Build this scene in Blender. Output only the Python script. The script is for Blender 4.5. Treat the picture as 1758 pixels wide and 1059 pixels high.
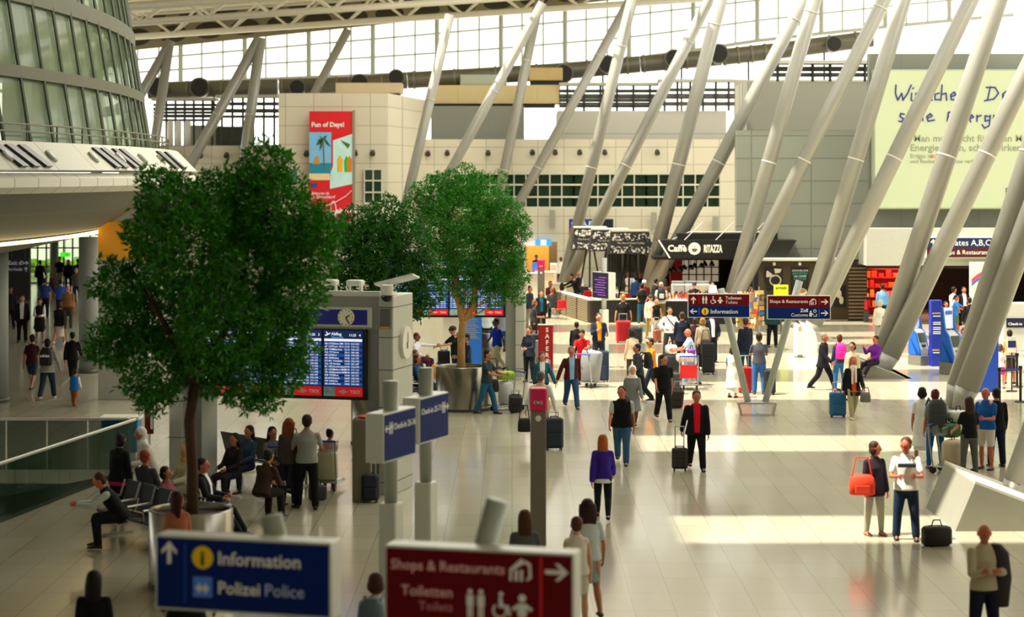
import bpy, bmesh, math, random
import numpy as np
from mathutils import Vector, Matrix
R = math.radians
rnd = random.Random(7)
for o in list(bpy.data.objects): bpy.data.objects.remove(o, do_unlink=True)
sc = bpy.context.scene
C = sc.collection
# ------------------------------------------------------------------ camera, sky, sun, exposure
F, H, HX, HY = 3500.0, 6.4, 879.0, 300.0      # focal length in px of the 1758 px frame, eye height, horizon
cd = bpy.data.cameras.new('camera'); cam = bpy.data.objects.new('camera', cd); C.objects.link(cam)
cam.location = (0, 0, H); cam.rotation_euler = (R(90), 0, 0)
cd.sensor_width = 36; cd.lens = 36 * F / 1758; cd.shift_y = -(529.5 - HY) / 1758
cd.clip_start = 0.5; cd.clip_end = 600
cd.dof.use_dof = True; cd.dof.focus_distance = 52; cd.dof.aperture_fstop = 1.15
sc.camera = cam
w = bpy.data.worlds.new('sky'); sc.world = w; w.use_nodes = True
bg = w.node_tree.nodes['Background']; bg.inputs[0].default_value = (1.0, 0.97, 0.88, 1); bg.inputs[1].default_value = 2.0
sl = bpy.data.lights.new('sun', 'SUN'); sun = bpy.data.objects.new('sun', sl); C.objects.link(sun)
sl.energy = 8.0; sl.angle = R(1.2); sl.color = (1, 0.92, 0.78)
SUN_DIR = Vector((0.42, 0.10, -0.9)).normalized()
sun.rotation_euler = SUN_DIR.to_track_quat('-Z', 'Y').to_euler()
vs = sc.view_settings
sc.display_settings.display_device = 'sRGB'
vs.view_transform = 'Standard'; vs.look = 'None'; vs.gamma = 1.0; vs.use_curve_mapping = False; vs.exposure = 0.48
# ------------------------------------------------------------------ helpers
def flr(px, py):
    Y = F * H / (py - HY); return Vector(((px - HX) * Y / F, Y, 0))
def at(px, py, Y): return Vector(((px - HX) * Y / F, Y, H - (py - HY) * Y / F))
def xa(px, Y): return (px - HX) * Y / F
def za(py, Y): return H - (py - HY) * Y / F
def lin(h):
    h = h.lstrip('#')
    if len(h) == 3: h = ''.join(c * 2 for c in h)
    f = lambda c: c / 12.92 if c <= 0.04045 else ((c + 0.055) / 1.055) ** 2.4
    return tuple(f(int(h[i:i + 2], 16) / 255) for i in (0, 2, 4)) + (1,)
MATS = {}
def M(hexc, rough=0.6, metal=0.0, noise=0.06, scale=6.0, emit=0.0, spec=0.5, coat=0.0):
    """a principled material with a little procedural tone variation"""
    key = (hexc, rough, metal, noise, scale, emit, spec, coat)
    if key in MATS: return MATS[key]
    m = bpy.data.materials.new('mat_' + hexc.lstrip('#')); m.use_nodes = True
    nt = m.node_tree; b = nt.nodes['Principled BSDF']
    b.inputs['Roughness'].default_value = rough; b.inputs['Metallic'].default_value = metal
    b.inputs['Specular IOR Level'].default_value = spec; b.inputs['Coat Weight'].default_value = coat
    c = lin(hexc); b.inputs['Base Color'].default_value = c
    if noise:
        tc = nt.nodes.new('ShaderNodeTexCoord'); n = nt.nodes.new('ShaderNodeTexNoise')
        n.inputs['Scale'].default_value = scale; n.inputs['Detail'].default_value = 2
        mx = nt.nodes.new('ShaderNodeMix'); mx.data_type = 'RGBA'
        mx.inputs[6].default_value = tuple(v * (1 - noise) for v in c[:3]) + (1,)
        mx.inputs[7].default_value = tuple(min(1, v * (1 + noise)) for v in c[:3]) + (1,)
        nt.links.new(tc.outputs['Object'], n.inputs['Vector']); nt.links.new(n.outputs['Fac'], mx.inputs[0])
        nt.links.new(mx.outputs[2], b.inputs['Base Color'])
    if emit:
        b.inputs['Emission Color'].default_value = c; b.inputs['Emission Strength'].default_value = emit
    MATS[key] = m; return m
def panel_mat(hexc, bw, bh, line='#8f8b7c', mort=0.012, plane='xz', rough=0.55, var=0.04, spec=0.5, coat=0.0, offset=0.0):
    """cladding panels or tiles: a procedural grid of joints in world metres"""
    key = ('panel', hexc, bw, bh, line, mort, plane, rough, var, offset)
    if key in MATS: return MATS[key]
    m = bpy.data.materials.new('panels_' + hexc.lstrip('#')); m.use_nodes = True
    nt = m.node_tree; b = nt.nodes['Principled BSDF']; b.inputs['Roughness'].default_value = rough
    b.inputs['Specular IOR Level'].default_value = spec; b.inputs['Coat Weight'].default_value = coat; b.inputs['Coat Roughness'].default_value = 0.08
    tc = nt.nodes.new('ShaderNodeTexCoord'); sp = nt.nodes.new('ShaderNodeSeparateXYZ'); cb = nt.nodes.new('ShaderNodeCombineXYZ')
    nt.links.new(tc.outputs['Object'], sp.inputs[0])
    nt.links.new(sp.outputs[{'x': 0, 'y': 1, 'z': 2}[plane[0]]], cb.inputs[0]); nt.links.new(sp.outputs[{'x': 0, 'y': 1, 'z': 2}[plane[1]]], cb.inputs[1])
    br = nt.nodes.new('ShaderNodeTexBrick'); br.offset = offset; br.squash = 1
    br.inputs['Scale'].default_value = 1; br.inputs['Brick Width'].default_value = bw; br.inputs['Row Height'].default_value = bh
    br.inputs['Mortar Size'].default_value = mort; br.inputs['Mortar Smooth'].default_value = 0.1; br.inputs['Bias'].default_value = 0
    c = lin(hexc)
    br.inputs['Color1'].default_value = tuple(v * (1 - var) for v in c[:3]) + (1,); br.inputs['Color2'].default_value = tuple(min(1, v * (1 + var)) for v in c[:3]) + (1,)
    br.inputs['Mortar'].default_value = lin(line)
    nt.links.new(cb.outputs[0], br.inputs['Vector']); nt.links.new(br.outputs['Color'], b.inputs['Base Color'])
    MATS[key] = m; return m
def glass_mat(hexc, dens=0.35, rough=0.03):
    key = ('glass', hexc, dens)
    if key in MATS: return MATS[key]
    m = bpy.data.materials.new('glass_' + hexc.lstrip('#')); m.use_nodes = True
    nt = m.node_tree; out = nt.nodes['Material Output']; b = nt.nodes['Principled BSDF']
    b.inputs['Base Color'].default_value = lin(hexc); b.inputs['Roughness'].default_value = rough
    t = nt.nodes.new('ShaderNodeBsdfTransparent'); c = lin(hexc)
    t.inputs[0].default_value = tuple(0.55 + 0.45 * v for v in c[:3]) + (1,)
    mx = nt.nodes.new('ShaderNodeMixShader'); mx.inputs[0].default_value = dens
    nt.links.new(t.outputs[0], mx.inputs[1]); nt.links.new(b.outputs[0], mx.inputs[2]); nt.links.new(mx.outputs[0], out.inputs[0])
    MATS[key] = m; return m
class MB:
    """collects closed shapes into ONE mesh"""
    def __init__(s): s.v = []; s.f = []; s.m = []; s.mi = 0; s.marks = []
    def mark(s, name): s.marks.append((len(s.v), len(s.f), name))
    def add(s, vs_, fs):
        n = len(s.v); s.v += [tuple(p) for p in vs_]; s.f += [tuple(i + n for i in f) for f in fs]; s.m += [s.mi] * len(fs); return s
    def box(s, x0, x1, y0, y1, z0, z1, mat=None):
        vs_ = [Vector((x, y, z)) for z in (z0, z1) for y in (y0, y1) for x in (x0, x1)]
        if mat is not None: vs_ = [mat @ p for p in vs_]
        return s.add(vs_, [(0, 2, 3, 1), (4, 5, 7, 6), (0, 1, 5, 4), (2, 6, 7, 3), (0, 4, 6, 2), (1, 3, 7, 5)])
    def cbox(s, c, sx, sy, sz, rot=None):
        mt = Matrix.Translation(c) @ (rot.to_4x4() if rot is not None else Matrix())
        return s.box(-sx / 2, sx / 2, -sy / 2, sy / 2, -sz / 2, sz / 2, mt)
    def rbox(s, x0, x1, y0, y1, z0, z1, b):
        """box with chamfered vertical and top edges"""
        rings = []
        for z, i in ((z0, b * .6), (z0 + b * .6, 0), (z1 - b, 0), (z1 - b * .3, b * .3), (z1, b)):
            a0, a1, c0, c1 = x0 + i, x1 - i, y0 + i, y1 - i; k = b
            rings.append([(a0 + k, c0, z), (a1 - k, c0, z), (a1, c0 + k, z), (a1, c1 - k, z), (a1 - k, c1, z), (a0 + k, c1, z), (a0, c1 - k, z), (a0, c0 + k, z)])
        return s.rings(rings)
    def rings(s, rings, cap=True):
        n = len(rings[0]); vs_ = [p for r in rings for p in r]; fs = []
        for i in range(len(rings) - 1):
            for j in range(n):
                a, b = i * n + j, i * n + (j + 1) % n; fs.append((a, b, b + n, a + n))
        if cap: fs.append(tuple(range(n - 1, -1, -1))); fs.append(tuple(range((len(rings) - 1) * n, len(rings) * n)))
        return s.add(vs_, fs)
    def cyl(s, p0, p1, r0, r1=None, n=12, cap=True):
        p0, p1 = Vector(p0), Vector(p1); r1 = r0 if r1 is None else r1
        d = (p1 - p0).normalized(); a = d.orthogonal().normalized(); b = d.cross(a)
        ring = lambda p, r: [p + (a * math.cos(2 * math.pi * k / n) + b * math.sin(2 * math.pi * k / n)) * r for k in range(n)]
        return s.rings([ring(p0, r0), ring(p1, r1)], cap)
    def caps(s, p0, p1, r0, r1=None, n=10):
        """tapered limb with rounded ends"""
        p0, p1 = Vector(p0), Vector(p1); r1 = r0 if r1 is None else r1
        d = (p1 - p0); d = d.normalized() if d.length > 1e-6 else Vector((0, 0, 1)); a = d.orthogonal().normalized(); b = d.cross(a)
        ring = lambda p, r: [p + (a * math.cos(2 * math.pi * k / n) + b * math.sin(2 * math.pi * k / n)) * r for k in range(n)]
        return s.rings([ring(p0 - d * r0 * .95, r0 * .3), ring(p0 - d * r0 * .6, r0 * .8), ring(p0, r0), ring(p1, r1), ring(p1 + d * r1 * .6, r1 * .8), ring(p1 + d * r1 * .95, r1 * .3)])
    def tube(s, pts, r, n=8):
        pts = [Vector(p) for p in pts]
        for a, b in zip(pts, pts[1:]): s.caps(a, b, r, r, n)
        return s
    def ell(s, c, rx, ry, rz, ax=None, n=14, k=9):
        """ellipsoid; ax = (x axis, y axis, z axis)"""
        c = Vector(c); X, Y_, Z = ax if ax else (Vector((1, 0, 0)), Vector((0, 1, 0)), Vector((0, 0, 1)))
        rings = []
        for i in range(1, k):
            t = math.pi * i / k; r, z = math.sin(t), -math.cos(t)
            rings.append([c + X * (rx * r * math.cos(2 * math.pi * j / n)) + Y_ * (ry * r * math.sin(2 * math.pi * j / n)) + Z * (rz * z) for j in range(n)])
        return s.rings(rings)
    def loft(s, secs, X, Yv, n=16):
        """elliptic sections (centre, rx, ry) along a body; X, Yv the section axes (or per-section)"""
        rings = []
        for q in secs:
            c, rx, ry = q[:3]; xx, yy = (q[3], q[4]) if len(q) > 3 else (X, Yv)
            rings.append([c + xx * (rx * math.cos(2 * math.pi * j / n)) + yy * (ry * math.sin(2 * math.pi * j / n)) for j in range(n)])
        return s.rings(rings)
    def prism(s, pts, d):
        """a closed outline pts (3D, planar) pushed along d"""
        d = Vector(d); return s.rings([[Vector(p) for p in pts], [Vector(p) + d for p in pts]])
    def build(s, name, mats, parent=None, smooth=False, fix=True):
        me = bpy.data.meshes.new(name); me.from_pydata([tuple(p) for p in s.v], [], s.f)
        mats = mats if isinstance(mats, (list, tuple)) else [mats]
        for m in mats: me.materials.append(m)
        if len(mats) > 1: me.polygons.foreach_set('material_index', s.m)
        if fix:
            bm = bmesh.new(); bm.from_mesh(me); bmesh.ops.recalc_face_normals(bm, faces=bm.faces); bm.to_mesh(me); bm.free()
        if smooth: me.shade_smooth()
        o = bpy.data.objects.new(name, me); C.objects.link(o)
        if parent is not None: o.parent = parent
        return o
def smooth_by_angle(o, deg=35):
    me = o.data; me.shade_smooth(); bm = bmesh.new(); bm.from_mesh(me)
    for e in bm.edges:
        e.smooth = not (len(e.link_faces) == 2 and e.calc_face_angle(0) > R(deg))
    bm.to_mesh(me); bm.free(); return o
LABELS = {}
def tag(o, label, cat, group=None, kind=None):
    o['label'] = label; o['category'] = cat
    if group: o['group'] = group
    if kind: o['kind'] = kind
    LABELS.setdefault(label, []).append(o.name)
    return o
def thing(name, label, cat, loc=(0, 0, 0), rz=0.0, group=None):
    o = bpy.data.objects.new(name, None); C.objects.link(o); o.location = loc; o.rotation_euler = (0, 0, R(rz)); o.empty_display_size = 0.2
    return tag(o, label, cat, group)
def struct(o): o['kind'] = 'structure'; return o
def copy_thing(o, loc, rz, label, cat=None, group=None):
    def rec(a, parent):
        b = a.copy(); C.objects.link(b)
        if parent is not None: b.parent = parent
        for ch in a.children: rec(ch, b)
        return b
    r = rec(o, None); r.location = loc; r.rotation_euler = (0, 0, R(rz)); r['label'] = label; LABELS.setdefault(label, []).append(r.name)
    if cat: r['category'] = cat
    if group: r['group'] = group
    return r
TCACHE = {}
def text_mesh(txt, size, align='LEFT', bold=0.0, ext=0.004, space=1.0, line=1.0, res=2):
    cu = bpy.data.curves.new('t', 'FONT'); cu.body = txt; cu.size = size; cu.align_x = align; cu.extrude = ext
    cu.offset = bold * size; cu.resolution_u = res; cu.space_character = space; cu.space_line = line
    o = bpy.data.objects.new('t', cu)
    C.objects.link(o)
    dg = bpy.context.evaluated_depsgraph_get()
    me = bpy.data.meshes.new_from_object(o.evaluated_get(dg), depsgraph=dg)
    bpy.data.objects.remove(o); bpy.data.curves.remove(cu); return me
def lettering(txt, size, loc, mat, parent, name='lettering', align='LEFT', bold=0.012, face='-y', space=1.0, line=1.0, ext=0.004, res=2, shear=None):
    """raised letters standing on a face; loc = baseline start in the parent's frame"""
    me = text_mesh(txt, size, align, bold, ext, space, line, res); me.materials.append(mat)
    o = bpy.data.objects.new(name, me); C.objects.link(o); o.parent = parent; o.location = loc
    o.rotation_euler = {'-y': (R(90), 0, 0), '+x': (R(90), 0, R(90)), '-x': (R(90), 0, R(-90)), '+y': (R(90), 0, R(180))}[face]
    return o
def icon(o_mb, name, mat, parent):
    """each arrow or pictogram becomes a part of its own"""
    if not o_mb.marks: return o_mb.build(name, mat, parent)
    ends = o_mb.marks[1:] + [(len(o_mb.v), len(o_mb.f), '')]
    for (v0, f0, nm), (v1, f1, _) in zip(o_mb.marks, ends):
        q = MB(); q.add(o_mb.v[v0:v1], [tuple(i - v0 for i in f) for f in o_mb.f[f0:f1]]); q.build(nm, mat, parent)
# ------------------------------------------------------------------ colours of the place
CREAM = '#d9d2bc'; LGREY = '#c9c7ba'
m_steel = M('#b9bab2', 0.28, 0.85, 0.03); m_white = M('#e8e7df', 0.4, 0, 0.02); m_alu = M('#a9aba6', 0.38, 0.6, 0.03)
m_black = M('#0c0c0d', 0.45); m_dgrey = M('#34352f', 0.6); m_grey = M('#85867c', 0.6); m_letter = M('#f4f4f0', 0.5, 0, 0)
m_red = M('#c8101c', 0.5); m_blue = M('#0a2f7d', 0.5)
# ------------------------------------------------------------------ floor with the stair opening at the glass balustrade
m_floor = panel_mat('#b5af97', 0.6, 1.2, '#8e8972', 0.007, 'xy', 0.16, 0.05, 0.5, 0.2)
P1 = flr(236, 806); P3 = flr(-12, 893); dirn = (P3 - P1); Pend = P1 + dirn * ((-30 - P1.x) / dirn.x); Yb = P1.y
mb = MB()
def slab(mb_, pts, z0, z1): mb_.prism([(p[0], p[1], z0) for p in pts], (0, 0, z1 - z0))
slab(mb, [(P1.x, 2), (40, 2), (40, 150), (P1.x, 150)], -0.3, 0)
slab(mb, [(-60, Yb), (P1.x, Yb), (P1.x, 150), (-60, 150)], -0.3, 0)
slab(mb, [(-60, 2), (P1.x, 2), (P1.x, P1.y), (Pend.x, Pend.y), (-60, Pend.y)], -0.3, 0)
struct(mb.build('floor', m_floor))
mb = MB(); slab(mb, [(-32, Pend.y - 6), (P1.x + 1, Pend.y - 6), (P1.x + 1, Yb + 2), (-32, Yb + 2)], -4.3, -4.0)
mb.box(-32, P1.x + .3, Yb + .01, Yb + .3, -4, -0.3)
struct(mb.build('floor_lower', M('#23291f', 0.5)))
# ------------------------------------------------------------------ back facade
mw = panel_mat('#d8d1bb', 1.5, 1.0, '#a9a38f', 0.02, 'xz', 0.5)
Yf = 118.0
def wallbox(name, x0, x1, y0, y1, Y, mat, th=0.5, floorz=None):
    mb = MB(); mb.box(xa(x0, Y), xa(x1, Y), Y, Y + th, floorz if floorz is not None else za(y1, Y), za(y0, Y)); return struct(mb.build(name, mat))
mb = MB()
mb.box(xa(730, Yf), xa(1268, Yf), Yf, Yf + .6, za(297, Yf), za(239, Yf)); mb.box(xa(730, Yf), xa(1268, Yf), Yf, Yf + .6, za(415, Yf), za(358, Yf))
mb.box(xa(1236, Yf), xa(1268, Yf), Yf, Yf + .6, za(358, Yf), za(297, Yf)); mb.box(xa(665, Yf), xa(760, Yf), Yf, Yf + .6, 0, za(415, Yf)); mb.box(xa(957, Yf), xa(984, Yf), Yf - .1, Yf + .6, 0, za(415, Yf))
mb.box(xa(985, Yf), xa(1042, Yf), Yf + .3, Yf + .6, 0, za(415, Yf)); mb.box(xa(730, Yf), xa(736, Yf), Yf, Yf + .6, za(358, Yf), za(297, Yf))
struct(mb.build('wall_back', mw))
mb = MB(); mb.box(-6, 14, Yf + 7, Yf + 7.3, 0, 6.6); mb.box(-6, 14, Yf + .6, Yf + 7, 4.0, 4.3); mb.box(-6, 14, Yf + .6, Yf + 7, 6.6, 6.8)
struct(mb.build('wall_inner', M('#5f5540', 0.7)))
wn = 0
def window(x0, x1, z0, z1, Y, nx, zs, gl, fr, name_extra=''):
    """one window band: frame with bars, one pane"""
    global wn; wn += 1
    mb = MB(); mb.box(x0, x1, Y + .22, Y + .25, z0, z1); g = struct(mb.build('window_%d' % wn, gl))
    mb = MB()
    for k in range(nx + 1):
        x = x0 + (x1 - x0) * k / nx; mb.box(x - .035, x + .035, Y + .1, Y + .22, z0, z1)
    for z, t in zs: mb.box(x0, x1, Y + .02, Y + .1, z - t, z + t)
    f = mb.build('window_frame', fr, g); return g
gl_green = glass_mat('#27402c', 0.72, 0.06); m_frame = M('#d6d6c4', 0.5)  # green glass tint stands in for trees mirrored in the panes
h1 = za(358, Yf); h0 = za(297, Yf)
for a, b in ((736, 862), (862, 985), (985, 1110), (1110, 1236)):
    window(xa(a, Yf), xa(b, Yf), h1, h0, Yf, 6, [(h1 + .05, .06), (h1 + .67, .05), (h1 + 1.38, .05), (h0 - .04, .05)], gl_green, m_frame)
# planting behind the upper windows
mb = MB()
for k in range(14):
    mb.ell((-4 + k * 1.2 + rnd.uniform(-.3, .3), Yf + 2.2, 4.9 + rnd.uniform(0, .7)), .6, .5, .7, None, 7, 5)
tag(mb.build('indoor_hedge', M('#3f7a2a', 0.8, 0, 0.5, 3)), 'green indoor planting seen behind the long upper window band', 'plants', None, 'stuff')
# block with the advertising banner, its side and its low wing
Yk = 108.0
mb = MB(); mb.prism([(xa(478, Yk), Yk, 0), (xa(666, Yk), Yk, 0), (xa(731, Yf), Yf, 0), (xa(478, Yk), Yf, 0)], (0, 0, za(160, Yk)))
struct(mb.build('wall_block', mw))
mb = MB(); mb.box(-21.6, xa(480, 112), 112, 124, 0, za(249.5, 112)); struct(mb.build('wall_wing', mw))
window(xa(626, Yk), xa(656, Yk), za(349, Yk), za(290, Yk), Yk - .35, 2, [(za(349, Yk), .05), (za(330, Yk), .04), (za(310, Yk), .04), (za(290, Yk), .05)], glass_mat('#2c4a3a', .8, .06), m_frame)
window(xa(490, Yk), xa(512, Yk), za(345, Yk), za(290, Yk), Yk - .35, 1, [(za(345, Yk), .05), (za(318, Yk), .04), (za(290, Yk), .05)], glass_mat('#4a8a7a', .8, .06), m_frame)
# penthouses and plant on the roofs
wallbox('wall_penthouse', 740, 900, 182, 244, 119.3, M('#86887f', 0.7), 6)
wallbox('wall_penthouse_pale', 958, 1247, 190, 244, 119.3, panel_mat('#c2c0b2', 2.6, 2.2, '#8a8a80', .02), 6)
mb = MB(); mb.box(-5, 13.1, 118.6, 126, 8.1, 8.4); struct(mb.build('roof_facade', M('#9a988a', .8)))
# right hand block above the cafe and the wall with the lit board
wallbox('wall_right', 1264, 1500, 224, 450, 92, panel_mat('#84887a', 2.7, 1.02, '#6b6d62', .03), 0.6)
wallbox('wall_right_upper', 1282, 1492, 140, 223, 96, panel_mat('#8b8a7c', 6, 4, '#8a8878', .02), 5)
mb = MB(); mb.box(xa(1492, 89), 34, 89, 89.5, za(456, 89), za(92, 89)); struct(mb.build('wall_board', panel_mat('#7d8175', 3.4, 1.3, '#73766a', .02)))
mb = MB(); mb.box(xa(1488, 87), 34, 87, 89, za(456, 87), za(392, 87)); struct(mb.build('trim_fascia', M('#b3b4a7', 0.5)))
# shop behind the right opening
mb = MB(); mb.box(xa(1488, 90), 34, 97, 97.3, 0, 2.6); mb.box(xa(1458, 89.5), xa(1490, 89.5), 91.5, 97, 0, 2.6); mb.box(30, 30.3, 88, 97, 0, 2.6); mb.box(xa(1488, 89), 34, 89, 97, 2.3, 2.5)
struct(mb.build('wall_shop', M('#2a1410', 0.7)))
# far walls closing the hall
mb = MB(); mb.box(40, 40.4, -5, 98, 0, 14); struct(mb.build('wall_east', M('#c4c0aa', 0.7)))
mb = MB(); mb.box(xa(1268, 118), 40, 120, 120.5, 0, 12); struct(mb.build('wall_rear', M('#b9b6a5', 0.7)))
# ------------------------------------------------------------------ glazed roof wall
Yg = 128.0
bot = [(-40, 158), (230, 146), (480, 135), (700, 127), (900, 116), (1100, 100), (1320, 67), (1560, 42), (1800, 20)]
top = [(-40, 112), (230, 86), (880, 18), (1800, -80)]
def ip(pl, x):
    for (a, b), (c, d) in zip(pl, pl[1:]):
        if a <= x <= c: return b + (d - b) * (x - a) / (c - a)
xs = list(range(-20, 1800, 110)); n = 0
for a, b in zip(xs, xs[1:]):
    mb = MB(); mb.prism([at(a, ip(bot, a), Yg), at(b, ip(bot, b), Yg), at(b, ip(top, b), Yg), at(a, ip(top, a), Yg)], (0, .03, 0))
    g = struct(mb.build('window_%d' % (20 + n), glass_mat('#f6f8f4', .04))); n += 1
    mb = MB()
    for t, rr in ((0, .16), (.33, .06), (.66, .06)):
        x = a + (b - a) * t; mb.cyl(at(x, ip(bot, x), Yg - .15), at(x, ip(top, x), Yg - .15), rr, rr, 6)
    for fy in (0.0, .36, .72):
        q = lambda x: ip(bot, x) + (ip(top, x) - ip(bot, x)) * fy
        mb.cyl(at(a, q(a), Yg - .15), at(b, q(b), Yg - .15), .12 if fy == 0 else .06, None, 6)
    mb.build('window_frame', M('#b9bdb4', .5), g)
# ------------------------------------------------------------------ roof: mostly unseen slabs, gaps placed to shape the sunlight, trusses below
def zr(x, Y): return 14.9 + 0.067 * (x + 23.7)
m_roof = M('#c9c0a4', 0.8)
rn = 0
m_frost = bpy.data.materials.new('daylight_diffuser'); m_frost.use_nodes = True; nt = m_frost.node_tree; tr_ = nt.nodes.new('ShaderNodeBsdfTranslucent'); tr_.inputs[0].default_value = (.8, .79, .74, 1); mx = nt.nodes.new('ShaderNodeMixShader'); mx.inputs[0].default_value = .62  # diffusing sheets added out of view to spread daylight over the mid hall
nt.nodes['Principled BSDF'].inputs['Base Color'].default_value = lin('#d8d4c4'); nt.links.new(nt.nodes['Principled BSDF'].outputs[0], mx.inputs[1]); nt.links.new(tr_.outputs[0], mx.inputs[2]); nt.links.new(mx.outputs[0], nt.nodes['Material Output'].inputs[0])
def roof_piece(x0, x1, a, b, frost=False):
    global rn
    mb = MB(); P = [(x0, a, zr(x0, a) + 2.0), (x1, a, zr(x1, a) + 2.0), (x1, b, zr(x1, b) + 2.0), (x0, b, zr(x0, b) + 2.0)]
    if frost: mb.add(P, [(0, 1, 2, 3)])
    else: mb.prism(P, (0, 0, .4))
    struct(mb.build('ceiling_%d' % rn, m_frost if frost else m_roof)); rn += 1
roof_piece(-44, 41, -12, 24); roof_piece(-44, -8, 24, 128)
for a, b in ((24, 33.4), (36.2, 45.2), (48.0, 56), (61, 65), (71, 75), (81, 85), (91, 95), (101, 105), (112, 128)): roof_piece(-8, 6.5, a, b, 34 < a < 112); roof_piece(6.5, 41, a, b) if b < 50 or b > 100 else None
for a, b in ((58, 60), (69, 71), (77, 79), (86, 88)): roof_piece(6.5, 41, a, b)
roof_piece(-8, -5.6, 24, 50); roof_piece(2.2, 41, 30, 48.5)  # extra slabs added to trim the ends of the sun bands
mb = MB(); mb.box(-44, 41, -5, -4.6, 0, 19); struct(mb.build('wall_blocker_rear', M('#8f8c7a', 0.8)))  # unseen wall behind the camera, added to block light from there
mb = MB(); mb.box(-44, -43.6, -5, 48, -.3, 19); struct(mb.build('wall_blocker_west', M('#8f8c7a', 0.8)))  # unseen side wall, added to keep sky light off the left floor
mb = MB(); mb.box(-44, -4.5, -4.6, 45, 11.2, 11.5); struct(mb.build('ceiling_blocker', M('#8f8c7a', 0.8)))  # unseen overhead slab, added to darken the near left floor
mb = MB(); e = [(x, ip(top, x)) for x in (-40, 300, 600, 900, 1200, 1500, 1799)]
for (a, ya), (b, yb) in zip(e, e[1:]):
    p, q = at(a, ya, 127.6), at(b, yb, 127.6); mb.prism([p, q, (q.x, 127.4, zr(q.x, 0) + 2.1), (p.x, 127.4, zr(p.x, 0) + 2.1)], (0, .3, 0))
struct(mb.build('ceiling_eave', M('#8a8168', .8)))
for k in range(15):
    for j, (tt, sc_) in enumerate(((.28, 1), (.74, .8))):
        a = 235 + k * 62 + j * 30; p = at(a, ip(top, a), 127.6); q = Vector((p.x, 127.4, zr(p.x, 0) + 2.1)); c = p.lerp(q, tt); u = (q - p).normalized(); nn = Vector((1, 0, .05)).cross(u).normalized()
        mb = MB(); mb.ell(c, .9 * sc_, min(.55, (q - p).length * .2) * sc_, .14, (Vector((1, 0, .06)), u, nn), 16, 6); tag(mb.build('roof_opening', M('#3a3626', .8), None, True), 'dark oval opening in the cream roof behind the white trusses', 'opening', 'dark oval roof openings')
m_truss = M('#ddd8c6', 0.5)
tl = ['white tubular roof truss over the plant roofs, lowest of four at the hall top', 'white tubular roof truss just above the lowest one', 'white tubular roof truss second from the topmost', 'topmost white tubular roof truss at the upper picture edge']
for k, Y in enumerate((126, 116, 106, 97)):
    r = thing('roof_truss', tl[k], 'roof truss', (0, Y, zr(0, Y)), 0)
    L = lambda x, dz: (x, 0, zr(x, Y) - zr(0, Y) + dz)
    x0, x1 = -30, 12
    mb = MB(); mb.cyl(L(x0, 0), L(x1, 0), .2, None, 8); mb.build('bottom_chord', m_truss, r, True)
    for yy in (-1.2, 1.2):
        mb = MB(); mb.cyl(Vector(L(x0, 1.5)) + Vector((0, yy, 0)), Vector(L(x1, 1.5)) + Vector((0, yy, 0)), .14, None, 8); mb.build('top_chord', m_truss, r, True)
    x = x0; i = 0; mb = MB()
    while x < x1 - 3:
        for yy in (-1.2, 1.2):
            mb.cyl(L(x + 1.8, 0), Vector(L(x, 1.5)) + Vector((0, yy, 0)), .075, None, 6); mb.cyl(L(x + 1.8, 0), Vector(L(x + 3.6, 1.5)) + Vector((0, yy, 0)), .075, None, 6)
        x += 3.6
    mb.build('bracing', m_truss, r)
# ------------------------------------------------------------------ inclined columns
m_col = M('#98978d', 0.33, 0.15, 0.03, 2, 0, .5)
def column(p, q, Y, label, top_py=-70, dia=.72, bottom=None):
    (xa0, ya0), (xb0, yb0) = p, q
    fy = bottom or HY + F * H / Y
    X = lambda py: xa0 + (xb0 - xa0) * (py - ya0) / (yb0 - ya0)
    a = at(X(fy), fy, Y)
    if top_py in (-60, 100, 300): top_py = HY - (zr(X(-60) * Y / F - HX * Y / F, Y) + 1.9 - H) * F / Y
    b = at(X(top_py), top_py, Y)
    r = thing('inclined_steel_strut', label, 'column', a)
    d = b - a
    mb = MB(); mb.cyl(d * 0.03, d, dia / 2, dia / 2 * .94, 28); mb.build('shaft', m_col, r, True)
    mb = MB(); mb.cyl((0, 0, 0), d * .031, dia * .30, dia / 2, 20)
    mb.build('tapered_foot', m_col, r, True)
    n = d.normalized()
    for t in (.36, .7):
        mb = MB(); c = d * t; mb.cyl(c - n * .03, c + n * .03, dia / 2 * .98 + .008, None, 28); mb.build('collar', M('#c6c4b7', .4), r, True)
    return r
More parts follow.
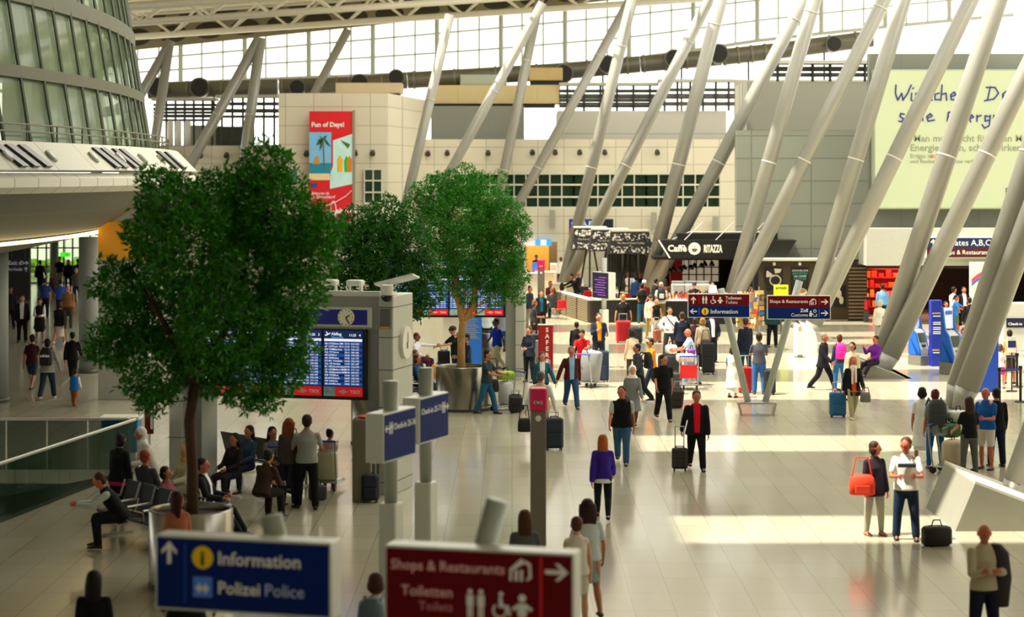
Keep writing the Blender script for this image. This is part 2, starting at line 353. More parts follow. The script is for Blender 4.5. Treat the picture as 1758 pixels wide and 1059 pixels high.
col = [
 ((265, 250), (290, 80), 111, 'steep pale column at the round glass tower, meeting the first truss', .55, 70), ((240, 165), (288, 80), 111, 'thin pale strut half hidden behind the glass tower', .55, 70),
 ((325, 285), (440, 75), 110.5, 'slanted pale column rising over the crown of the big front tree', .6, 65), ((420, 270), (447, 70), 110.5, 'steep pale column above the top of the big front tree', .6, 65),
 ((540, 160), (590, 65), 121, 'short dark slanted strut seen above the banner block', .55, 50), ((705, 315), (770, 35), 107, 'steep column in front of the corner of the banner block', 0.53, 25),
 ((775, 290), (918, 30), 107, 'slanted column starting above the bright middle tree', 0.53, 5), ((862, 310), (925, 5), 117, 'steep column behind the top of the bright middle tree', 0.57, -60),
 ((893, 344), (1072, 17), 117, 'slanted column crossing the first panes of the green window band', 0.57, -60), ((972, 468), (1085, 0), 107.5, 'steep column footed behind the seats and pictured lampshades', 0.62, -60),
 ((982, 468), (1217, 0), 107, 'more slanted column footed behind the pictured lampshades', 0.62, -60), ((1115, 482), (1237, 0), 94, 'steep column at the left end of the coffee bar canopy', 0.65, -60),
 ((1128, 479), (1370, 20), 93.6, 'grey slanted column at the left end of the coffee bar canopy', 0.65, -60), ((1260, 492), (1398, 0), 89, 'steep column passing before the coffee bar canopy, above the toilet sign', 0.65, -60),
 ((1272, 492), (1518, 0), 88.6, 'slanted column passing before the coffee bar canopy, above the toilet sign', 0.65, -60), ((1400, 505), (1551, 0), 80, 'steep column before the coffee posters, above the customs sign', 0.65, -60),
 ((1420, 508), (1667, 0), 79.5, 'slanted column before the coffee posters, above the customs sign', 0.65, -60), ((1518, 595), (1713, 0), 66, 'steep sunlit column beside the seated person in purple', 0.65, -60),
 ((1536, 595), (1758, 132), 65.5, 'slanted column beside the seated person in purple', 0.62, -60), ((1641, 680), (1733, 383), 56, 'steep sunlit column rising behind the trolley group', 0.67, 100),
 ((1655, 680), (1785, 330), 55.5, 'shaded slanted column rising behind the trolley group', 0.67, 100), ((1738, 865), (1800, 690), 38.5, 'column cut off by the picture edge, on the dark slanted plinth', .62, 300)]
for p, q, Y, lab, dia, tp in col: column(p, q, Y, lab, tp, dia, 354 if p == (240, 165) else None)
# ------------------------------------------------------------------ round building on the left: glass tower over a white ring and soffit
CX, CY = -74.0, 54.0
def arc(r, z, a0=-34, a1=48, n=60): return [Vector((CX + r * math.cos(R(a0 + (a1 - a0) * i / n)), CY + r * math.sin(R(a0 + (a1 - a0) * i / n)), z)) for i in range(n + 1)]
def ring_surface(name, prof, mat, n=60, smooth=True, a0=-34, a1=48, parent=None):
    """sweeps a closed profile [(radius, z)] round the tower axis"""
    mb = MB(); rings = []
    for i in range(n + 1):
        t = R(a0 + (a1 - a0) * i / n); rings.append([(CX + r * math.cos(t), CY + r * math.sin(t), z) for r, z in prof])
    mb.rings(rings); o = mb.build(name, mat, parent, False); return smooth_by_angle(o, 30) if smooth else o
def polar_panel(hexc, step, bh, line, rough=.5, mort=.02):
    """joints running round the tower and at even angles"""
    m = bpy.data.materials.new('ring_panels'); m.use_nodes = True; nt = m.node_tree; b = nt.nodes['Principled BSDF']; b.inputs['Roughness'].default_value = rough
    tc = nt.nodes.new('ShaderNodeTexCoord'); sp = nt.nodes.new('ShaderNodeSeparateXYZ'); nt.links.new(tc.outputs['Object'], sp.inputs[0])
    sx = nt.nodes.new('ShaderNodeMath'); sx.operation = 'SUBTRACT'; sx.inputs[1].default_value = CX; nt.links.new(sp.outputs[0], sx.inputs[0])
    sy = nt.nodes.new('ShaderNodeMath'); sy.operation = 'SUBTRACT'; sy.inputs[1].default_value = CY; nt.links.new(sp.outputs[1], sy.inputs[0])
    an = nt.nodes.new('ShaderNodeMath'); an.operation = 'ARCTAN2'; nt.links.new(sy.outputs[0], an.inputs[0]); nt.links.new(sx.outputs[0], an.inputs[1])
    ml = nt.nodes.new('ShaderNodeMath'); ml.operation = 'MULTIPLY'; ml.inputs[1].default_value = 64; nt.links.new(an.outputs[0], ml.inputs[0])
    cb = nt.nodes.new('ShaderNodeCombineXYZ'); nt.links.new(ml.outputs[0], cb.inputs[0]); nt.links.new(sp.outputs[2], cb.inputs[1])
    br = nt.nodes.new('ShaderNodeTexBrick'); br.offset = 0; br.inputs['Scale'].default_value = 1; br.inputs['Brick Width'].default_value = step; br.inputs['Row Height'].default_value = bh
    br.inputs['Mortar Size'].default_value = mort; c = lin(hexc); br.inputs['Color1'].default_value = c; br.inputs['Color2'].default_value = tuple(v * .94 for v in c[:3]) + (1,); br.inputs['Mortar'].default_value = lin(line)
    nt.links.new(cb.outputs[0], br.inputs['Vector']); nt.links.new(br.outputs['Color'], b.inputs['Base Color']); return m
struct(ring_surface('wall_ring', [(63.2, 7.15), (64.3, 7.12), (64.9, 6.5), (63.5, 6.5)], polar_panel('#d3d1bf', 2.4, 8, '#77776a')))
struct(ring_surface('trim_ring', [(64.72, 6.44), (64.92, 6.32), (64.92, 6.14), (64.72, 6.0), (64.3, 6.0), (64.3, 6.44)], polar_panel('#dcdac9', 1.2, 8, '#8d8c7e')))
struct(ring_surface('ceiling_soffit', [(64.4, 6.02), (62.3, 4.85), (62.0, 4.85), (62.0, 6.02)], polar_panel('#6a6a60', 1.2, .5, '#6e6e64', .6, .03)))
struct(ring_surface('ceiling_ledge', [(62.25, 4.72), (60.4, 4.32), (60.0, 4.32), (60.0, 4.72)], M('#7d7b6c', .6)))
o = ring_surface('cove_light', [(62.3, 4.80), (62.34, 4.72), (62.2, 4.72), (62.2, 4.80)], M('#ffe0a0', .5, 0, 0, 6, 2.2)); tag(o, 'thin warm strip of cove light under the round white soffit', 'light')
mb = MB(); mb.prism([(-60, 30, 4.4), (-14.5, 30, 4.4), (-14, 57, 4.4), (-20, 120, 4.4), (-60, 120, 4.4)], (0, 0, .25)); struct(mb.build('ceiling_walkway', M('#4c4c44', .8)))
# windows of the ring: dark slots and round ports
m_slot = M('#16180f', .3)
def ringpt(ang, r, z): return Vector((CX + r * math.cos(R(ang)), CY + r * math.sin(R(ang)), z))
def on_ring(px):
    k = (px - HX) / F; A = k * k + 1; B = -2 * (k * CX + CY); Cc = CX * CX + CY * CY - 64.62 ** 2
    d = B * B - 4 * A * Cc
    if d < 0: return None
    Y = (-B - math.sqrt(d)) / (2 * A); return math.degrees(math.atan2(Y - CY, k * Y - CX))
i = 0
slots = [(2, 14), (24, 36), (46, 57), (172, 181), (186, 195), (206, 213), (218, 226), (281, 287), (295, 299)]
for a, b in slots:
    t0, t1 = on_ring(a), on_ring(b)
    if t0 is None or t1 is None: continue
    q = [ringpt(t0, 64.38, 7.02), ringpt(t1, 64.38, 7.02), ringpt(t1 + .35, 64.86, 6.56), ringpt(t0 + .35, 64.86, 6.56)]
    mb = MB(); mb.prism([p + Vector((.06, 0, .03)) for p in q], (-.12, 0, -.06)); i += 1
    tag(mb.build('slot_window', m_slot), 'dark slanted slot window in the white ring of the round building', 'window', 'slot windows of the round building')
for px in (12, 88, 160, 206, 244, 276):
    t = on_ring(px)
    if t is None: continue
    c = ringpt(t, 64.62, 6.8); nrm = Vector((math.cos(R(t)) * .72, math.sin(R(t)) * .72, .69)); r = thing('porthole', 'round porthole window in the white ring of the round building', 'window', c, 0, 'portholes of the round building')
    mb = MB(); mb.cyl(-nrm * .03, nrm * .05, .17, None, 20); mb.build('rim', M('#a7a698', .4), r); mb = MB(); mb.cyl(-nrm * .02, nrm * .06, .12, None, 20); mb.build('glass', M('#20323f', .15), r)
# glass tower: ribs, floor rings, panes
a0, a1, NP = -33, 34, 46
mb = MB(); rings = []
for i in range(NP + 1):
    t = R(a0 + (a1 - a0) * i / NP); cs, sn = math.cos(t), math.sin(t)
    rings.append([(CX + r * cs, CY + r * sn, z) for r, z in ((63.4, 7.15), (62.2, 14.5), (62.14, 14.5), (63.34, 7.15))])
mb.rings(rings); tower = struct(mb.build('window_tower', glass_mat('#a9bda0', .3, .05)))
mb = MB()
for i in range(NP + 1):
    t = a0 + (a1 - a0) * i / NP; mb.cyl(ringpt(t, 63.46, 7.15), ringpt(t, 62.26, 14.5), .05, None, 6)
mb.build('window_frame', M('#5e6655', .5), tower)
for nme, z, hh in (('floor_edge', 8.75, .28), ('floor_edge', 10.6, .4), ('floor_edge', 12.4, .3)):
    rr = 63.4 - (z - 7.15) * .163; ring_surface(nme, [(rr + .12, z + hh / 2), (rr + .12, z - hh / 2), (rr - .5, z - hh / 2), (rr - .5, z + hh / 2)], M('#4c4e30', .5), 46, False, a0, a1, tower)
struct(ring_surface('wall_tower_core', [(58.5, 7.0), (58.5, 14.5), (58.2, 14.5), (58.2, 7.0)], M('#c5c2a8', .7), 30, True, -34, 36))
mb = MB()
for i in range(24):
    t = -30 + i * 2.5; p = ringpt(t, 61.5, 7.2); mb.box(p.x - .15, p.x + .35, p.y - .5, p.y + .5, 7.2, 14.4)
struct(mb.build('wall_tower_blinds', M('#dcd9c0', .7)))
# railing round the terrace
rl = thing('terrace_railing', 'thin dark railing along the terrace at the foot of the glass tower', 'railing', (0, 0, 7.15))
mb = MB()
for z in (.36, .2): mb.tube([p - Vector((0, 0, 7.15)) for p in arc(64.0, 7.15 + z, -20, 22, 40)], .022, 5)
mb.build('rail', M('#6c6a58', .5, .3), rl)
for i in range(26):
    mb = MB(); p = ringpt(-20 + i * 42 / 25, 64.0, 0); mb.cyl((p.x, p.y, -.04), (p.x, p.y, .36), .025, None, 6); mb.build('post', M('#6c6a58', .5, .3), rl)
# ground floor of the round building: pillars, back windows, doors
for x, Y, d, lab in ((-11, 57.5, .82, 'big round grey pillar cut off by the picture edge'), (152, 66, .62, 'round dark pillar beside the yellow topped pylon'), (93, 118, .5, 'slim round pillar at the far end of the dark walkway')):
    p = flr(x, HY + F * H / Y); r = thing('round_pillar', lab, 'pillar', p); mb = MB(); mb.cyl((0, 0, 0), (0, 0, 4.38), d / 2, None, 32); mb.build('shaft', M('#8f9490', .5), r, True); mb = MB(); mb.cyl((0, 0, 0), (0, 0, .12), d / 2 + .03, None, 32); mb.build('base', M('#5b5d59', .5), r, True)
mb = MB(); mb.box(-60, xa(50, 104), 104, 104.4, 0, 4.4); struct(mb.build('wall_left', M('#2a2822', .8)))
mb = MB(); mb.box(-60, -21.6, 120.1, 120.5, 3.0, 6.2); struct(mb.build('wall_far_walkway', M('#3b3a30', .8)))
mb = MB(); mb.box(xa(50, 120), xa(170, 120), 120, 120.05, 0.0, 3.0); g = struct(mb.build('window_19', glass_mat('#9ab878', .18)))
mb = MB()
for k in range(9): x = xa(50, 120) + (xa(170, 120) - xa(50, 120)) * k / 8; mb.box(x - .04, x + .04, 119.9, 120, 0, 3)
for z in (.05, 1.0, 2.1, 2.9): mb.box(xa(50, 120), xa(170, 120), 119.9, 120, z - .04, z + .04)
mb.build('window_frame', M('#4a4f40', .5), g)
mb = MB()
for k in range(16): mb.ell((xa(58 + k * 7.5, 134), 134 + rnd.uniform(-.5, .5), .1 + rnd.uniform(0, .3)), .5, .5, rnd.uniform(.4, .9), None, 8, 6)
tag(mb.build('garden_shrubs', M('#6f9c2e', .8, 0, .4, 3)), 'sunlit green shrubs outside the window at the end of the walkway', 'shrubs', None, 'stuff')
# ------------------------------------------------------------------ sign faces
m_sred = M('#6a0210', .6, 0, .03, 6, 0, .15); m_sblue = M('#02246e', .6, 0, .03, 6, 0, .15); m_yel = M('#ffd21a', .4, 0, 0); m_lblue = M('#4a86f0', .4, 0, 0); m_bright_red = M('#d8101f', .4, 0, 0)
def arrow(mb, cx, cz, s, d, y):
    mb.mark('arrow')
    """plain arrow, d in 'lrud', s = overall size"""
    base = [(-.5, .09), (.18, .09), (-.08, .36), (.1, .36), (.5, 0), (.1, -.36), (-.08, -.36), (.18, -.09), (-.5, -.09)]
    rot = {'r': 0, 'u': 90, 'l': 180, 'd': 270}[d]; c, sn = math.cos(R(rot)), math.sin(R(rot))
    mb.prism([(cx + (x * c - z * sn) * s, y, cz + (x * sn + z * c) * s) for x, z in base], (0, -.005, 0))
def disc(mb, cx, cz, r, y, n=24, t=.006, sx=1): mb.prism([(cx + sx * r * math.cos(2 * math.pi * k / n), y, cz + r * math.sin(2 * math.pi * k / n)) for k in range(n)], (0, -t, 0))
def bar(mb, x0, x1, z0, z1, y, t=.006): mb.box(x0, x1, y - t, y, z0, z1)
def pict_people(mb, cx, cz, s, y):
    mb.mark('toilet_pictogram')
    for dx in (-.2, .2):
        disc(mb, cx + dx * s, cz + .42 * s, .09 * s, y, 12); bar(mb, cx + (dx - .13) * s, cx + (dx + .13) * s, cz - .08 * s, cz + .3 * s, y)
        bar(mb, cx + (dx - .1) * s, cx + (dx - .015) * s, cz - .5 * s, cz - .08 * s, y); bar(mb, cx + (dx + .015) * s, cx + (dx + .1) * s, cz - .5 * s, cz - .08 * s, y)
def pict_wheel(mb, cx, cz, s, y):
    mb.mark('wheelchair_pictogram')
    disc(mb, cx + .02 * s, cz + .42 * s, .09 * s, y, 12)
    pts = [(-.06, .3), (.06, .3), (.1, .0), (.32, .0), (.42, -.38), (.32, -.4), (.22, -.1), (-.06, -.1)]
    mb.prism([(cx + x * s, y, cz + z * s) for x, z in pts], (0, -.006, 0))
    n = 18
    for k in range(3, n):
        a0_, a1_ = 2 * math.pi * k / n + 1.2, 2 * math.pi * (k + 1) / n + 1.2
        mb.prism([(cx - .03 * s + r * s * math.cos(a), y, cz - .22 * s + r * s * math.sin(a)) for r, a in ((.3, a0_), (.3, a1_), (.22, a1_), (.22, a0_))], (0, -.006, 0))
def pict_baby(mb, cx, cz, s, y):
    mb.mark('baby_pictogram')
    disc(mb, cx, cz + .3 * s, .15 * s, y, 14); mb.prism([(cx + x * s, y, cz + z * s) for x, z in ((-.15, .1), (.15, .1), (.42, -.1), (.34, -.2), (.16, -.08), (.2, -.25), (.12, -.45), (-.12, -.45), (-.2, -.25), (-.16, -.08), (-.34, -.2), (-.42, -.1))], (0, -.006, 0))
def pict_shop(mb, cx, cz, s, y):
    mb.mark('shop_pictogram')
    mb.prism([(cx + x * s, y, cz + z * s) for x, z in ((-.5, .05), (.0, .5), (.12, .4), (.12, .28), (-.4, -.02), (-.4, -.45), (-.5, -.45))], (0, -.006, 0))
    for dx in (-.28, -.05): bar(mb, cx + dx * s, cx + (dx + .13) * s, cz - .45 * s, cz + .02 * s, y)
    mb.prism([(cx + x * s, y, cz + z * s) for x, z in ((.15, .45), (.42, .3), (.46, -.3), (.25, -.45), (.25, -.33), (.34, -.25), (.33, .2), (.15, .3))], (0, -.006, 0))
def pict_customs(mb, cx, cz, s, y):
    mb.mark('customs_pictogram')
    disc(mb, cx - .3 * s, cz + .2 * s, .12 * s, y, 12); mb.prism([(cx + x * s, y, cz + z * s) for x, z in ((-.48, .05), (-.15, .05), (.12, -.2), (.06, -.28), (-.16, -.12), (-.14, -.45), (-.48, -.45))], (0, -.006, 0))
    mb.prism([(cx + x * s, y, cz + z * s) for x, z in ((.42, -.1), (.5, -.1), (.5, -.45), (.05, -.45), (.05, -.37), (.42, -.37))], (0, -.006, 0))
    n = 14
    for k in range(n):
        a0_, a1_ = 2 * math.pi * k / n, 2 * math.pi * (k + 1) / n
        mb.prism([(cx + .24 * s + r * s * math.cos(a), y, cz + .28 * s + r * s * math.sin(a)) for r, a in ((.22, a0_), (.22, a1_), (.14, a1_), (.14, a0_))], (0, -.006, 0))
m_case = M('#d9dcd2', .4, .1, .02); m_post = M('#aeb5aa', .4, .2, .02)
def board(parent, cx, z0, w_, h_, mats_rows, th=.12, y=0):
    """white case with coloured row faces; returns the front plane y"""
    mb = MB(); mb.rbox(cx - w_ / 2, cx + w_ / 2, y - th / 2, y + th / 2, z0, z0 + h_, .012); b = mb.build('sign_case', m_case, parent)
    fr = .022; n = len(mats_rows); hh = (h_ - 2 * fr) / n
    for k, m in enumerate(mats_rows):
        mb = MB(); mb.box(cx - w_ / 2 + fr, cx + w_ / 2 - fr, y - th / 2 - .008, y - th / 2 + .002, z0 + fr + (n - 1 - k) * hh, z0 + fr + (n - k) * hh); mb.build('sign_face', m, b)
    return y - th / 2 - .008, b
def pair_sign(loc, rz, label, fill, hidden_base=False):
    r = thing('wayfinding_sign', label, 'sign', loc, rz)
    mb = MB(); mb.rbox(-.53, .53, -.22, .22, .30, .36, .02); mb.build('base_plate', m_steel, r)
    for sx in (-1, 1):
        mb = MB(); mb.prism([(sx * .52, -.2, .30), (sx * .46, -.2, .30), (sx * .38, -.2, 0), (sx * .44, -.2, 0)], (0, .4, 0)); mb.build('foot', m_steel, r)
    for sx, ex in ((-1, -.96), (1, 1.14)):
        mb = MB(); a = Vector((sx * .23, .0, .34)); b = Vector((ex, 0, 3.36 if sx < 0 else 3.58)); mb.cyl(a, b, .085, .10, 16); mb.build('leaning_post', m_post, r, True)
    fill(r); return r
def sign_toilets(r):
    y, b = board(r, -1.02, 2.6, 1.65, .64, [m_sred, m_sblue], .12, -.16)
    mb = MB(); x0 = -1.02 - .825; arrow(mb, x0 + .15, 3.07, .19, 'u', y); arrow(mb, x0 + .15, 2.77, .19, 'l', y)
    pict_people(mb, x0 + .45, 3.075, .2, y); pict_wheel(mb, x0 + .67, 3.075, .2, y); pict_baby(mb, x0 + .86, 3.07, .19, y); icon(mb, 'pictograms', m_letter, b)
    mb = MB(); bar(mb, x0 + .295, x0 + .31, 2.97, 3.17, y); mb.build('divider', m_bright_red, b)
    mb = MB(); bar(mb, x0 + .295, x0 + .31, 2.67, 2.87, y); mb.build('divider', m_lblue, b)
    lettering('Toiletten', .115, (x0 + 1.0, y, 3.09), m_letter, b); lettering('Toilets', .115, (x0 + 1.0, y, 2.975), m_letter, b, 'lettering', 'LEFT', 0)
    mb = MB(); disc(mb, x0 + .46, 2.77, .095, y); mb.build('yellow_disc', m_yel, b); lettering('i', .17, (x0 + .46, y - .008, 2.71), m_black, b, 'letter', 'CENTER', .03)
    lettering('Information', .155, (x0 + .6, y, 2.715), m_letter, b)
    y, b = board(r, 1.10, 2.56, 1.68, .64, [m_sred, m_sblue], .12, -.16)
    x1 = 1.10 + .84; mb = MB(); arrow(mb, x1 - .16, 3.03, .19, 'r', y); arrow(mb, x1 - .16, 2.73, .19, 'r', y); pict_shop(mb, x1 - .47, 3.03, .19, y); pict_customs(mb, x1 - .47, 2.73, .2, y); icon(mb, 'pictograms', m_letter, b)
    mb = MB(); bar(mb, x1 - .315, x1 - .30, 2.93, 3.13, y); mb.build('divider', m_bright_red, b); mb = MB(); bar(mb, x1 - .315, x1 - .30, 2.63, 2.83, y); mb.build('divider', m_lblue, b)
    lettering('Shops & Restaurants', .122, (x1 - .6, y, 3.0), m_letter, b, 'lettering', 'RIGHT'); lettering('Zoll', .125, (x1 - .6, y, 2.76), m_letter, b, 'lettering', 'RIGHT', .03); lettering('Customs', .125, (x1 - .6, y, 2.64), m_letter, b, 'lettering', 'RIGHT', 0)
pair_sign(flr(1299, 712), -2, 'pair of toilet, information, shops and customs sign boards on crossing leaning posts', sign_toilets)
def sign_police(r):
    y, b = board(r, -1.08, 2.55, 1.66, .66, [m_sblue], .26, -.24); x0 = -1.08 - .83
    mb = MB(); arrow(mb, x0 + .14, 3.06, .2, 'u', y); icon(mb, 'pictograms', m_letter, b)
    mb = MB(); bar(mb, x0 + .285, x0 + .30, 2.62, 3.14, y); mb.build('divider', M('#0f4ab8', .4, 0, 0), b)
    mb = MB(); disc(mb, x0 + .46, 3.03, .1, y); mb.build('yellow_disc', m_yel, b); lettering('i', .18, (x0 + .46, y - .008, 2.965), m_black, b, 'letter', 'CENTER', .03)
    mb = MB(); bar(mb, x0 + .37, x0 + .55, 2.68, 2.86, y); mb.build('blue_square', M('#5b8cff', .4, 0, 0), b)
    mb = MB(); bar(mb, x0 + .40, x0 + .52, 2.745, 2.775, y - .008); bar(mb, x0 + .42, x0 + .44, 2.72, 2.80, y - .008); bar(mb, x0 + .48, x0 + .5, 2.72, 2.80, y - .008); icon(mb, 'pictograms', m_letter, b)
    lettering('Information', .165, (x0 + .6, y, 2.975), m_letter, b); lettering('Polizei', .155, (x0 + .6, y, 2.72), m_letter, b); lettering('Police', .155, (x0 + 1.04, y, 2.72), M('#b9c6e8', .5, 0, 0), b, 'lettering', 'LEFT', 0)
    y, b = board(r, 1.07, 2.56, 1.68, .66, [m_sred], .26, -.24); x1 = 1.07 + .84
    mb = MB(); arrow(mb, x1 - .15, 3.06, .2, 'r', y); pict_shop(mb, x1 - .46, 3.06, .2, y); pict_people(mb, x1 - .86, 2.76, .24, y); pict_wheel(mb, x1 - .64, 2.76, .22, y); pict_baby(mb, x1 - .45, 2.76, .22, y); icon(mb, 'pictograms', m_letter, b)
    mb = MB(); bar(mb, x1 - .30, x1 - .275, 2.60, 3.18, y); mb.build('divider', m_bright_red, b)
    lettering('Shops & Restaurants', .122, (x1 - .6, y, 3.02), M('#f2b9b9', .5, 0, 0), b, 'lettering', 'RIGHT'); lettering('Toiletten', .125, (x1 - 1.06, y, 2.80), M('#f2b9b9', .5, 0, 0), b, 'lettering', 'RIGHT'); lettering('Toilets', .11, (x1 - 1.06, y, 2.68), M('#d58a8f', .5, 0, 0), b, 'lettering', 'RIGHT', 0)
pair_sign((xa(640, 17.95), 17.95, 0), -15, 'big blurred pair of blue information and dark red shops sign boards', sign_police)
def post_sign(loc, rz, label, w_=1.02, h_=.66, th=.27, zc=2.88, face=m_sblue, fill=None, side='-y', top=3.6, sleeve=1.95):
    r = thing('post_sign', label, 'sign', loc, rz)
    mb = MB(); mb.rbox(-.13, .13, -.13, .13, 0, sleeve, .02); mb.build('post_sleeve', m_case, r)
    mb = MB(); mb.cyl((0, 0, sleeve - .02), (0, 0, top), .085, .11, 16); mb.build('post', m_post, r, True)
    y, b = board(r, 0, zc - h_ / 2, w_, h_, [face], th, 0)
    if fill: fill(y, b, zc)
    return r
def gates_fill(a, txt, flip):
    txt = 'Check-in ' + txt
    def f(y, b, zc):
        mb = MB(); arrow(mb, -.42 if not flip else .43, zc + .12, .13, a, y); pict_people(mb, -.3 if not flip else .31, zc + .12, .16, y); icon(mb, 'pictograms', m_letter, b)
        lettering(txt, .115, (-.22 if not flip else -.47, y, zc + .09), m_letter, b)
    return f
post_sign((xa(671, 27.7), 27.7, 0), 68, 'blue post sign seen edge on, white end towards us, in front of the departure kiosk', fill=gates_fill('l', '25-36', 0))
post_sign((xa(731, 29.6), 29.6, 0), 68, 'second edge-on blue post sign, behind the first one and closer to the planter', fill=gates_fill('r', '25-71', 1))
def screens(y, b, zc):
    mb = MB()
    for k in range(8): bar(mb, rnd.uniform(-.45, .2), rnd.uniform(.25, .45), zc - .36 + k * .09, zc - .36 + k * .09 + .03, y)
    mb.build('screen_picture', M('#a25fc8', .4, 0, .5, 9, .3), b)
post_sign((xa(1037, 73.5), 73.5, 0), -62, 'white info pillar with a purple screen before the black cafe counter', 1.15, .95, .3, 2.42, M('#2b1c50', .3, 0, .3, 8), screens, '-y', 3.4, 1.55)
# ------------------------------------------------------------------ departure kiosks
ROWS = [('XQ 972', 'Varna', '14:10', '284-286'), ('AB 2250', 'Kos', '14:20', '170-173'), ('AB 3048', 'Palma', '14:20', '162-170'), ('LH 081', 'Frankfurt', '14:25', '152-154'), ('XQ 187', 'Antalya', '14:30', '246-247'),
        ('KL 1852', 'Amsterdam', '14:30', '192-194'), ('LX 1025', 'Mailand MXP', '14:35', '111-116'), ('TK 1524', 'Istanbul SAW', '14:40', '240-271'), ('EW 9702', 'Wien', '14:40', '165-171'), ('AB 8090', 'Zürich', '14:45', '102-105'), ('EW 038', 'Köln', '14:50', '165-170'),
        ('AB 6300', 'Rhodos', '14:55', '160-166'), ('AB 6792', 'Palma PMI', '15:00', '200-204'), ('AF 1207', 'Paris CDG', '15:05', '110-112'), ('EW 9780', 'München', '15:10', '165-171')]
m_kiosk = M('#b9bab0', .45, .3, .03); m_kgrey = M('#8d9189', .5, .3, .03); m_hdr = M('#10158e', .35, 0, .03); m_scr = M('#0b2c66', .25, 0, .1, 3, .25); m_scr2 = M('#1450a0', .25, 0, .1, 3, .45); m_ink = M('#e8f2ff', .4, 0, 0, 6, .5); m_ad = M('#e0121c', .35, 0, 0, 6, .25)
def clock(parent, cx, cz, y, r_, face='-y'):
    mb = MB(); disc(mb, cx, cz, r_, y, 28, .05); c = mb.build('clock', M('#f3f0cf', .4, 0, 0), parent)
    mb = MB()
    for ang, L in ((62, .55), (150, .8)):
        a = R(90 - ang); dx, dz = math.cos(a), math.sin(a); px, pz = -dz * .012, dx * .012
        mb.prism([(cx - px, y - .052, cz - pz), (cx + px, y - .052, cz + pz), (cx + px + dx * r_ * L, y - .052, cz + pz + dz * r_ * L), (cx - px + dx * r_ * L, y - .052, cz - pz + dz * r_ * L)], (0, -.006, 0))
    for k in range(12):
        a = 2 * math.pi * k / 12; disc(mb, cx + math.cos(a) * r_ * .86, cz + math.sin(a) * r_ * .86, .012, y - .05, 6)
    mb.build('clock_hands', m_black, c); return c
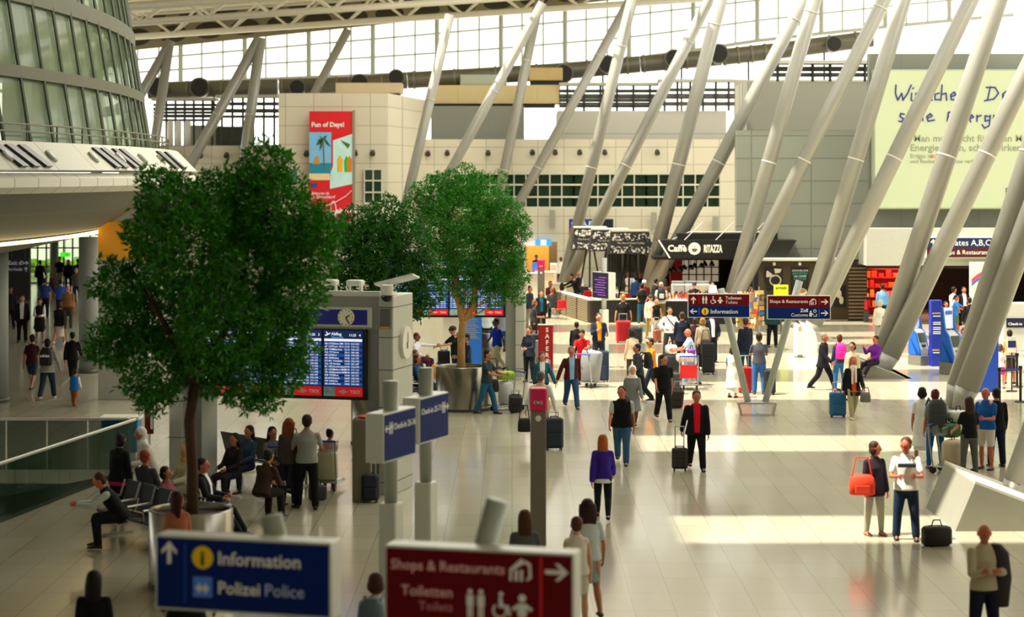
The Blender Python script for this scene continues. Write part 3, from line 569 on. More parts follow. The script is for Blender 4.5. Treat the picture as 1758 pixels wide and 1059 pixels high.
def kiosk(loc, rz, label):
    W, D, HT = 4.85, 1.3, 3.98; r = thing('departure_kiosk', label, 'departure board', loc, rz); x0, x1, y0, y1 = -W / 2, W / 2, -D / 2, D / 2
    for a, b in ((x0, x0 + .3), (x1 - .3, x1)):
        mb = MB(); mb.rbox(a, b, y0, y1, 0, HT, .02); p = mb.build('pier', m_kiosk, r)
        mb = MB()
        for z in (.25, 1.0, 1.75, 2.5, 3.15, 3.75): mb.box(a - .004, b + .004, y0 - .004, y1 + .004, z - .008, z + .008)
        mb.build('panel_joint', M('#4b4c46', .6), p)
    for a, b in ((x0 + .3, x0 + .62), (x1 - .62, x1 - .3)):
        mb = MB(); mb.box(a, b, y0 + .25, y1 - .25, 0, HT - .1); mb.build('side_panel', m_kgrey, r)
    mb = MB(); mb.box(x0 + .3, x1 - .3, y0 + .05, y1 - .05, 3.30, 3.96); hd = mb.build('header', M('#8a8d80', .5, .2), r)
    mb = MB(); mb.box(x0 + .45, x1 - .45, y0 + .02, y0 + .05, 3.34, 3.74); mb.build('header_frame', M('#c4cbbd', .4), hd)
    mb = MB(); mb.box(x0 + .53, x1 - .55, y0 + .005, y0 + .02, 3.39, 3.69); mb.build('header_face', m_hdr, hd)
    lettering('Abflug · Departures', .25, (x0 + 1.0, y0, 3.46), m_letter, hd); clock(hd, x1 - .98, 3.54, y0, .17)
    mb = MB(); mb.box(x0 + .3, x1 - .3, y0 + .12, y1 - .12, 3.94, 4.0); mb.box(x0 + .3, x1 - .3, y0 + .06, y0 + .1, 3.94, 4.06); mb.build('roof_tray', M('#cfd0c6', .5), r)
    mb = MB(); mb.box(x0 + .62, x1 - .62, y0 + .18, y1 - .3, 1.86, 3.32); bd = mb.build('screen_housing', m_black, r)
    n = 4; ww = (W - 1.34) / n; k_ = .05
    for k in range(n):
        a = x0 + .67 + k * ww + k_ / 2; b = a + ww - k_; yy = y0 + .16
        mb = MB(); mb.box(a, b, yy, yy + .03, 1.93, 3.26); s_ = mb.build('screen', m_scr, bd)
        mb = MB()
        for q in range(0, 15, 2): mb.box(a + .01, b - .01, yy - .003, yy, 3.02 - (q + 1) * .058, 3.02 - q * .058)
        mb.build('row_stripes', m_scr2, s_)
        mb = MB(); mb.box(a + .01, b - .01, yy - .006, yy, 3.04, 3.09); mb.build('column_heads', M('#eef4ff', .4, 0, 0, 6, .6), s_)
        lettering('Abflug', .085, (a + .16, yy - .004, 3.16), m_ink, s_); lettering('Departures', .055, (a + .16, yy - .004, 3.105), M('#6fb4ff', .4, 0, 0, 6, .4), s_, 'lettering', 'LEFT', 0)
        lettering('11:25   %d' % (k + 1), .07, (b - .04, yy - .004, 3.145), m_ink, s_, 'lettering', 'RIGHT')
        mb = MB(); mb.prism([(a + x * .13 + .02, yy - .005, 3.13 + z * .13) for x, z in ((0, .2), (.25, .1), (.9, .45), (1.0, .62), (.85, .62), (.62, .48), (.3, .8), (.2, .8), (.38, .38), (.12, .34))], (0, -.004, 0)); icon(mb, 'plane_symbol', m_ink, s_)
        rows = ROWS[k * 4:] + ROWS[:k * 4]
        for q, col_x in ((0, .02), (1, .2), (2, .44), (3, .58)):
            lettering('\n'.join(rw[q] for rw in rows), .052, (a + col_x, yy - .004, 2.975), m_ink, s_, 'lettering', 'LEFT', .006, '-y', 1, 1.115 * .58 / .58, .002, 1)
        mb = MB(); mb.box(a, b, yy - .006, yy, 1.93, 2.12); ad = mb.build('advert_strip', m_ad, s_)
        mb = MB(); mb.box(a, a + .24, yy - .01, yy - .005, 1.93, 2.12); mb.build('advert_picture', M('#9fc7d6', .4, 0, .7, 14), ad)
        mb = MB(); mb.prism([(a + .42 + x * .12, yy - .007, 2.025 + z * .05) for x, z in ((-1, 0), (-.4, .5), (0, 1), (.4, .5), (1, 0), (.4, -.5), (0, -1), (-.4, -.5))], (0, -.004, 0)); icon(mb, 'advert_symbol', M('#ffb0a8', .4, 0, 0), ad)
        lettering('TIXX', .095, (b - .05, yy - .007, 1.99), m_letter, ad, 'lettering', 'RIGHT', .02)
    mb = MB(); mb.rbox(x1 - .27, x1 - .03, y0 - .06, y0, 3.32, 3.72, .02); sp_ = mb.build('loudspeaker', M('#5c5e5a', .5), r); mb = MB(); mb.box(x1 - .24, x1 - .06, y0 - .068, y0 - .058, 3.33, 3.37); mb.build('yellow_tag', M('#d89a20', .5), sp_)
    c = MB(); c.cyl((x1, .1, 3.0), (x1 + .07, .1, 3.0), .33, None, 28); ck = c.build('side_clock', M('#e9e6da', .4), r, False); c = MB(); c.box(x1 + .07, x1 + .078, .09, .11, 3.0, 3.2); c.box(x1 + .07, x1 + .078, .04, .1, 2.88, 3.01); c.build('clock_hands', m_black, ck)
    # lamps, dome camera and tilted panel on the roof
    for xx in (x1 - 1.55, x1 - 1.0):
        mb = MB(); mb.rbox(xx - .16, xx + .16, -.2, .08, 4.14, 4.26, .03); mb.box(xx - .14, xx - .11, -.1, .0, 3.99, 4.15); mb.box(xx + .11, xx + .14, -.1, .0, 3.99, 4.15); fl_ = mb.build('floodlight', M('#cfd2cb', .45), r)
        mb = MB(); mb.tube([(xx - .16, .0, 4.2), (xx - .24, .05, 4.1), (xx - .2, .08, 4.0)], .012, 5); mb.build('cable', m_letter, fl_)
    mb = MB(); mt = Matrix.Translation((x1 - .1, -.1, 4.26)) @ Matrix.Rotation(R(-14), 4, 'Y') @ Matrix.Rotation(R(-12), 4, 'X'); mb.box(-.42, .42, -.2, .2, -.02, .02, mt); mb.tube([(x1 - .45, -.1, 3.98), (x1 - .25, -.1, 4.2)], .02, 6); mb.tube([(x1 - .3, .05, 3.98), (x1 - .1, 0, 4.22)], .02, 6); mb.build('tilted_panel', M('#d8d8d0', .4), r)
    mb = MB(); mb.cyl((x1 - .12, y0 - .02, 4.0), (x1 - .12, y0 - .02, 4.2), .13, None, 20); dm = mb.build('dome_camera', M('#dadad2', .4), r, False); mb = MB(); mb.ell((x1 - .12, y0 - .02, 3.98), .12, .12, .12, None, 16, 9); mb.build('dome', M('#15161a', .1), dm, True)
    return r
K1 = kiosk((-2.33 - 2.3 + .08, 40.7 + .62 + .62, 0), -15, 'grey departure kiosk with four blue flight screens behind the big front tree')
copy_thing(K1, (xa(772, 65.2), 65.4, 0), -2, 'grey departure kiosk farther back, its flight screens half hidden by the bright green tree')
# ------------------------------------------------------------------ planters and trees
m_planter = M('#9b968a', .24, .95, .04, 1.5); m_soil = M('#1e1611', .95, 0, .4, 20)
def planter(loc, rad, h, label):
    r = thing('steel_planter', label, 'planter', loc)
    mb = MB(); prof = [(rad, 0), (rad, h - .02), (rad - .015, h), (rad - .05, h), (rad - .06, h - .03), (rad - .06, h - .16), (0.001, h - .16), (.001, 0)]
    n = 56; rings = [[(p[0] * math.cos(2 * math.pi * k / n), p[0] * math.sin(2 * math.pi * k / n), p[1]) for k in range(n)] for p in prof]
    mb.rings(rings); smooth_by_angle(mb.build('drum', m_planter, r), 40)
    mb = MB(); mb.cyl((0, 0, h - .17), (0, 0, h - .10), rad - .065, None, 40); mb.build('soil', m_soil, r)
    mb = MB(); mb.cyl((0, 0, 0), (0, 0, .08), rad + .01, None, 56); mb.build('plinth_ring', M('#3a3a36', .5), r)
    return r
def leaf_mat(hexc, var):
    m = bpy.data.materials.new('leaves'); m.use_nodes = True; nt = m.node_tree; b = nt.nodes['Principled BSDF']; b.inputs['Roughness'].default_value = .38; b.inputs['Specular IOR Level'].default_value = .4
    g = nt.nodes.new('ShaderNodeNewGeometry'); cr = nt.nodes.new('ShaderNodeValToRGB'); c = lin(hexc)
    cr.color_ramp.elements[0].color = tuple(v * (1 - var) for v in c[:3]) + (1,); cr.color_ramp.elements[1].color = (min(1, c[0] * (1 + 1.2 * var)), min(1, c[1] * (1 + var)), c[2] * (1 + .4 * var), 1)
    nt.links.new(g.outputs['Random Per Island'], cr.inputs[0]); nt.links.new(cr.outputs[0], b.inputs['Base Color'])
    t = nt.nodes.new('ShaderNodeBsdfTranslucent'); t.inputs[0].default_value = (c[0] * 1.4, c[1] * 1.5, c[2] * .6, 1); mx = nt.nodes.new('ShaderNodeMixShader'); mx.inputs[0].default_value = .22
    nt.links.new(b.outputs[0], mx.inputs[1]); nt.links.new(t.outputs[0], mx.inputs[2]); nt.links.new(mx.outputs[0], nt.nodes['Material Output'].inputs[0]); return m
def tree(base, blobs, label, hexc, var, n_leaf, leaf, trunk_pts, tr, bark, seed, sprig=7):
    """blobs: (dx, dy, z, radius) foliage masses; leaves sit in sprigs on their outer shells"""
    rg = np.random.default_rng(seed); r = thing('indoor_tree', label, 'tree', base)
    mb = MB()
    for pts in trunk_pts[:1]:
        for (p, q, ra, rb) in zip(pts, pts[1:], tr, tr[1:]): mb.caps(p, q, ra, rb, 12)
    mb.build('trunk', bark, r, True)
    top = Vector(trunk_pts[0][-1])
    for pts in trunk_pts[1:]:
        mb = MB(); k = len(pts) - 1
        for i in range(k): mb.caps(pts[i], pts[i + 1], tr[-1] * (1 - .7 * i / k), tr[-1] * (1 - .7 * (i + 1) / k), 8)
        mb.build('branch', bark, r, True)
    for bx, by, bz, br_ in blobs:
        mb = MB(); e = Vector((bx, by, bz)); src = min((Vector(p[-1]) for p in trunk_pts), key=lambda p: (p - e).length); mid = (src + e) / 2 + Vector((0, 0, .12)); mb.caps(src, mid, tr[-1] * .32, tr[-1] * .22, 6); mb.caps(mid, e, tr[-1] * .22, tr[-1] * .1, 6)
        for _ in range(4):
            d = Vector(rg.normal(size=3)).normalized() * br_ * .8; mb.caps(e - d * .2, e + d, tr[-1] * .12, tr[-1] * .04, 5)
        mb.build('branch', bark, r, True)
    vol = np.array([b[3] ** 2 for b in blobs]); cnt = (n_leaf / sprig * vol / vol.sum()).astype(int); V = []; Fc = []
    B = np.array(blobs)
    for (bx, by, bz, br_), c in zip(blobs, cnt):
        d = rg.normal(size=(c, 3)); d /= np.linalg.norm(d, axis=1)[:, None]; d[:, 2] += .18
        rad = br_ * (1 - .55 * rg.random(c) ** 2.2); lump = 1 + .16 * np.sin(d[:, 0] * 5 + bx * 7) * np.cos(d[:, 2] * 6 + by * 3)
        P = np.array([bx, by, bz]) + d * (rad * lump)[:, None]
        for p, dd in zip(P, d):
            ax = dd + rg.normal(size=3) * .5; ax[2] += .15; ax /= np.linalg.norm(ax)
            for q in range(sprig):
                l = ax + rg.normal(size=3) * .75; l[2] -= .1; l /= np.linalg.norm(l)
                s = np.cross(l, rg.normal(size=3)); s /= np.linalg.norm(s) + 1e-9; nrm = np.cross(l, s)
                L = leaf * (.65 + .7 * rg.random()); wd = L * .17; o = p + rg.normal(size=3) * leaf * .35
                n0 = len(V); V += [o, o + l * L * .45 + s * wd + nrm * L * .05, o + l * L - nrm * L * .08, o + l * L * .45 - s * wd + nrm * L * .05]; Fc.append((n0, n0 + 1, n0 + 2, n0 + 3))
    me = bpy.data.meshes.new('foliage'); V = np.array(V, dtype=np.float32); nf = len(Fc)
    me.vertices.add(len(V)); me.vertices.foreach_set('co', V.ravel()); me.loops.add(nf * 4); me.loops.foreach_set('vertex_index', np.arange(nf * 4, dtype=np.int32)); me.polygons.add(nf); me.polygons.foreach_set('loop_start', np.arange(0, nf * 4, 4, dtype=np.int32)); me.update(); me.validate()
    me.materials.append(leaf_mat(hexc, var)); o = bpy.data.objects.new('foliage', me); C.objects.link(o); o.parent = r; o['kind'] = 'stuff'
    return r
bark1 = M('#4a3119', .9, 0, .35, 14); bark2 = M('#a8824a', .85, 0, .3, 14)
p1 = flr(328, 1004); planter(p1, .655, 1.2, 'round steel planter of the big front tree, behind the blue information board')
def bl(Y, base, lst):
    """foliage masses given as (picture x, picture y, extra depth, radius in px at that depth)"""
    return [(xa(x, Y) - base[0], dy, za(y, Y) - base[2], rp * Y / F) for x, y, dy, rp in lst]
Y1 = p1.y; b1 = Vector((p1.x, Y1, 1.05))
tree(b1, bl(Y1, b1, [(456, 298, .1, 46), (430, 340, -.2, 50), (286, 345, -.1, 52), (368, 356, .5, 58), (480, 380, -.3, 72), (268, 415, .2, 52), (330, 430, -.7, 90), (430, 450, .6, 85), (520, 440, -.2, 62), (545, 400, .2, 40), (206, 492, -.2, 44), (225, 560, .3, 55), (190, 600, 0, 42), (265, 640, -.2, 58), (300, 560, .6, 70), (390, 570, -.6, 78), (470, 590, .2, 66), (500, 520, .3, 60), (420, 655, 0, 56), (480, 640, .2, 40), (340, 650, .4, 46), (265, 690, 0, 28), (455, 690, .1, 24)]),
     'tall dark green indoor tree with a bent brown trunk, in front of the departure kiosk', '#2f7a10', .55, 50000, .105, [[(0.02, 0, 0), (.02, 0, .8), (-.03, 0, 1.5), (.06, .02, 2.1)], [(.06, .02, 2.1), (-.35, -.2, 3.0), (-.9, -.2, 3.9)], [(.06, .02, 2.1), (.5, .2, 2.9), (.8, .2, 3.8), (.95, .2, 4.8)], [(.06, .02, 2.1), (.1, 0, 3.2), (.2, .1, 4.4)]], [.10, .085, .08, .075], bark1, 3)
p2 = flr(795, 703); planter(p2, .745, 1.2, 'round steel planter of the bright green tree, beside the man in the striped shirt')
Y2 = p2.y; b2 = Vector((p2.x - .05, Y2, 1.05))
tree(b2, bl(Y2, b2, [(790, 325, 0, 36), (745, 345, .2, 40), (835, 340, .2, 40), (870, 380, 0, 36), (720, 350, -.1, 26), (790, 375, -.3, 52), (840, 400, .3, 44), (885, 400, .1, 26), (750, 400, .2, 42), (800, 430, 0, 46), (860, 440, .1, 34), (760, 450, .3, 30), (885, 440, 0, 20), (830, 480, .1, 26), (870, 490, 0, 24), (800, 505, 0, 22), (800, 470, .1, 34), (845, 470, .2, 36), (885, 478, .1, 24), (768, 490, .2, 22), (850, 512, .1, 22), (888, 515, 0, 13)]),
     'bright green indoor tree with a forked pale trunk, in the free standing steel planter', '#2f7d12', .45, 56000, .075, [[(0, 0, 0), (0, 0, .9), (.05, 0, 1.35)], [(.05, 0, 1.35), (-.12, 0, 2.1), (-.2, .1, 2.9), (-.32, .1, 4.2)], [(.05, 0, 1.35), (.32, .05, 1.75), (.42, .05, 2.8), (.62, .1, 4.0)]], [.115, .105, .1], bark2, 5, 6)
p3 = flr(645, 770); planter(p3, .655, 1.2, 'steel planter of the second dark tree, hidden behind the departure kiosk'); Y3 = 48.5; b3 = Vector((xa(650, Y3), Y3, 1.05)); bpy.data.objects['steel_planter.002'].location = (b3.x, Y3, 0)
tree(b3, bl(Y3, b3, [(660, 385, 0, 40), (620, 410, .2, 45), (700, 420, 0, 48), (650, 440, -.3, 52), (600, 450, .2, 38), (720, 470, .1, 34), (680, 480, -.2, 48), (630, 500, 0, 44), (735, 500, 0, 28), (720, 530, .2, 22), (690, 530, 0, 30), (590, 400, 0, 24), (585, 480, .2, 26)]),
     'second dark green indoor tree, behind the roof of the departure kiosk', '#226210', .5, 24000, .1, [[(0, 0, 0), (0, 0, .9), (.05, 0, 2.0)], [(.05, 0, 2.0), (-.25, 0, 3.0), (-.3, 0, 4.0)], [(.05, 0, 2.0), (.35, 0, 3.0), (.5, .1, 3.9)]], [.1, .09, .08], bark1, 9)
p4 = flr(822, 632); planter(p4, .745, 1.2, 'round steel planter behind the man in the blue polo shirt'); Y4 = p4.y; b4 = Vector((p4.x, Y4, 1.05))
tree(b4, bl(Y4, b4, [(800, 400, 0, 34), (850, 400, 0, 34), (825, 370, .2, 34), (830, 450, 0, 24)]), 'indoor tree with a thin brown trunk, behind the second departure kiosk', '#2b6d14', .45, 7000, .085, [[(0, 0, 0), (0, 0, 1.2), (.03, 0, 2.4)], [(.03, 0, 2.4), (-.2, 0, 3.2)], [(.03, 0, 2.4), (.3, 0, 3.2)]], [.1, .09, .07], M('#6b4a28', .9, 0, .3, 14), 13)
# ------------------------------------------------------------------ plinths of the columns
m_conc = M('#8d8c7e', .6, 0, .08, 3)
def plinth(pxs, Y, depth, label):
    """wedge block: picture outline of its face at depth Y"""
    r = thing('column_plinth', label, 'plinth', at(pxs[0][0], HY + F * H / Y, Y)); o = r.location
    mb = MB(); mb.prism([at(x, y, Y) - o for x, y in pxs], (0, depth, 0)); mb.build('block', m_conc, r)
    top = [q for q in pxs if q[1] < max(p[1] for p in pxs) - 6]
    mb = MB(); a, b = at(*top[0], Y) - o, at(*top[-1], Y) - o; u = Vector((0, 0, .05)); mb.prism([a, b, b + u, a + u], (0, depth, 0)); mb.build('pale_cap', M('#cfcdbd', .5), r)
Yp = 64.0; by = HY + F * H / Yp
plinth([(1462, by), (1474, 618), (1570, 655), (1566, by)], Yp, 3.0, 'low slanted plinth below the seated person in purple')
Yp = 36.6; by = HY + F * H / Yp
plinth([(1640, by), (1674, 830), (1850, 896), (1850, by)], Yp, 2.6, 'dark slanted column plinth at the picture edge, beside the man in the beige jacket')
Yp = 78.0; by = HY + F * H / Yp
plinth([(1376, by), (1384, 562), (1436, 585), (1440, by)], Yp, 3, 'slanted plinth behind the white standing figure display')
# ------------------------------------------------------------------ stelae with a pink cap
m_pink = M('#e0105e', .45, 0, 0); m_stele = M('#7f776a', .45, .35, .04)
def stele(loc, w_, h_, cap_h, label, rnd_cap=False):
    r = thing('info_stele', label, 'stele', loc); mb = MB(); mb.rbox(-w_ / 2, w_ / 2, -.14, .14, 0, h_ - cap_h, .015); mb.build('shaft', m_stele, r)
    mb = MB(); mb.rbox(-w_ / 2 - .015, w_ / 2 + .015, -.16, .16, h_ - cap_h, h_, .03); c = mb.build('pink_cap', m_pink, r)
    mb = MB()
    for k, dx in enumerate((-.05, .04)): disc(mb, dx, h_ - cap_h * .62, .028, -.162, 10)
    mb.box(-.06, .05, -.168, -.16, h_ - cap_h * .66, h_ - cap_h * .58); mb.build('key_symbol', m_letter, c)
    mb = MB(); disc(mb, 0, h_ - cap_h - .12, .05, -.142, 14); mb.build('small_disc', m_letter, r); return r
def stele_at(px, top, bot, wpx, cap, label):
    p = flr(px, bot); s = F / p.y; stele(p, wpx / s, (bot - top) / s, cap / s, label)
stele_at(924, 665, 962, 27, 39, 'tall grey info stele with a pink cap, before the man in the beige vest')
stele_at(929, 446, 560, 12, 17, 'slim grey info stele with a pink cap, beside the standing woman in teal')
# ------------------------------------------------------------------ advertising banner on the block
Yn = 107.2; r = thing('advertising_banner', 'tall red holiday banner with beach pictures hung on the cream block', 'banner', (xa(568, Yn), Yn, za(380, Yn)))
bw = (xa(605, Yn) - xa(531, Yn)) / 2; bh = za(191, Yn) - za(380, Yn); m_bred = M('#e01020', .5, 0, .03)
mb = MB(); mb.box(-bw, bw, 0, .25, 0, bh); pn = mb.build('banner_cloth', m_bred, r); mb = MB(); mb.box(bw, bw + .12, -.05, .3, -.05, bh + .05); mb.build('edge_profile', M('#8d8a70', .5), r)
fz = lambda f: bh * (1 - f); fx = lambda f: -bw + 2 * bw * f
def quad(name, pts, hexc, y=-.01, parent=pn):
    mb = MB(); mb.prism([(fx(a), y, fz(b)) for a, b in pts], (0, -.012, 0)); return mb.build(name, M(hexc, .5, 0, .12, 3), parent)
quad('picture_sky', [(0, .19), (.51, .19), (.51, .47), (0, .47)], '#7ec0ef'); quad('picture_sea', [(0, .47), (.51, .47), (.5, .565), (0, .565)], '#1b8aa5'); quad('picture_sand', [(0, .565), (.5, .565), (.47, .625), (0, .625)], '#ead7a0')
quad('picture_beach', [(.55, .265), (1, .205), (1, .66), (.48, .705), (.48, .57), (.55, .5)], '#c8f0ee')
quad('picture_palm_stem', [(.31, .25), (.33, .25), (.36, .5), (.33, .5)], '#6b4a2a', -.024); quad('picture_rock', [(.08, .48), (.12, .42), (.2, .4), (.25, .48)], '#c98d3c', -.024)
for k, (a, b) in enumerate(((.16, .31), (.22, .22), (.42, .22), (.5, .32), (.36, .34), (.24, .36))):
    quad('picture_palm_leaf', [(.32, .245), (.3 + (a - .32) * .5, .235 + (b - .25) * .3), (a, b), (.33 + (a - .32) * .4, .265 + (b - .25) * .5)], '#355c22', -.03)
for cx_, col_ in ((.7, '#e8941c'), (.72, '#f0c01c'), (.86, '#2bb52b'), (.93, '#e07b18')): quad('picture_figure', [(cx_ - .05, .45), (cx_, .4), (cx_ + .06, .44), (cx_ + .05, .55), (cx_ - .04, .55)], col_, -.024 - .004 * cx_)
quad('picture_palm_leaf', [(.72, .26), (.95, .3), (.9, .34)], '#4a6a2a', -.024)
lettering('Fun of Days!', .34, (fx(.05), -.02, fz(.14)), m_letter, pn, 'lettering', 'LEFT', .03); lettering('Balearen ab', .2, (fx(.05), -.02, fz(.755)), m_letter, pn); lettering('ab Düsseldorf', .22, (fx(.05), -.02, fz(.79)), m_letter, pn)
quad('blue_badge', [(.04, .655), (.19, .655), (.19, .69), (.04, .69)], '#27438f', -.02); lettering('airberlin', .4, (fx(.62), -.02, fz(.925)), m_letter, pn, 'lettering', 'LEFT', .03)
mb = MB(); mb.tube([(fx(.56) + .14 * math.cos(t), -.03, fz(.9) + .48 * math.sin(t)) for t in [k * math.pi / 12 for k in range(25)]], .025, 5); mb.tube([(fx(a), -.03, fz(b)) for a, b in ((.04, .86), (.25, .865), (.45, .85), (.65, .815), (.85, .77), (.98, .72))], .02, 5); disc(mb, fx(.57), fz(.925), .13, -.02); mb.build('ring_logo', m_letter, pn)
# small wall lamps and cameras on the facades
for px, py, Y in ((497, 263, 107.9), (527, 263, 107.9), (610, 262, 107.9), (640, 262, 107.9), (735, 263, 117.9), (768, 262, 117.9), (838, 262, 117.9), (914, 261, 117.9), (953, 261, 117.9), (995, 261, 117.9), (1038, 261, 117.9), (1080, 262, 117.9), (1128, 261, 117.9), (303, 266, 111.9), (345, 266, 111.9), (390, 266, 111.9)):
    r = thing('wall_spotlight', 'small dark round spotlight on the cream facade, one of a level row', 'spotlight', at(px, py, Y), 0, 'spotlights in a row on the cream facades')
    mb = MB(); mb.cyl((0, .02, 0), (0, -.2, 0), .05, None, 8); mb.cyl((0, -.12, .06), (0, -.3, -.08), .13, .16, 12); mb.build('lamp', M('#4a4a42', .4, .3), r)
# ------------------------------------------------------------------ plant on the roofs: ducts, pipes, boxes
m_duct = M('#6f6c60', .45, .5, .1, 2); m_dark = M('#161712', .6)
YD = 122.0; dl = [(255, 156), (480, 150), (600, 146), (700, 138), (970, 122), (1100, 110), (1240, 98), (1330, 88), (1500, 66)]
for k, ((a, ya), (b, yb)) in enumerate(zip(dl, dl[1:])):
    lab = ['over the terrace railing', 'above the low wing roof', 'above the banner block', 'at the corner of the banner block', 'above the cream air handling boxes', 'above the pipe rack', 'at the right end of the pipe rack', 'above the grey upper box'][k]
    p, q = at(a, ya, YD), at(b, yb, YD); r = thing('ventilation_duct', 'fat dark round ventilation duct section ' + lab, 'duct', p); d = q - p
    mb = MB(); mb.cyl((0, 0, 0), d * .985, .5, None, 20); mb.build('pipe', m_duct, r, False); smooth_by_angle(r.children[0], 50)
    mb = MB(); mb.cyl((d.x * .5, 0, d.z * .5 - .4), (d.x * .5, 0, (7.98 if k < 2 else 8.3) - p.z), .06, None, 6); mb.build('support', m_dgrey, r)
    for t in (.04, .3, .56, .82):
        mb = MB(); n_ = d.normalized(); c = d * t; mb.cyl(c - n_ * .06, c + n_ * .06, .56, None, 20); mb.build('collar', M('#85826f', .4, .5), r)
for k, (px, py, rr) in enumerate(((270, 150, .62), (342, 150, .6), (510, 150, .5), (617, 143, .58), (680, 133, .5), (968, 126, .58), (1043, 110, .55), (1157, 100, .55), (1234, 92, .6), (1432, 75, .5))):
    lab = ['beside the steep column at the glass tower', 'over the pale roof boxes', 'left of the slanted strut behind the block', 'just above the banner block roof', 'at the right corner of the block roof', 'between the cream boxes and a slanted column', 'over the left part of the pipe rack', 'over the middle of the pipe rack', 'at the right end of the pipe rack', 'over the grey upper box'][k]
    c = at(px, py, YD - .9); r = thing('air_inlet', 'dark round duct mouth ' + lab, 'duct', c); mb = MB(); mb.cyl((0, 0, 0), (0, .9, 0), rr, None, 22); mb.build('mouth', m_duct, r); mb = MB(); mb.cyl((0, -.03, 0), (0, .3, 0), rr * .86, None, 22); mb.build('opening', m_dark, r)
def roof_box(x0, x1, y0, y1, Y, hexc, label, dp=2.0, cat='machine'):
    p = at((x0 + x1) / 2, y1, Y); r = thing('air_handling_unit', label, cat, p); w_ = (xa(x1, Y) - xa(x0, Y)) / 2; h_ = za(y0, Y) - za(y1, Y)
    mb = MB(); mb.rbox(-w_, w_, 0, dp, 0, h_, .05); mb.build('casing', M(hexc, .6, 0, .06), r)
    mb = MB(); mb.box(-w_ * .92, w_ * .92, .1, dp - .1, -.2, 0); mb.build('skid', m_dark, r)
    mb = MB(); n_ = max(2, int(w_ * 1.4))
    for k in range(n_): x = -w_ + 2 * w_ * (k + .5) / n_; mb.box(x - w_ / n_ * .7, x + w_ / n_ * .7, -.03, 0, h_ * .12, h_ * .88)
    mb.build('door_panel', M(hexc, .5, 0, .03), r); return r
roof_box(735, 962, 146, 178, 120.2, '#d8c490', 'long cream air handling unit on the facade roof, behind the slanted columns'); roof_box(790, 870, 128, 146, 121, '#b9c4b4', 'pale green box on top of the long cream air handling unit'); roof_box(576, 690, 142, 160, 119, '#dcc9a4', 'cream box just behind the roof of the banner block'); roof_box(908, 966, 116, 138, 120.5, '#cdb27c', 'small tan box on top of the long cream unit, near the duct mouth')
roof_box(326, 372, 215, 251, 119, '#a9aaa0', 'pale grey box on the low wing roof'); roof_box(373, 420, 217, 250, 118.8, '#4c5247', 'dark grey box on the low wing roof, beside the pale one')
for k, x in enumerate((292, 306, 322)):
    p = at(x, 252, 117); r = thing('white_tank', 'white upright tank behind the thin pipes on the low wing roof', 'tank', p, 0, 'white tanks on the low wing roof'); mb = MB(); mb.cyl((0, 0, 0), (0, 0, 1.4), .18, None, 14); mb.ell((0, 0, 1.4), .18, .18, .12, None, 14, 6); mb.build('body', m_white, r, True)
def rack(x0, x1, ytop, ybot, Y, lab, beams, nx):
    p = at((x0 + x1) / 2, ybot, Y); r = thing('pipe_rack', lab, 'pipes', p); w_ = (xa(x1, Y) - xa(x0, Y)) / 2; zz = lambda y: za(y, Y) - p.z
    mb = MB(); mb.box(-w_, w_, -.5, .9, zz(ytop), zz(ytop) + .16); mb.build('platform', M('#b5b3a4', .6), r)
    for k in range(nx):
        x = -w_ + 2 * w_ * (k + .5) / nx; mb = MB(); mb.cyl((x, 0, 0), (x, 0, zz(ytop)), .07, None, 6); mb.build('post', m_dgrey, r)
    for yb_, rr in beams:
        mb = MB(); mb.cyl((-w_, .25, zz(yb_)), (w_, .25, zz(yb_)), rr, None, 10); mb.build('pipe', M('#585a50', .5, .3), r)
rack(960, 1130, 147, 190, 120, 'rack of dark pipes above the pale penthouse wall', [(156, .1), (165, .14), (172, .1), (180, .16)], 6)
rack(1130, 1262, 141, 190, 119, 'second rack of dark pipes, nearer the tall grey wall', [(154, .1), (165, .16), (178, .12)], 6)
rack(262, 372, 173, 252, 118, 'rack of pipes over the low wing roof, beside the glass tower', [(180, .08), (187, .1), (193, .08), (199, .1), (206, .07)], 7); rack(372, 480, 168, 252, 117.5, 'rack of pipes over the low wing roof, beside the banner block', [(178, .1), (190, .12), (200, .08)], 6)
rack(1320, 1500, 110, 140, 96.4, 'rack of pipes on top of the grey upper box', [(118, .12), (128, .1)], 6)
# ------------------------------------------------------------------ lit energy board on the right wall
Yb2 = 88.2; x0, x1 = xa(1500, Yb2), 24.5; z0, z1 = za(359, Yb2), za(119, Yb2)
r = thing('lit_advert_board', 'huge pale backlit advert board with handwriting behind the sloping columns', 'advert board', (x0, Yb2, z0)); W_, Hh = x1 - x0, z1 - z0
mb = MB(); mb.rbox(0, W_, 0, .6, 0, Hh, .03); mb.build('box', M('#a5aa94', .5), r); mb = MB(); mb.box(.06, W_ - .06, -.02, 0, .06, Hh - .06); f_ = mb.build('lit_face', M('#b6bf9c', .7, 0, .02, 2, .18), r)
m_pen = M('#2a2f86', .5, 0, 0)
def bz(px, py): return (xa(px, Yb2) - x0, -.03, za(py, Yb2) - z0)
def handwrite(strokes, rr=.036):
    for st in strokes:
        mb = MB(); mb.tube([bz(*p) for p in st], rr, 5); mb.build('handwriting', m_pen, f_)
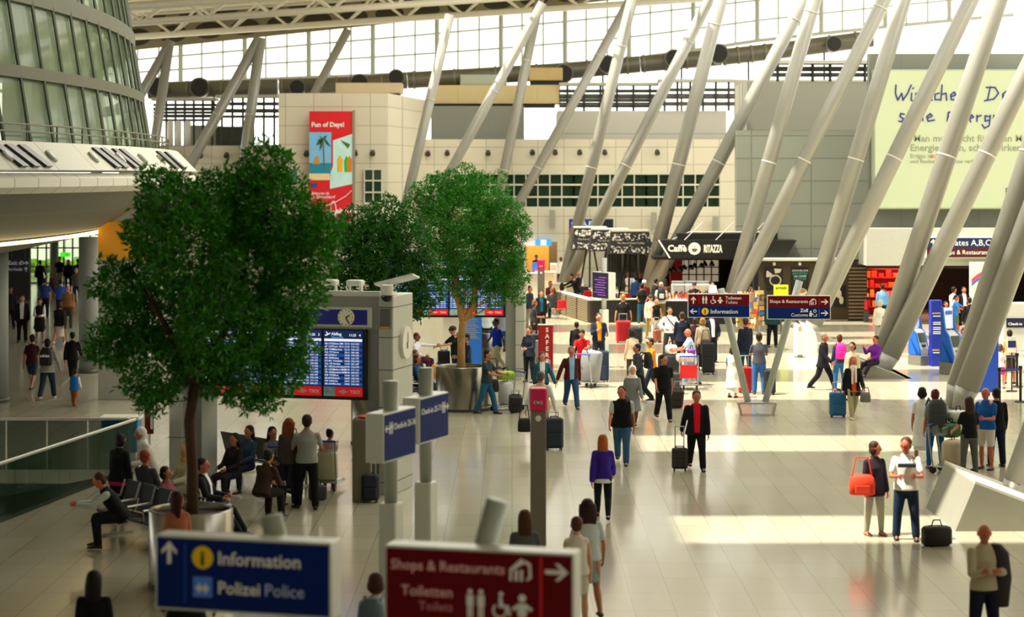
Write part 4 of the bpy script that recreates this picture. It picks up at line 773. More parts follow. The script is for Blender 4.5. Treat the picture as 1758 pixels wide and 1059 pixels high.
handwrite([[(1538, 146), (1537, 160), (1541, 172), (1548, 160), (1550, 172), (1558, 160), (1564, 146)], [(1565, 160), (1564, 172), (1567, 173)], [(1567, 152), (1568, 151)], [(1573, 165), (1580, 162), (1578, 157), (1572, 161), (1573, 171), (1582, 171)],
  [(1596, 160), (1593, 170), (1600, 172)], [(1612, 160), (1605, 162), (1605, 171), (1613, 171)], [(1617, 146), (1615, 172)], [(1616, 162), (1624, 160), (1625, 172)], [(1632, 166), (1641, 163), (1638, 158), (1632, 163), (1633, 171), (1642, 171)], [(1648, 160), (1647, 172)], [(1648, 163), (1655, 160)],
  [(1700, 149), (1695, 172)], [(1693, 150), (1708, 150), (1714, 160), (1706, 170), (1690, 173)], [(1722, 165), (1730, 162), (1727, 157), (1721, 162), (1722, 171), (1732, 170)],
  [(1552, 196), (1546, 195), (1545, 200), (1551, 204), (1548, 209), (1543, 208)], [(1560, 202), (1567, 199), (1564, 195), (1559, 199), (1561, 207), (1570, 206)], [(1576, 196), (1575, 208)], [(1576, 199), (1583, 196), (1584, 207)], [(1592, 203), (1600, 199), (1597, 195), (1591, 200), (1593, 208), (1604, 206)],
  [(1640, 192), (1628, 193), (1626, 208), (1641, 208)], [(1627, 200), (1638, 200)], [(1648, 197), (1648, 208)], [(1648, 200), (1656, 197), (1658, 208)], [(1664, 204), (1671, 201), (1668, 197), (1663, 202), (1666, 209)], [(1677, 198), (1677, 208)], [(1677, 201), (1684, 198)], [(1698, 200), (1691, 199), (1691, 208), (1698, 206)], [(1700, 198), (1698, 216), (1690, 220), (1686, 214)], [(1706, 198), (1706, 209)], [(1714, 204), (1721, 201), (1718, 197), (1713, 202), (1716, 209)]])
m_fade = M('#8d947a', .5, 0, 0); q = bz(1568, 243); lettering('Man muss nicht für jeden Morgen', .42, q, m_fade, f_, 'lettering', 'LEFT', .01); lettering('Energiezählen, schon wirken', .42, bz(1562, 259), m_fade, f_); q = bz(1562, 271)
lettering('Erdgas ist', .26, q, m_fade, f_, 'lettering', 'LEFT', 0); lettering('sicher', .26, bz(1596, 271), M('#e07a6a', .5, 0, 0), f_); lettering('und flexibel ohne Pause verfügbar', .24, bz(1562, 280), m_fade, f_, 'lettering', 'LEFT', 0); lettering('Erdgas.', .42, bz(1725, 334), M('#4a4f4a', .5, 0, 0), f_, 'lettering', 'LEFT', 0)
# ------------------------------------------------------------------ gates sign over the shop
Yg2 = 86.6; r = thing('gates_sign', 'wide blue and dark red gates sign on the pale fascia over the shop', 'sign', at(1654, 443, Yg2)); sx = (xa(1718, Yg2) - xa(1590, Yg2)) / 2; hz = za(407, Yg2) - za(443, Yg2)
mb = MB(); mb.rbox(-sx, sx, 0, .42, 0, hz, .02); b_ = mb.build('case', m_case, r)
mb = MB(); mb.box(-sx + .03, sx - .03, -.01, 0, hz * .5, hz - .03); mb.build('blue_face', M('#0a2550', .35, 0, .03), b_); mb = MB(); mb.box(-sx + .03, sx - .03, -.01, 0, .03, hz * .5); mb.build('red_face', M('#4d0a14', .35, 0, .03), b_)
lettering('Gates A,B,C', .36, (-sx + .95, -.012, hz * .6), m_letter, b_, 'lettering', 'LEFT', .0); lettering('Shops & Restaurants', .26, (-sx + .6, -.012, hz * .18), m_letter, b_, 'lettering', 'LEFT', .0); mb = MB(); arrow(mb, -sx + .3, hz * .74, .3, 'u', -.012); arrow(mb, -sx + .3, hz * .28, .28, 'r', -.012); icon(mb, 'pictograms', m_letter, b_)
# ------------------------------------------------------------------ shop stock: lit red shelves and boxes
lt = bpy.data.lights.new('shop_lamp', 'AREA'); lt.energy = 160; lt.color = (1, .42, .25); lt.shape = 'RECTANGLE'; lt.size = 3; lt.size_y = 3
r = thing('shop_ceiling_lamp', 'warm ceiling lamp inside the red shop', 'lamp', (18.0, 92.5, 2.25)); o = bpy.data.objects.new('shop_light', lt); C.objects.link(o); o.parent = r; mb = MB(); mb.box(-.6, .6, -.6, .6, .02, .06); mb.build('housing', m_dgrey, r)
r = thing('shop_shelf', 'red shop shelf unit behind the man in the blue shirt', 'shelf', (xa(1524, 93.5), 93.5, 0))
mb = MB(); mb.box(-1.2, 1.2, .3, .36, 0, 2.2); mb.build('back_panel', M('#c81a10', .6), r)
for z in (.35, .8, 1.25, 1.7, 2.1):
    mb = MB(); mb.box(-1.2, 1.2, -.25, .3, z - .02, z + .02); mb.build('shelf_board', M('#e04020', .5), r)
k = 0
for z in (.37, .82, 1.27, 1.72):
    x = -1.15
    while x < 1.05:
        w_ = rnd.uniform(.16, .34); h_ = rnd.uniform(.14, .34); mb = MB(); mb.rbox(-w_ / 2, w_ / 2, -.15, .15, 0, h_, .01); o = mb.build('goods_box', M(rnd.choice(['#e8301a', '#f0602a', '#d01810', '#f09a4a', '#b81408', '#f4d0a0']), .5)); o.location = (xa(1524, 93.5) + x + w_ / 2, 93.35, z)
        tag(o, 'red or orange package on the red shop shelf', 'package', 'packages on the red shop shelf'); x += w_ + rnd.uniform(.02, .1)
r = thing('arch_poster', 'tall pale poster with a coloured arch at the shop entrance', 'poster', (xa(1690, 86.4), 86.4, 0)); mb = MB(); mb.rbox(-.62, .62, 0, .12, 0, 2.7, .02); p_ = mb.build('panel', M('#d9e8c4', .5, 0, 0, 6, .15), r)
mb = MB(); ac = [(-.55 + 1.1 * k / 14, 1.75 + .6 * math.sin(math.pi * (.12 + .6 * k / 14))) for k in range(15)]; mb.prism([(x, -.01, z) for x, z in ac] + [(x, -.01, z - .16) for x, z in reversed(ac)], (0, -.01, 0)); mb.build('arch', M('#c43a5a', .5), p_)
mb = MB(); mb.prism([(x, -.01, z - .18) for x, z in ac] + [(x, -.01, z - .3) for x, z in reversed(ac)], (0, -.01, 0)); mb.build('arch_band', M('#4a5fb8', .5), p_)
# ------------------------------------------------------------------ cafe: canopy, counter, posters, lampshades
Yc = 90.6; r = thing('cafe_canopy', 'black coffee bar canopy with a cream cup logo', 'canopy', (xa(1130, Yc), Yc, za(443, Yc))); Wc = xa(1368, Yc) - xa(1130, Yc); Hc_ = za(412, Yc) - za(443, Yc)
mb = MB(); mb.prism([(0, 0, Hc_), (Wc, 0, Hc_), (Wc - .5, 0, 0), (.5, 0, 0)], (0, 1.6, 0)); c_ = mb.build('fascia', M('#0d0b0a', .4), r)
mb = MB(); mb.prism([(-.02, -.02, Hc_), (.06, -.02, Hc_), (.56, -.02, 0), (.48, -.02, 0)], (0, .1, 0)); mb.build('pale_edge', m_white, r)
m_cafe = M('#f4efd2', .5, 0, 0, 6, .15); lettering('Caffè', .40, (.42, -.01, .30), m_cafe, c_, 'lettering', 'LEFT', .03); mb = MB(); disc(mb, 1.61, .42, .27, -.004, 28, .03); d_ = mb.build('cup_disc', m_cafe, c_)
mb = MB(); mb.prism([(1.61 + x * .22, -.036, .4 + z * .22) for x, z in ((-.62, .1), (.62, .1), (.48, -.35), (.2, -.55), (-.2, -.55), (-.48, -.35))], (0, -.004, 0)); mb.tube([(1.61, -.04, .44), (1.64, -.04, .5), (1.59, -.04, .55), (1.63, -.04, .6)], .01, 5); mb.build('cup', M('#6b5030', .5), d_)
o = lettering('RITAZZA', .40, (2.02, -.01, .26), m_cafe, c_, 'lettering', 'LEFT', .035); o.scale = (.5, 1.15, 1)
mb = MB()
for x in (1.2, 2.6, 4.0): mb.tube([(x, .3, Hc_), (x + .9, 1.45, Hc_ + .75)], .02, 5)
mb.tube([(.7, .6, Hc_ + .02), (1.5, 1.3, Hc_ + .32), (5.2, 1.3, Hc_ + .32)], .03, 5); mb.build('stay_rod', M('#c9c7b8', .4, .5), r)
mb = MB(); mb.box(.9, 5.4, .7, 1.5, Hc_ + .02, Hc_ + .28); mb.build('roof_tray', m_black, r)
Yw = 90.3; mb = MB(); mb.box(xa(1302, Yw), xa(1456, Yw), Yw, Yw + .3, 0, za(446, Yw)); struct(mb.build('wall_cafe', M('#4a3d25', .7, 0, .08)))
mb = MB(); mb.box(xa(1120, 99.5), xa(1302, 99.5), 99.5, 99.8, 0, 2.5); mb.box(xa(1302, Yw) - .2, xa(1302, Yw), Yw, 99.5, 0, 2.6); struct(mb.build('wall_cafe_back', M('#16100c', .8)))
mb = MB(); mb.box(xa(1120, 93), xa(1302, Yw), 92.4, 99.8, 2.55, 2.7); struct(mb.build('ceiling_cafe', M('#14110f', .8)))
mb = MB(); mb.box(xa(1296, Yw), xa(1458, Yw), Yw - .5, Yw + .3, za(447, Yw), za(443, Yw)); struct(mb.build('trim_1', M('#d0cbb5', .5)))
def poster(x0, x1, y0, y1, Y, label, base='#17130f'):
    p = at((x0 + x1) / 2, y1, Y); r = thing('framed_poster', label, 'poster', p); w_ = (xa(x1, Y) - xa(x0, Y)) / 2; h_ = za(y0, Y) - za(y1, Y)
    mb = MB(); mb.rbox(-w_, w_, 0, .05, 0, h_, .01); o = mb.build('panel', M(base, .5), r); return o, w_, h_
o, w_, h_ = poster(1314, 1344, 459, 496, Yw - .06, 'dark coffee poster with a white cup drawn large, above the customs sign')
mb = MB(); mb.tube([(.05 + .24 * math.cos(t), -.02, h_ * .4 + .22 * math.sin(t)) for t in [k * math.pi / 10 for k in range(21)]], .03, 6); mb.prism([(-.34, -.01, h_ * .82), (-.3, -.01, h_ * .86), (0, -.01, h_ * .62), (-.02, -.01, h_ * .56), (-.36, -.01, h_ * .55)], (0, -.01, 0)); mb.prism([(.0, -.01, h_ * .95), (.33, -.01, h_ * .93), (.26, -.01, h_ * .76), (.04, -.01, h_ * .72)], (0, -.01, 0)); mb.build('cup_drawing', M('#e9e2cc', .5, 0, 0), o)
o, w_, h_ = poster(1359, 1388, 460, 508, Yw - .06, 'dark coffee poster with teal lettering and a cappuccino cup')
lettering('DISCOVER OUR', .1, (0, -.004, h_ * .88), m_letter, o, 'lettering', 'CENTER'); lettering('ARTISTRY', .16, (0, -.004, h_ * .76), M('#1fa39a', .5, 0, 0), o, 'lettering', 'CENTER'); lettering('with COFFEE', .1, (0, -.004, h_ * .68), m_letter, o, 'lettering', 'CENTER'); lettering('COFFEE', .16, (0, -.004, h_ * .57), M('#1fa39a', .5, 0, 0), o, 'lettering', 'CENTER')
mb = MB(); mb.ell((.05, -.02, h_ * .14), .26, .02, .17, None, 18, 9); mb.build('cup_drawing', M('#efe8d6', .5), o); mb = MB(); mb.ell((.06, -.035, h_ * .18), .19, .02, .1, None, 18, 9); mb.build('coffee', M('#c8873c', .5), o)
o, w_, h_ = poster(1432, 1452, 490, 526, Yw - .06, 'small dark coffee poster beside the slatted shutter'); mb = MB(); mb.ell((-.05, -.02, h_ * .6), .12, .02, .2, None, 14, 8); mb.ell((.06, -.02, h_ * .3), .1, .02, .18, None, 14, 8); mb.build('cup_drawing', M('#e2d6b4', .5), o)
for k, (px, l_) in enumerate(((1329, 'cup drawing poster'), (1373, 'teal lettered poster'))):
    r = thing('spotlight', 'small white round spotlight over the ' + l_, 'spotlight', at(px, 453, Yw - .35)); mb = MB(); mb.cyl((0, .3, .08), (0, 0, .05), .02, None, 6); mb.ell((0, 0, 0), .07, .07, .08, None, 12, 7); mb.build('lamp', m_white, r)
r = thing('slatted_shutter', 'brown closed shutter of level slats beside the red shop', 'shutter', (xa(1456, 89.2), 89.2, 0)); ws = xa(1489, 89.2) - xa(1456, 89.2); mb = MB(); mb.box(0, ws, .05, .1, 0, 2.45); mb.build('backing', M('#1c130d', .7), r)
mb = MB(); z = .1
while z < 2.4: mb.box(.02, ws - .02, -.02, .05, z, z + .085); z += .155
mb.build('slats', M('#6b5238', .6, 0, .12), r)
r = thing('fire_extinguisher', 'red fire extinguisher standing before the slatted shutter', 'extinguisher', (xa(1487, 88.6), 88.6, .5)); mb = MB(); mb.cyl((0, 0, 0), (0, 0, .42), .085, None, 14); mb.ell((0, 0, .42), .085, .085, .07, None, 14, 6); mb.build('tank', m_red, r, True); mb = MB(); mb.box(-.03, .03, -.08, .03, .48, .53); mb.tube([(0, -.05, .5), (.1, -.08, .4), (.09, -.08, .15)], .012, 5); mb.build('valve_hose', m_black, r); mb = MB(); mb.box(-.1, .1, -.1, .1, -.5, 0); mb.build('stand', m_dgrey, r)
# counter with machines and bottles
Yk2 = 87.2; cx0, cx1 = xa(1143, Yk2), xa(1300, Yk2); r = thing('coffee_counter', 'long black coffee bar counter with a white top', 'counter', (cx0, Yk2, 0)); Lc = cx1 - cx0
mb = MB(); mb.rbox(0, Lc, 0, .9, 0, 1.0, .02); mb.build('front', M('#120f0e', .4), r); mb = MB(); mb.rbox(-.05, Lc + .05, -.06, .96, 1.0, 1.06, .015); mb.build('worktop', m_white, r); mb = MB()
for k in range(1, 4): mb.box(Lc * k / 4 - .01, Lc * k / 4 + .01, -.01, 0, .05, .98)
mb.build('panel_joint', M('#3a3330', .5), r)
for k in range(72):
    x = cx0 + .05 + (Lc - .1) * k / 72; y = Yk2 + .12 + (k % 4) * .19; h_ = rnd.uniform(.18, .32); mb = MB(); rr = rnd.uniform(.03, .05)
    prof = [(rr, 0), (rr, h_ * .6), (rr * .4, h_ * .78), (rr * .4, h_)]; mb.rings([[(p[0] * math.cos(2 * math.pi * j / 10), p[0] * math.sin(2 * math.pi * j / 10), p[1]) for j in range(10)] for p in prof]); o = mb.build('bottle', M(rnd.choice(['#a9431a', '#d8cfae', '#7a3b1a', '#c9501e', '#e5e0cc', '#3b4a28', '#b01a18', '#d89038']), .25), None, True); o.location = (x, y, 1.06)
    tag(o, 'bottle in the crowded row on the coffee bar counter', 'bottle', 'bottles on the coffee bar counter')
for k, (px, lab, hexc) in enumerate(((1165, 'steel coffee machine on the counter behind the backpack man', '#b9bcb6'), (1185, 'white coffee machine at the middle of the counter', '#e4e2d4'), (1206, 'cream coffee machine at the far counter end, above the sign', '#d9d2b4'))):
    r = thing('coffee_machine', lab, 'machine', (xa(px, 89.6), 89.6, 1.0)); mb = MB(); mb.rbox(-.32, .32, -.25, .25, .0, .62, .05); mb.build('housing', M(hexc, .3, .4), r)
    mb = MB(); mb.box(-.26, .26, -.3, -.24, .2, .24); mb.cyl((-.12, -.3, .3), (-.12, -.3, .2), .04); mb.cyl((.12, -.3, .3), (.12, -.3, .2), .04); mb.build('spout', m_black, r); mb = MB(); mb.rbox(-.3, .3, -.2, .2, .62, .74, .02); mb.build('cup_tray', m_steel, r)
mb = MB(); mb.rbox(0, 5, 0, .6, 0, 1.0, .02); o = mb.build('back_counter', M('#1a1512', .5)); o.location = (xa(1150, 89.3), 89.3, 0); tag(o, 'low dark back counter carrying the coffee machines', 'counter')
r = thing('cafe_wall_shelf', 'lit grid shelf of pale crockery on the dark cafe wall', 'shelf', (xa(1196, 98.8), 98.8, 1.2)); mb = MB(); mb.box(-1.1, 1.1, .3, .34, 0, 1.1); mb.build('lit_back', M('#e8d2b0', .6, 0, .3, 4, .25), r); mb = MB()
for k in range(7): mb.box(-1.1 + k * .366 - .02, -1.1 + k * .366 + .02, 0, .3, 0, 1.1)
for z in (0, .36, .72, 1.08): mb.box(-1.1, 1.1, 0, .3, z - .02, z + .02)
mb.build('grid', m_black, r)
mb = MB(); mb.rbox(-.3, .3, 0, .2, 0, 2.4, .02); o = mb.build('red_panel', M('#c2101a', .5)); o.location = (xa(1161, 98), 98, 0); tag(o, 'plain red panel beside the slanted column under the cafe canopy', 'panel')
for k in range(9):
    r = thing('pendant_lamp', 'black pendant lamp in the row over the coffee bar', 'lamp', (xa(1150 + k * 9, 93), 93 + (k % 2) * .8, 2.02 + .04 * k), 0, 'pendant lamps over the coffee bar'); mb = MB(); mb.cyl((0, 0, .1), (0, 0, .57 - .04 * k), .012, None, 5); mb.build('cable', m_black, r); mb = MB(); mb.cyl((0, 0, -.1), (0, 0, .12), .15, .05, 14); mb.build('lamp_shade', M('#0b0b0b', .3), r, True)
r = thing('table_lamp', 'pinkish white table lamp on the coffee bar counter', 'lamp', (xa(1224, 88), 88, 1.06)); mb = MB(); mb.cyl((0, 0, 0), (0, 0, .3), .03, None, 8); mb.build('foot', m_black, r); mb = MB(); mb.cyl((0, 0, .26), (0, 0, .56), .2, .14, 16); mb.build('lamp_shade', M('#f0d6c4', .6, 0, 0, 6, .3), r)
# lampshades with photo collages on tripods
mcol = bpy.data.materials.new('photo_collage'); mcol.use_nodes = True; nt = mcol.node_tree; b = nt.nodes['Principled BSDF']; tc = nt.nodes.new('ShaderNodeTexCoord'); vo = nt.nodes.new('ShaderNodeTexVoronoi'); vo.distance = 'CHEBYCHEV'; vo.inputs['Scale'].default_value = 5.5; ns = nt.nodes.new('ShaderNodeTexNoise'); ns.inputs['Scale'].default_value = 9; ns.inputs['Detail'].default_value = 4
cr = nt.nodes.new('ShaderNodeValToRGB'); cr.color_ramp.interpolation = 'CONSTANT'; cr.color_ramp.elements[0].color = lin('#14110f'); cr.color_ramp.elements[1].color = lin('#d8d2c4'); cr.color_ramp.elements[1].position = .53
nt.links.new(tc.outputs['Object'], ns.inputs[0]); nt.links.new(ns.outputs[0], cr.inputs[0]); nt.links.new(cr.outputs[0], b.inputs['Base Color']); b.inputs['Roughness'].default_value = .6
m_shade = M('#1b1715', .6)
for k, (xl, xr, yt, yb_, Y, lab) in enumerate(((980, 1046, 391, 428, 102, 'dark lampshade with a photo collage, the one before the two column feet'), (1010, 1084, 394, 430, 99, 'middle dark lampshade with a photo collage, between two like it'), (1043, 1119, 397, 435, 96, 'dark lampshade with a photo collage, the one closest to the coffee bar'))):
    cx_ = (xl + xr) / 2; r = thing('giant_lampshade', lab, 'lampshade', (xa(cx_, Y), Y, 0)); hw = (xa(xr, Y) - xa(xl, Y)) / 2; zt, zb = za(yt, Y), za(yb_, Y); tw = hw * .82
    mb = MB(); mb.rings([[(-hw, -hw, zb), (hw, -hw, zb), (hw, hw, zb), (-hw, hw, zb)], [(-tw, -tw, zt), (tw, -tw, zt), (tw, tw, zt), (-tw, tw, zt)]]); s_ = mb.build('shade', m_shade, r)
    mb = MB(); mb.box(-tw - .03, tw + .03, -tw - .03, tw + .03, zt, zt + .06); mb.build('pale_rim', M('#cfc7b0', .5), r)
    n_ = Vector((0, -(zt - zb), -(hw - tw) * -1)).normalized()
    def fp(u, v, off=.012):
        z = zb + (zt - zb) * v; hy = hw + (tw - hw) * v; return Vector((u * hy, -hy - off, z))
    for row, (v0, v1) in enumerate(((.06, .36), (.62, .92))):
        u = -.95
        while u < .9:
            wd = rnd.uniform(.1, .2); t_ = rnd.uniform(-.05, .05); mb = MB(); mb.prism([fp(u, v0 + t_), fp(min(.97, u + wd), v0 + t_), fp(min(.97, u + wd), v1 + t_), fp(u, v1 + t_)], (0, -.006, 0)); mb.build('photograph', mcol, s_); u += wd + rnd.uniform(.01, .05)
    o = lettering('The Art of Good Coffee', .13, fp(.0, .46, .02), M('#e0d8c0', .5, 0, 0), s_, 'lettering', 'CENTER', 0)
    for a in (90, 210, 330):
        mb = MB(); mb.cyl((math.cos(R(a)) * .15, math.sin(R(a)) * .15, zb + .3), (math.cos(R(a)) * .75, math.sin(R(a)) * .75, 0), .045, None, 8); mb.build('leg', m_black, r)
# seating enclosure of the cafe
A_, B_, D_ = flr(955, 538), flr(1013, 556), flr(1108, 554)
r = thing('cafe_partition', 'waist high cafe partition, slatted on one side and black on the other', 'partition', B_)
def wallseg(p, q, h_, th, mat, name, parent, z=0):
    p, q = p - B_, q - B_; d = (q - p).normalized(); n_ = Vector((-d.y, d.x, 0)) * th; mb = MB(); mb.prism([(p.x, p.y, z), (q.x, q.y, z), (q.x + n_.x, q.y + n_.y, z), (p.x + n_.x, p.y + n_.y, z)], (0, 0, h_)); return mb.build(name, mat, parent)
wallseg(A_, B_, 1.0, .12, M('#2a2018', .6), 'slatted_side', r); wallseg(B_, D_, 1.0, .12, M('#15120f', .5), 'black_side', r); wallseg(A_, B_, .05, .3, M('#e3dac0', .5), 'top_board', r, 1.0); wallseg(B_, D_, .05, .3, M('#e3dac0', .5), 'top_board', r, 1.0)
mb = MB(); d = (B_ - A_); n_ = Vector((d.y, -d.x, 0)).normalized() * .03
for z in range(11):
    for t0, t1 in ((.04, .3), (.34, .62), (.66, .94)):
        p, q = A_ + d * t0 - B_, A_ + d * t1 - B_; zz = .08 + z * .083; mb.prism([(p.x, p.y, zz), (q.x, q.y, zz), (q.x, q.y, zz + .05), (p.x, p.y, zz + .05)], n_)
mb.build('slats', M('#8a7a5c', .6, 0, .1), r)
mb = MB(); slab(mb, [tuple(flr(938, 532))[:2], tuple(flr(1016, 560))[:2], tuple(flr(1118, 557))[:2], tuple(flr(1090, 505))[:2], tuple(flr(950, 505))[:2]], 0, .03); struct(mb.build('floor_cafe', M('#b59a72', .5, 0, .1, 3)))
def cafe_table(px, py, lab, hexc='#e6e0cc'):
    r = thing('cafe_table', lab, 'table', flr(px, py)); mb = MB(); mb.cyl((0, 0, .71), (0, 0, .75), .42, None, 20); mb.build('tabletop', M(hexc, .4), r); mb = MB(); mb.cyl((0, 0, 0), (0, 0, .71), .04, None, 8); mb.cyl((0, 0, 0), (0, 0, .03), .26, None, 14); mb.build('leg', m_black, r)
for k, (x, y, l_) in enumerate(((975, 532, 'pale round cafe table by the slatted partition'), (1058, 528, 'pale round cafe table behind the info pillar'), (1088, 520, 'pale cafe table before the queue'), (936, 546, 'pale round cafe table outside the partition'), (1022, 520, 'pale cafe table under the middle lampshade'))): cafe_table(x, y, l_)
def cafe_chair(px, py, rz, lab, hexc):
    r = thing('cafe_chair', lab, 'chair', flr(px, py), rz); m_ = M(hexc, .45)
    mb = MB(); mb.rbox(-.21, .21, -.21, .21, .43, .47, .02); mb.build('seat', m_, r); mb = MB(); mb.rbox(-.21, .21, .18, .22, .5, .86, .02); mb.build('backrest', m_, r)
    for sx in (-1, 1):
        for sy in (-1, 1): mb = MB(); mb.cyl((sx * .18, sy * .18, .43), (sx * .21, sy * .21, 0), .014, None, 6); mb.build('leg', m_steel, r)
for x, y, rz, l_, c_ in ((962, 548, 200, 'red cafe chair at the end of the slatted partition', '#c8101c'), (1012, 531, 20, 'red cafe chair behind the black partition', '#c8101c'), (1080, 536, 0, 'red cafe chair beside the info pillar', '#c8101c'), (1003, 521, 180, 'black cafe chair under the lampshades', '#151515'), (1038, 524, 0, 'black cafe chair behind the red ones', '#151515'), (1070, 515, 150, 'black cafe chair before the queue', '#151515')): cafe_chair(x, y, rz, l_, c_)
# ------------------------------------------------------------------ check-in counters below the far facade
lt = bpy.data.lights.new('counter_lamp', 'AREA'); lt.energy = 260; lt.color = (1, .85, .6); lt.shape = 'RECTANGLE'; lt.size = 6; lt.size_y = 3
r = thing('counter_ceiling_lamp', 'ceiling light over the far service counters', 'lamp', (1.0, 121.5, 3.6)); o = bpy.data.objects.new('counter_light', lt); C.objects.link(o); o.parent = r; mb = MB(); mb.box(-2, 2, -.3, .3, .03, .1); mb.build('housing', m_white, r)
r = thing('service_counter_wall', 'orange wall panel behind the far service counter', 'panel', (xa(928, 123), 123, 0)); mb = MB(); mb.box(-1.0, .5, 0, .1, 0, 2.6); mb.build('panel', M('#d29a3a', .6), r); mb = MB(); mb.box(.5, 1.4, 0, .1, 0, 2.6); mb.build('brown_panel', M('#6b553a', .6), r)
r = thing('lit_counter_sign', 'light blue lit sign over the far service counter', 'sign', at(933, 422, 117.6)); mb = MB(); mb.rbox(-.46, .46, 0, .45, 0, .38, .01); s_ = mb.build('panel', M('#3a9be0', .4, 0, 0, 6, .5), r); mb = MB(); mb.box(-.16, .16, -.01, 0, .04, .34); mb.build('white_field', M('#f4f4f0', .4, 0, 0, 6, .5), s_)
r = thing('lit_counter_sign', 'pinkish white lit sign over the far counter, beside the light blue one', 'sign', at(906, 422, 117.6)); mb = MB(); mb.rbox(-.4, .4, 0, .45, 0, .38, .01); mb.build('panel', M('#e3c6dc', .4, 0, .1, 5, .5), r)
for x, y, w_, h_, l_, hexc in ((936, 500, 1.0, 1.05, 'beige service desk under the light blue sign', '#cdbb96'), (905, 505, 1.3, 1.1, 'pale service desk behind the second departure kiosk', '#d8cfb8'), (968, 514, 1.6, .8, 'low cream desk behind the cafe seats', '#e0d6bc')):
    p = flr(x, y); r = thing('service_desk', l_, 'desk', p); mb = MB(); mb.rbox(-w_ / 2, w_ / 2, -.3, .3, 0, h_, .02); mb.build('front', M(hexc, .5), r); mb = MB(); mb.rbox(-w_ / 2 - .05, w_ / 2 + .05, -.35, .35, h_, h_ + .05, .01); mb.build('top', m_white, r)
r = thing('display_stand', 'upright display stand with rows of leaflets beside the service desk', 'stand', flr(950, 498)); mb = MB(); mb.rbox(-.17, .17, -.1, .1, .1, 1.5, .01); s_ = mb.build('panel', M('#efe6d6', .5), r); mb = MB()
for k in range(8): mb.box(-.14, .14, -.11, -.1, .25 + k * .15, .33 + k * .15)
mb.build('leaflets', M('#e0a48c', .5, 0, .3), s_); mb = MB(); mb.box(-.2, .2, -.15, .15, 0, .1); mb.build('foot', m_dgrey, r)
r = thing('banner_stand', 'small blue display with a red dot at the far counter', 'stand', flr(921, 500)); mb = MB(); mb.rbox(-.24, .24, -.03, .03, .9, 1.6, .01); s_ = mb.build('panel', M('#4a6fd0', .5), r); mb = MB(); disc(mb, -.04, 1.12, .08, -.032); mb.build('red_dot', M('#e04a60', .5), s_); mb = MB(); mb.cyl((0, 0, 0), (0, 0, .9), .03); mb.cyl((0, 0, 0), (0, 0, .03), .2); mb.build('stand', m_black, r)
Yq = 116.8; r = thing('facade_gates_sign', 'blue and red gates sign on the far facade behind the lampshades', 'sign', at(1015, 404, Yq)); sx = (xa(1053, Yq) - xa(977, Yq)) / 2; hz = za(376, Yq) - za(404, Yq); mb = MB(); mb.rbox(-sx, sx, 0, .2, 0, hz, .02); b_ = mb.build('case', m_dgrey, r)
mb = MB(); mb.box(-sx + .04, sx * .25, -.01, 0, hz * .45, hz - .04); mb.build('blue_face', M('#0f3aa0', .35, 0, .03), b_); mb = MB(); mb.box(-sx + .04, sx * .25, -.01, 0, .04, hz * .45); mb.build('red_face', M('#b01020', .35, 0, .03), b_); mb = MB(); mb.box(sx * .3, sx - .04, -.01, 0, .04, hz - .04); mb.build('dark_screen', M('#16202e', .3), b_)
lettering('A,B,C', .42, (-sx * .42, -.012, hz * .56), m_letter, b_); mb = MB(); arrow(mb, -sx + .25, hz * .72, .32, 'u', -.012); pict_shop(mb, -sx + .25, hz * .24, .3, -.012); icon(mb, 'pictograms', m_letter, b_)
mb = MB(); mb.box(xa(1042, 117), xa(1122, 117), 116.9, 117, 0, 2.5); g = struct(mb.build('window_40', glass_mat('#2a2a22', .8))); mb = MB()
for k in range(4): x = xa(1042, 117) + 2.67 * k / 3; mb.box(x - .05, x + .05, 116.8, 116.9, 0, 2.5)
mb.build('window_frame', M('#3a382e', .5), g)
# loudspeakers on facades
for px, py, Y, l_ in ((948, 375, 117.8, 'grey tilted wall loudspeaker beside the far gates sign'), (1122, 379, 117.8, 'grey tilted wall loudspeaker above the coffee bar'), (1228, 386, 117.8, 'grey wall loudspeaker beside the grey block, above the canopy')):
    r = thing('wall_loudspeaker', l_, 'loudspeaker', at(px, py, Y)); mb = MB(); mt = Matrix.Rotation(R(10), 4, 'X'); mb.box(-.16, .16, -.3, -.05, -.5, .5, mt); mb.build('case', M('#9b9a8e', .5), r); mb = MB(); mb.box(-.05, .05, -.1, .2, -.05, .05); mb.build('bracket', m_dgrey, r)
# ------------------------------------------------------------------ glass balustrade round the stair opening
gl_rail = glass_mat('#24503a', .2, .03); m_rail = M('#c9c9b8', .35, .3, .02)
def balustrade(p, q, n, label):
    r = thing('glass_balustrade', label, 'balustrade', p); d = q - p; u = d.normalized(); nn = Vector((-u.y, u.x, 0)) * .02
    for k in range(n):
        a, b = d * (k / n) + u * .02, d * ((k + 1) / n) - u * .02; mb = MB(); mb.prism([a + Vector((0, 0, -.25)), b + Vector((0, 0, -.25)), b + Vector((0, 0, 1.06)), a + Vector((0, 0, 1.06))], nn); mb.build('glass_pane', gl_rail, r)
    mb = MB(); mb.caps((0, 0, 1.09), d + Vector((0, 0, 1.09)), .035, None, 10); mb.build('handrail', m_rail, r, True); return r
balustrade(P1 + Vector((-.05, -.03, 0)), flr(-60, 921) + Vector((0, -.03, 0)), 4, 'green glass balustrade with a pale handrail running towards the seated man')
balustrade(P1 + Vector((-.2, .05, 0)), Vector((xa(-60, Yb), Yb + .05, 0)), 4, 'green glass balustrade along the far edge of the stair opening')
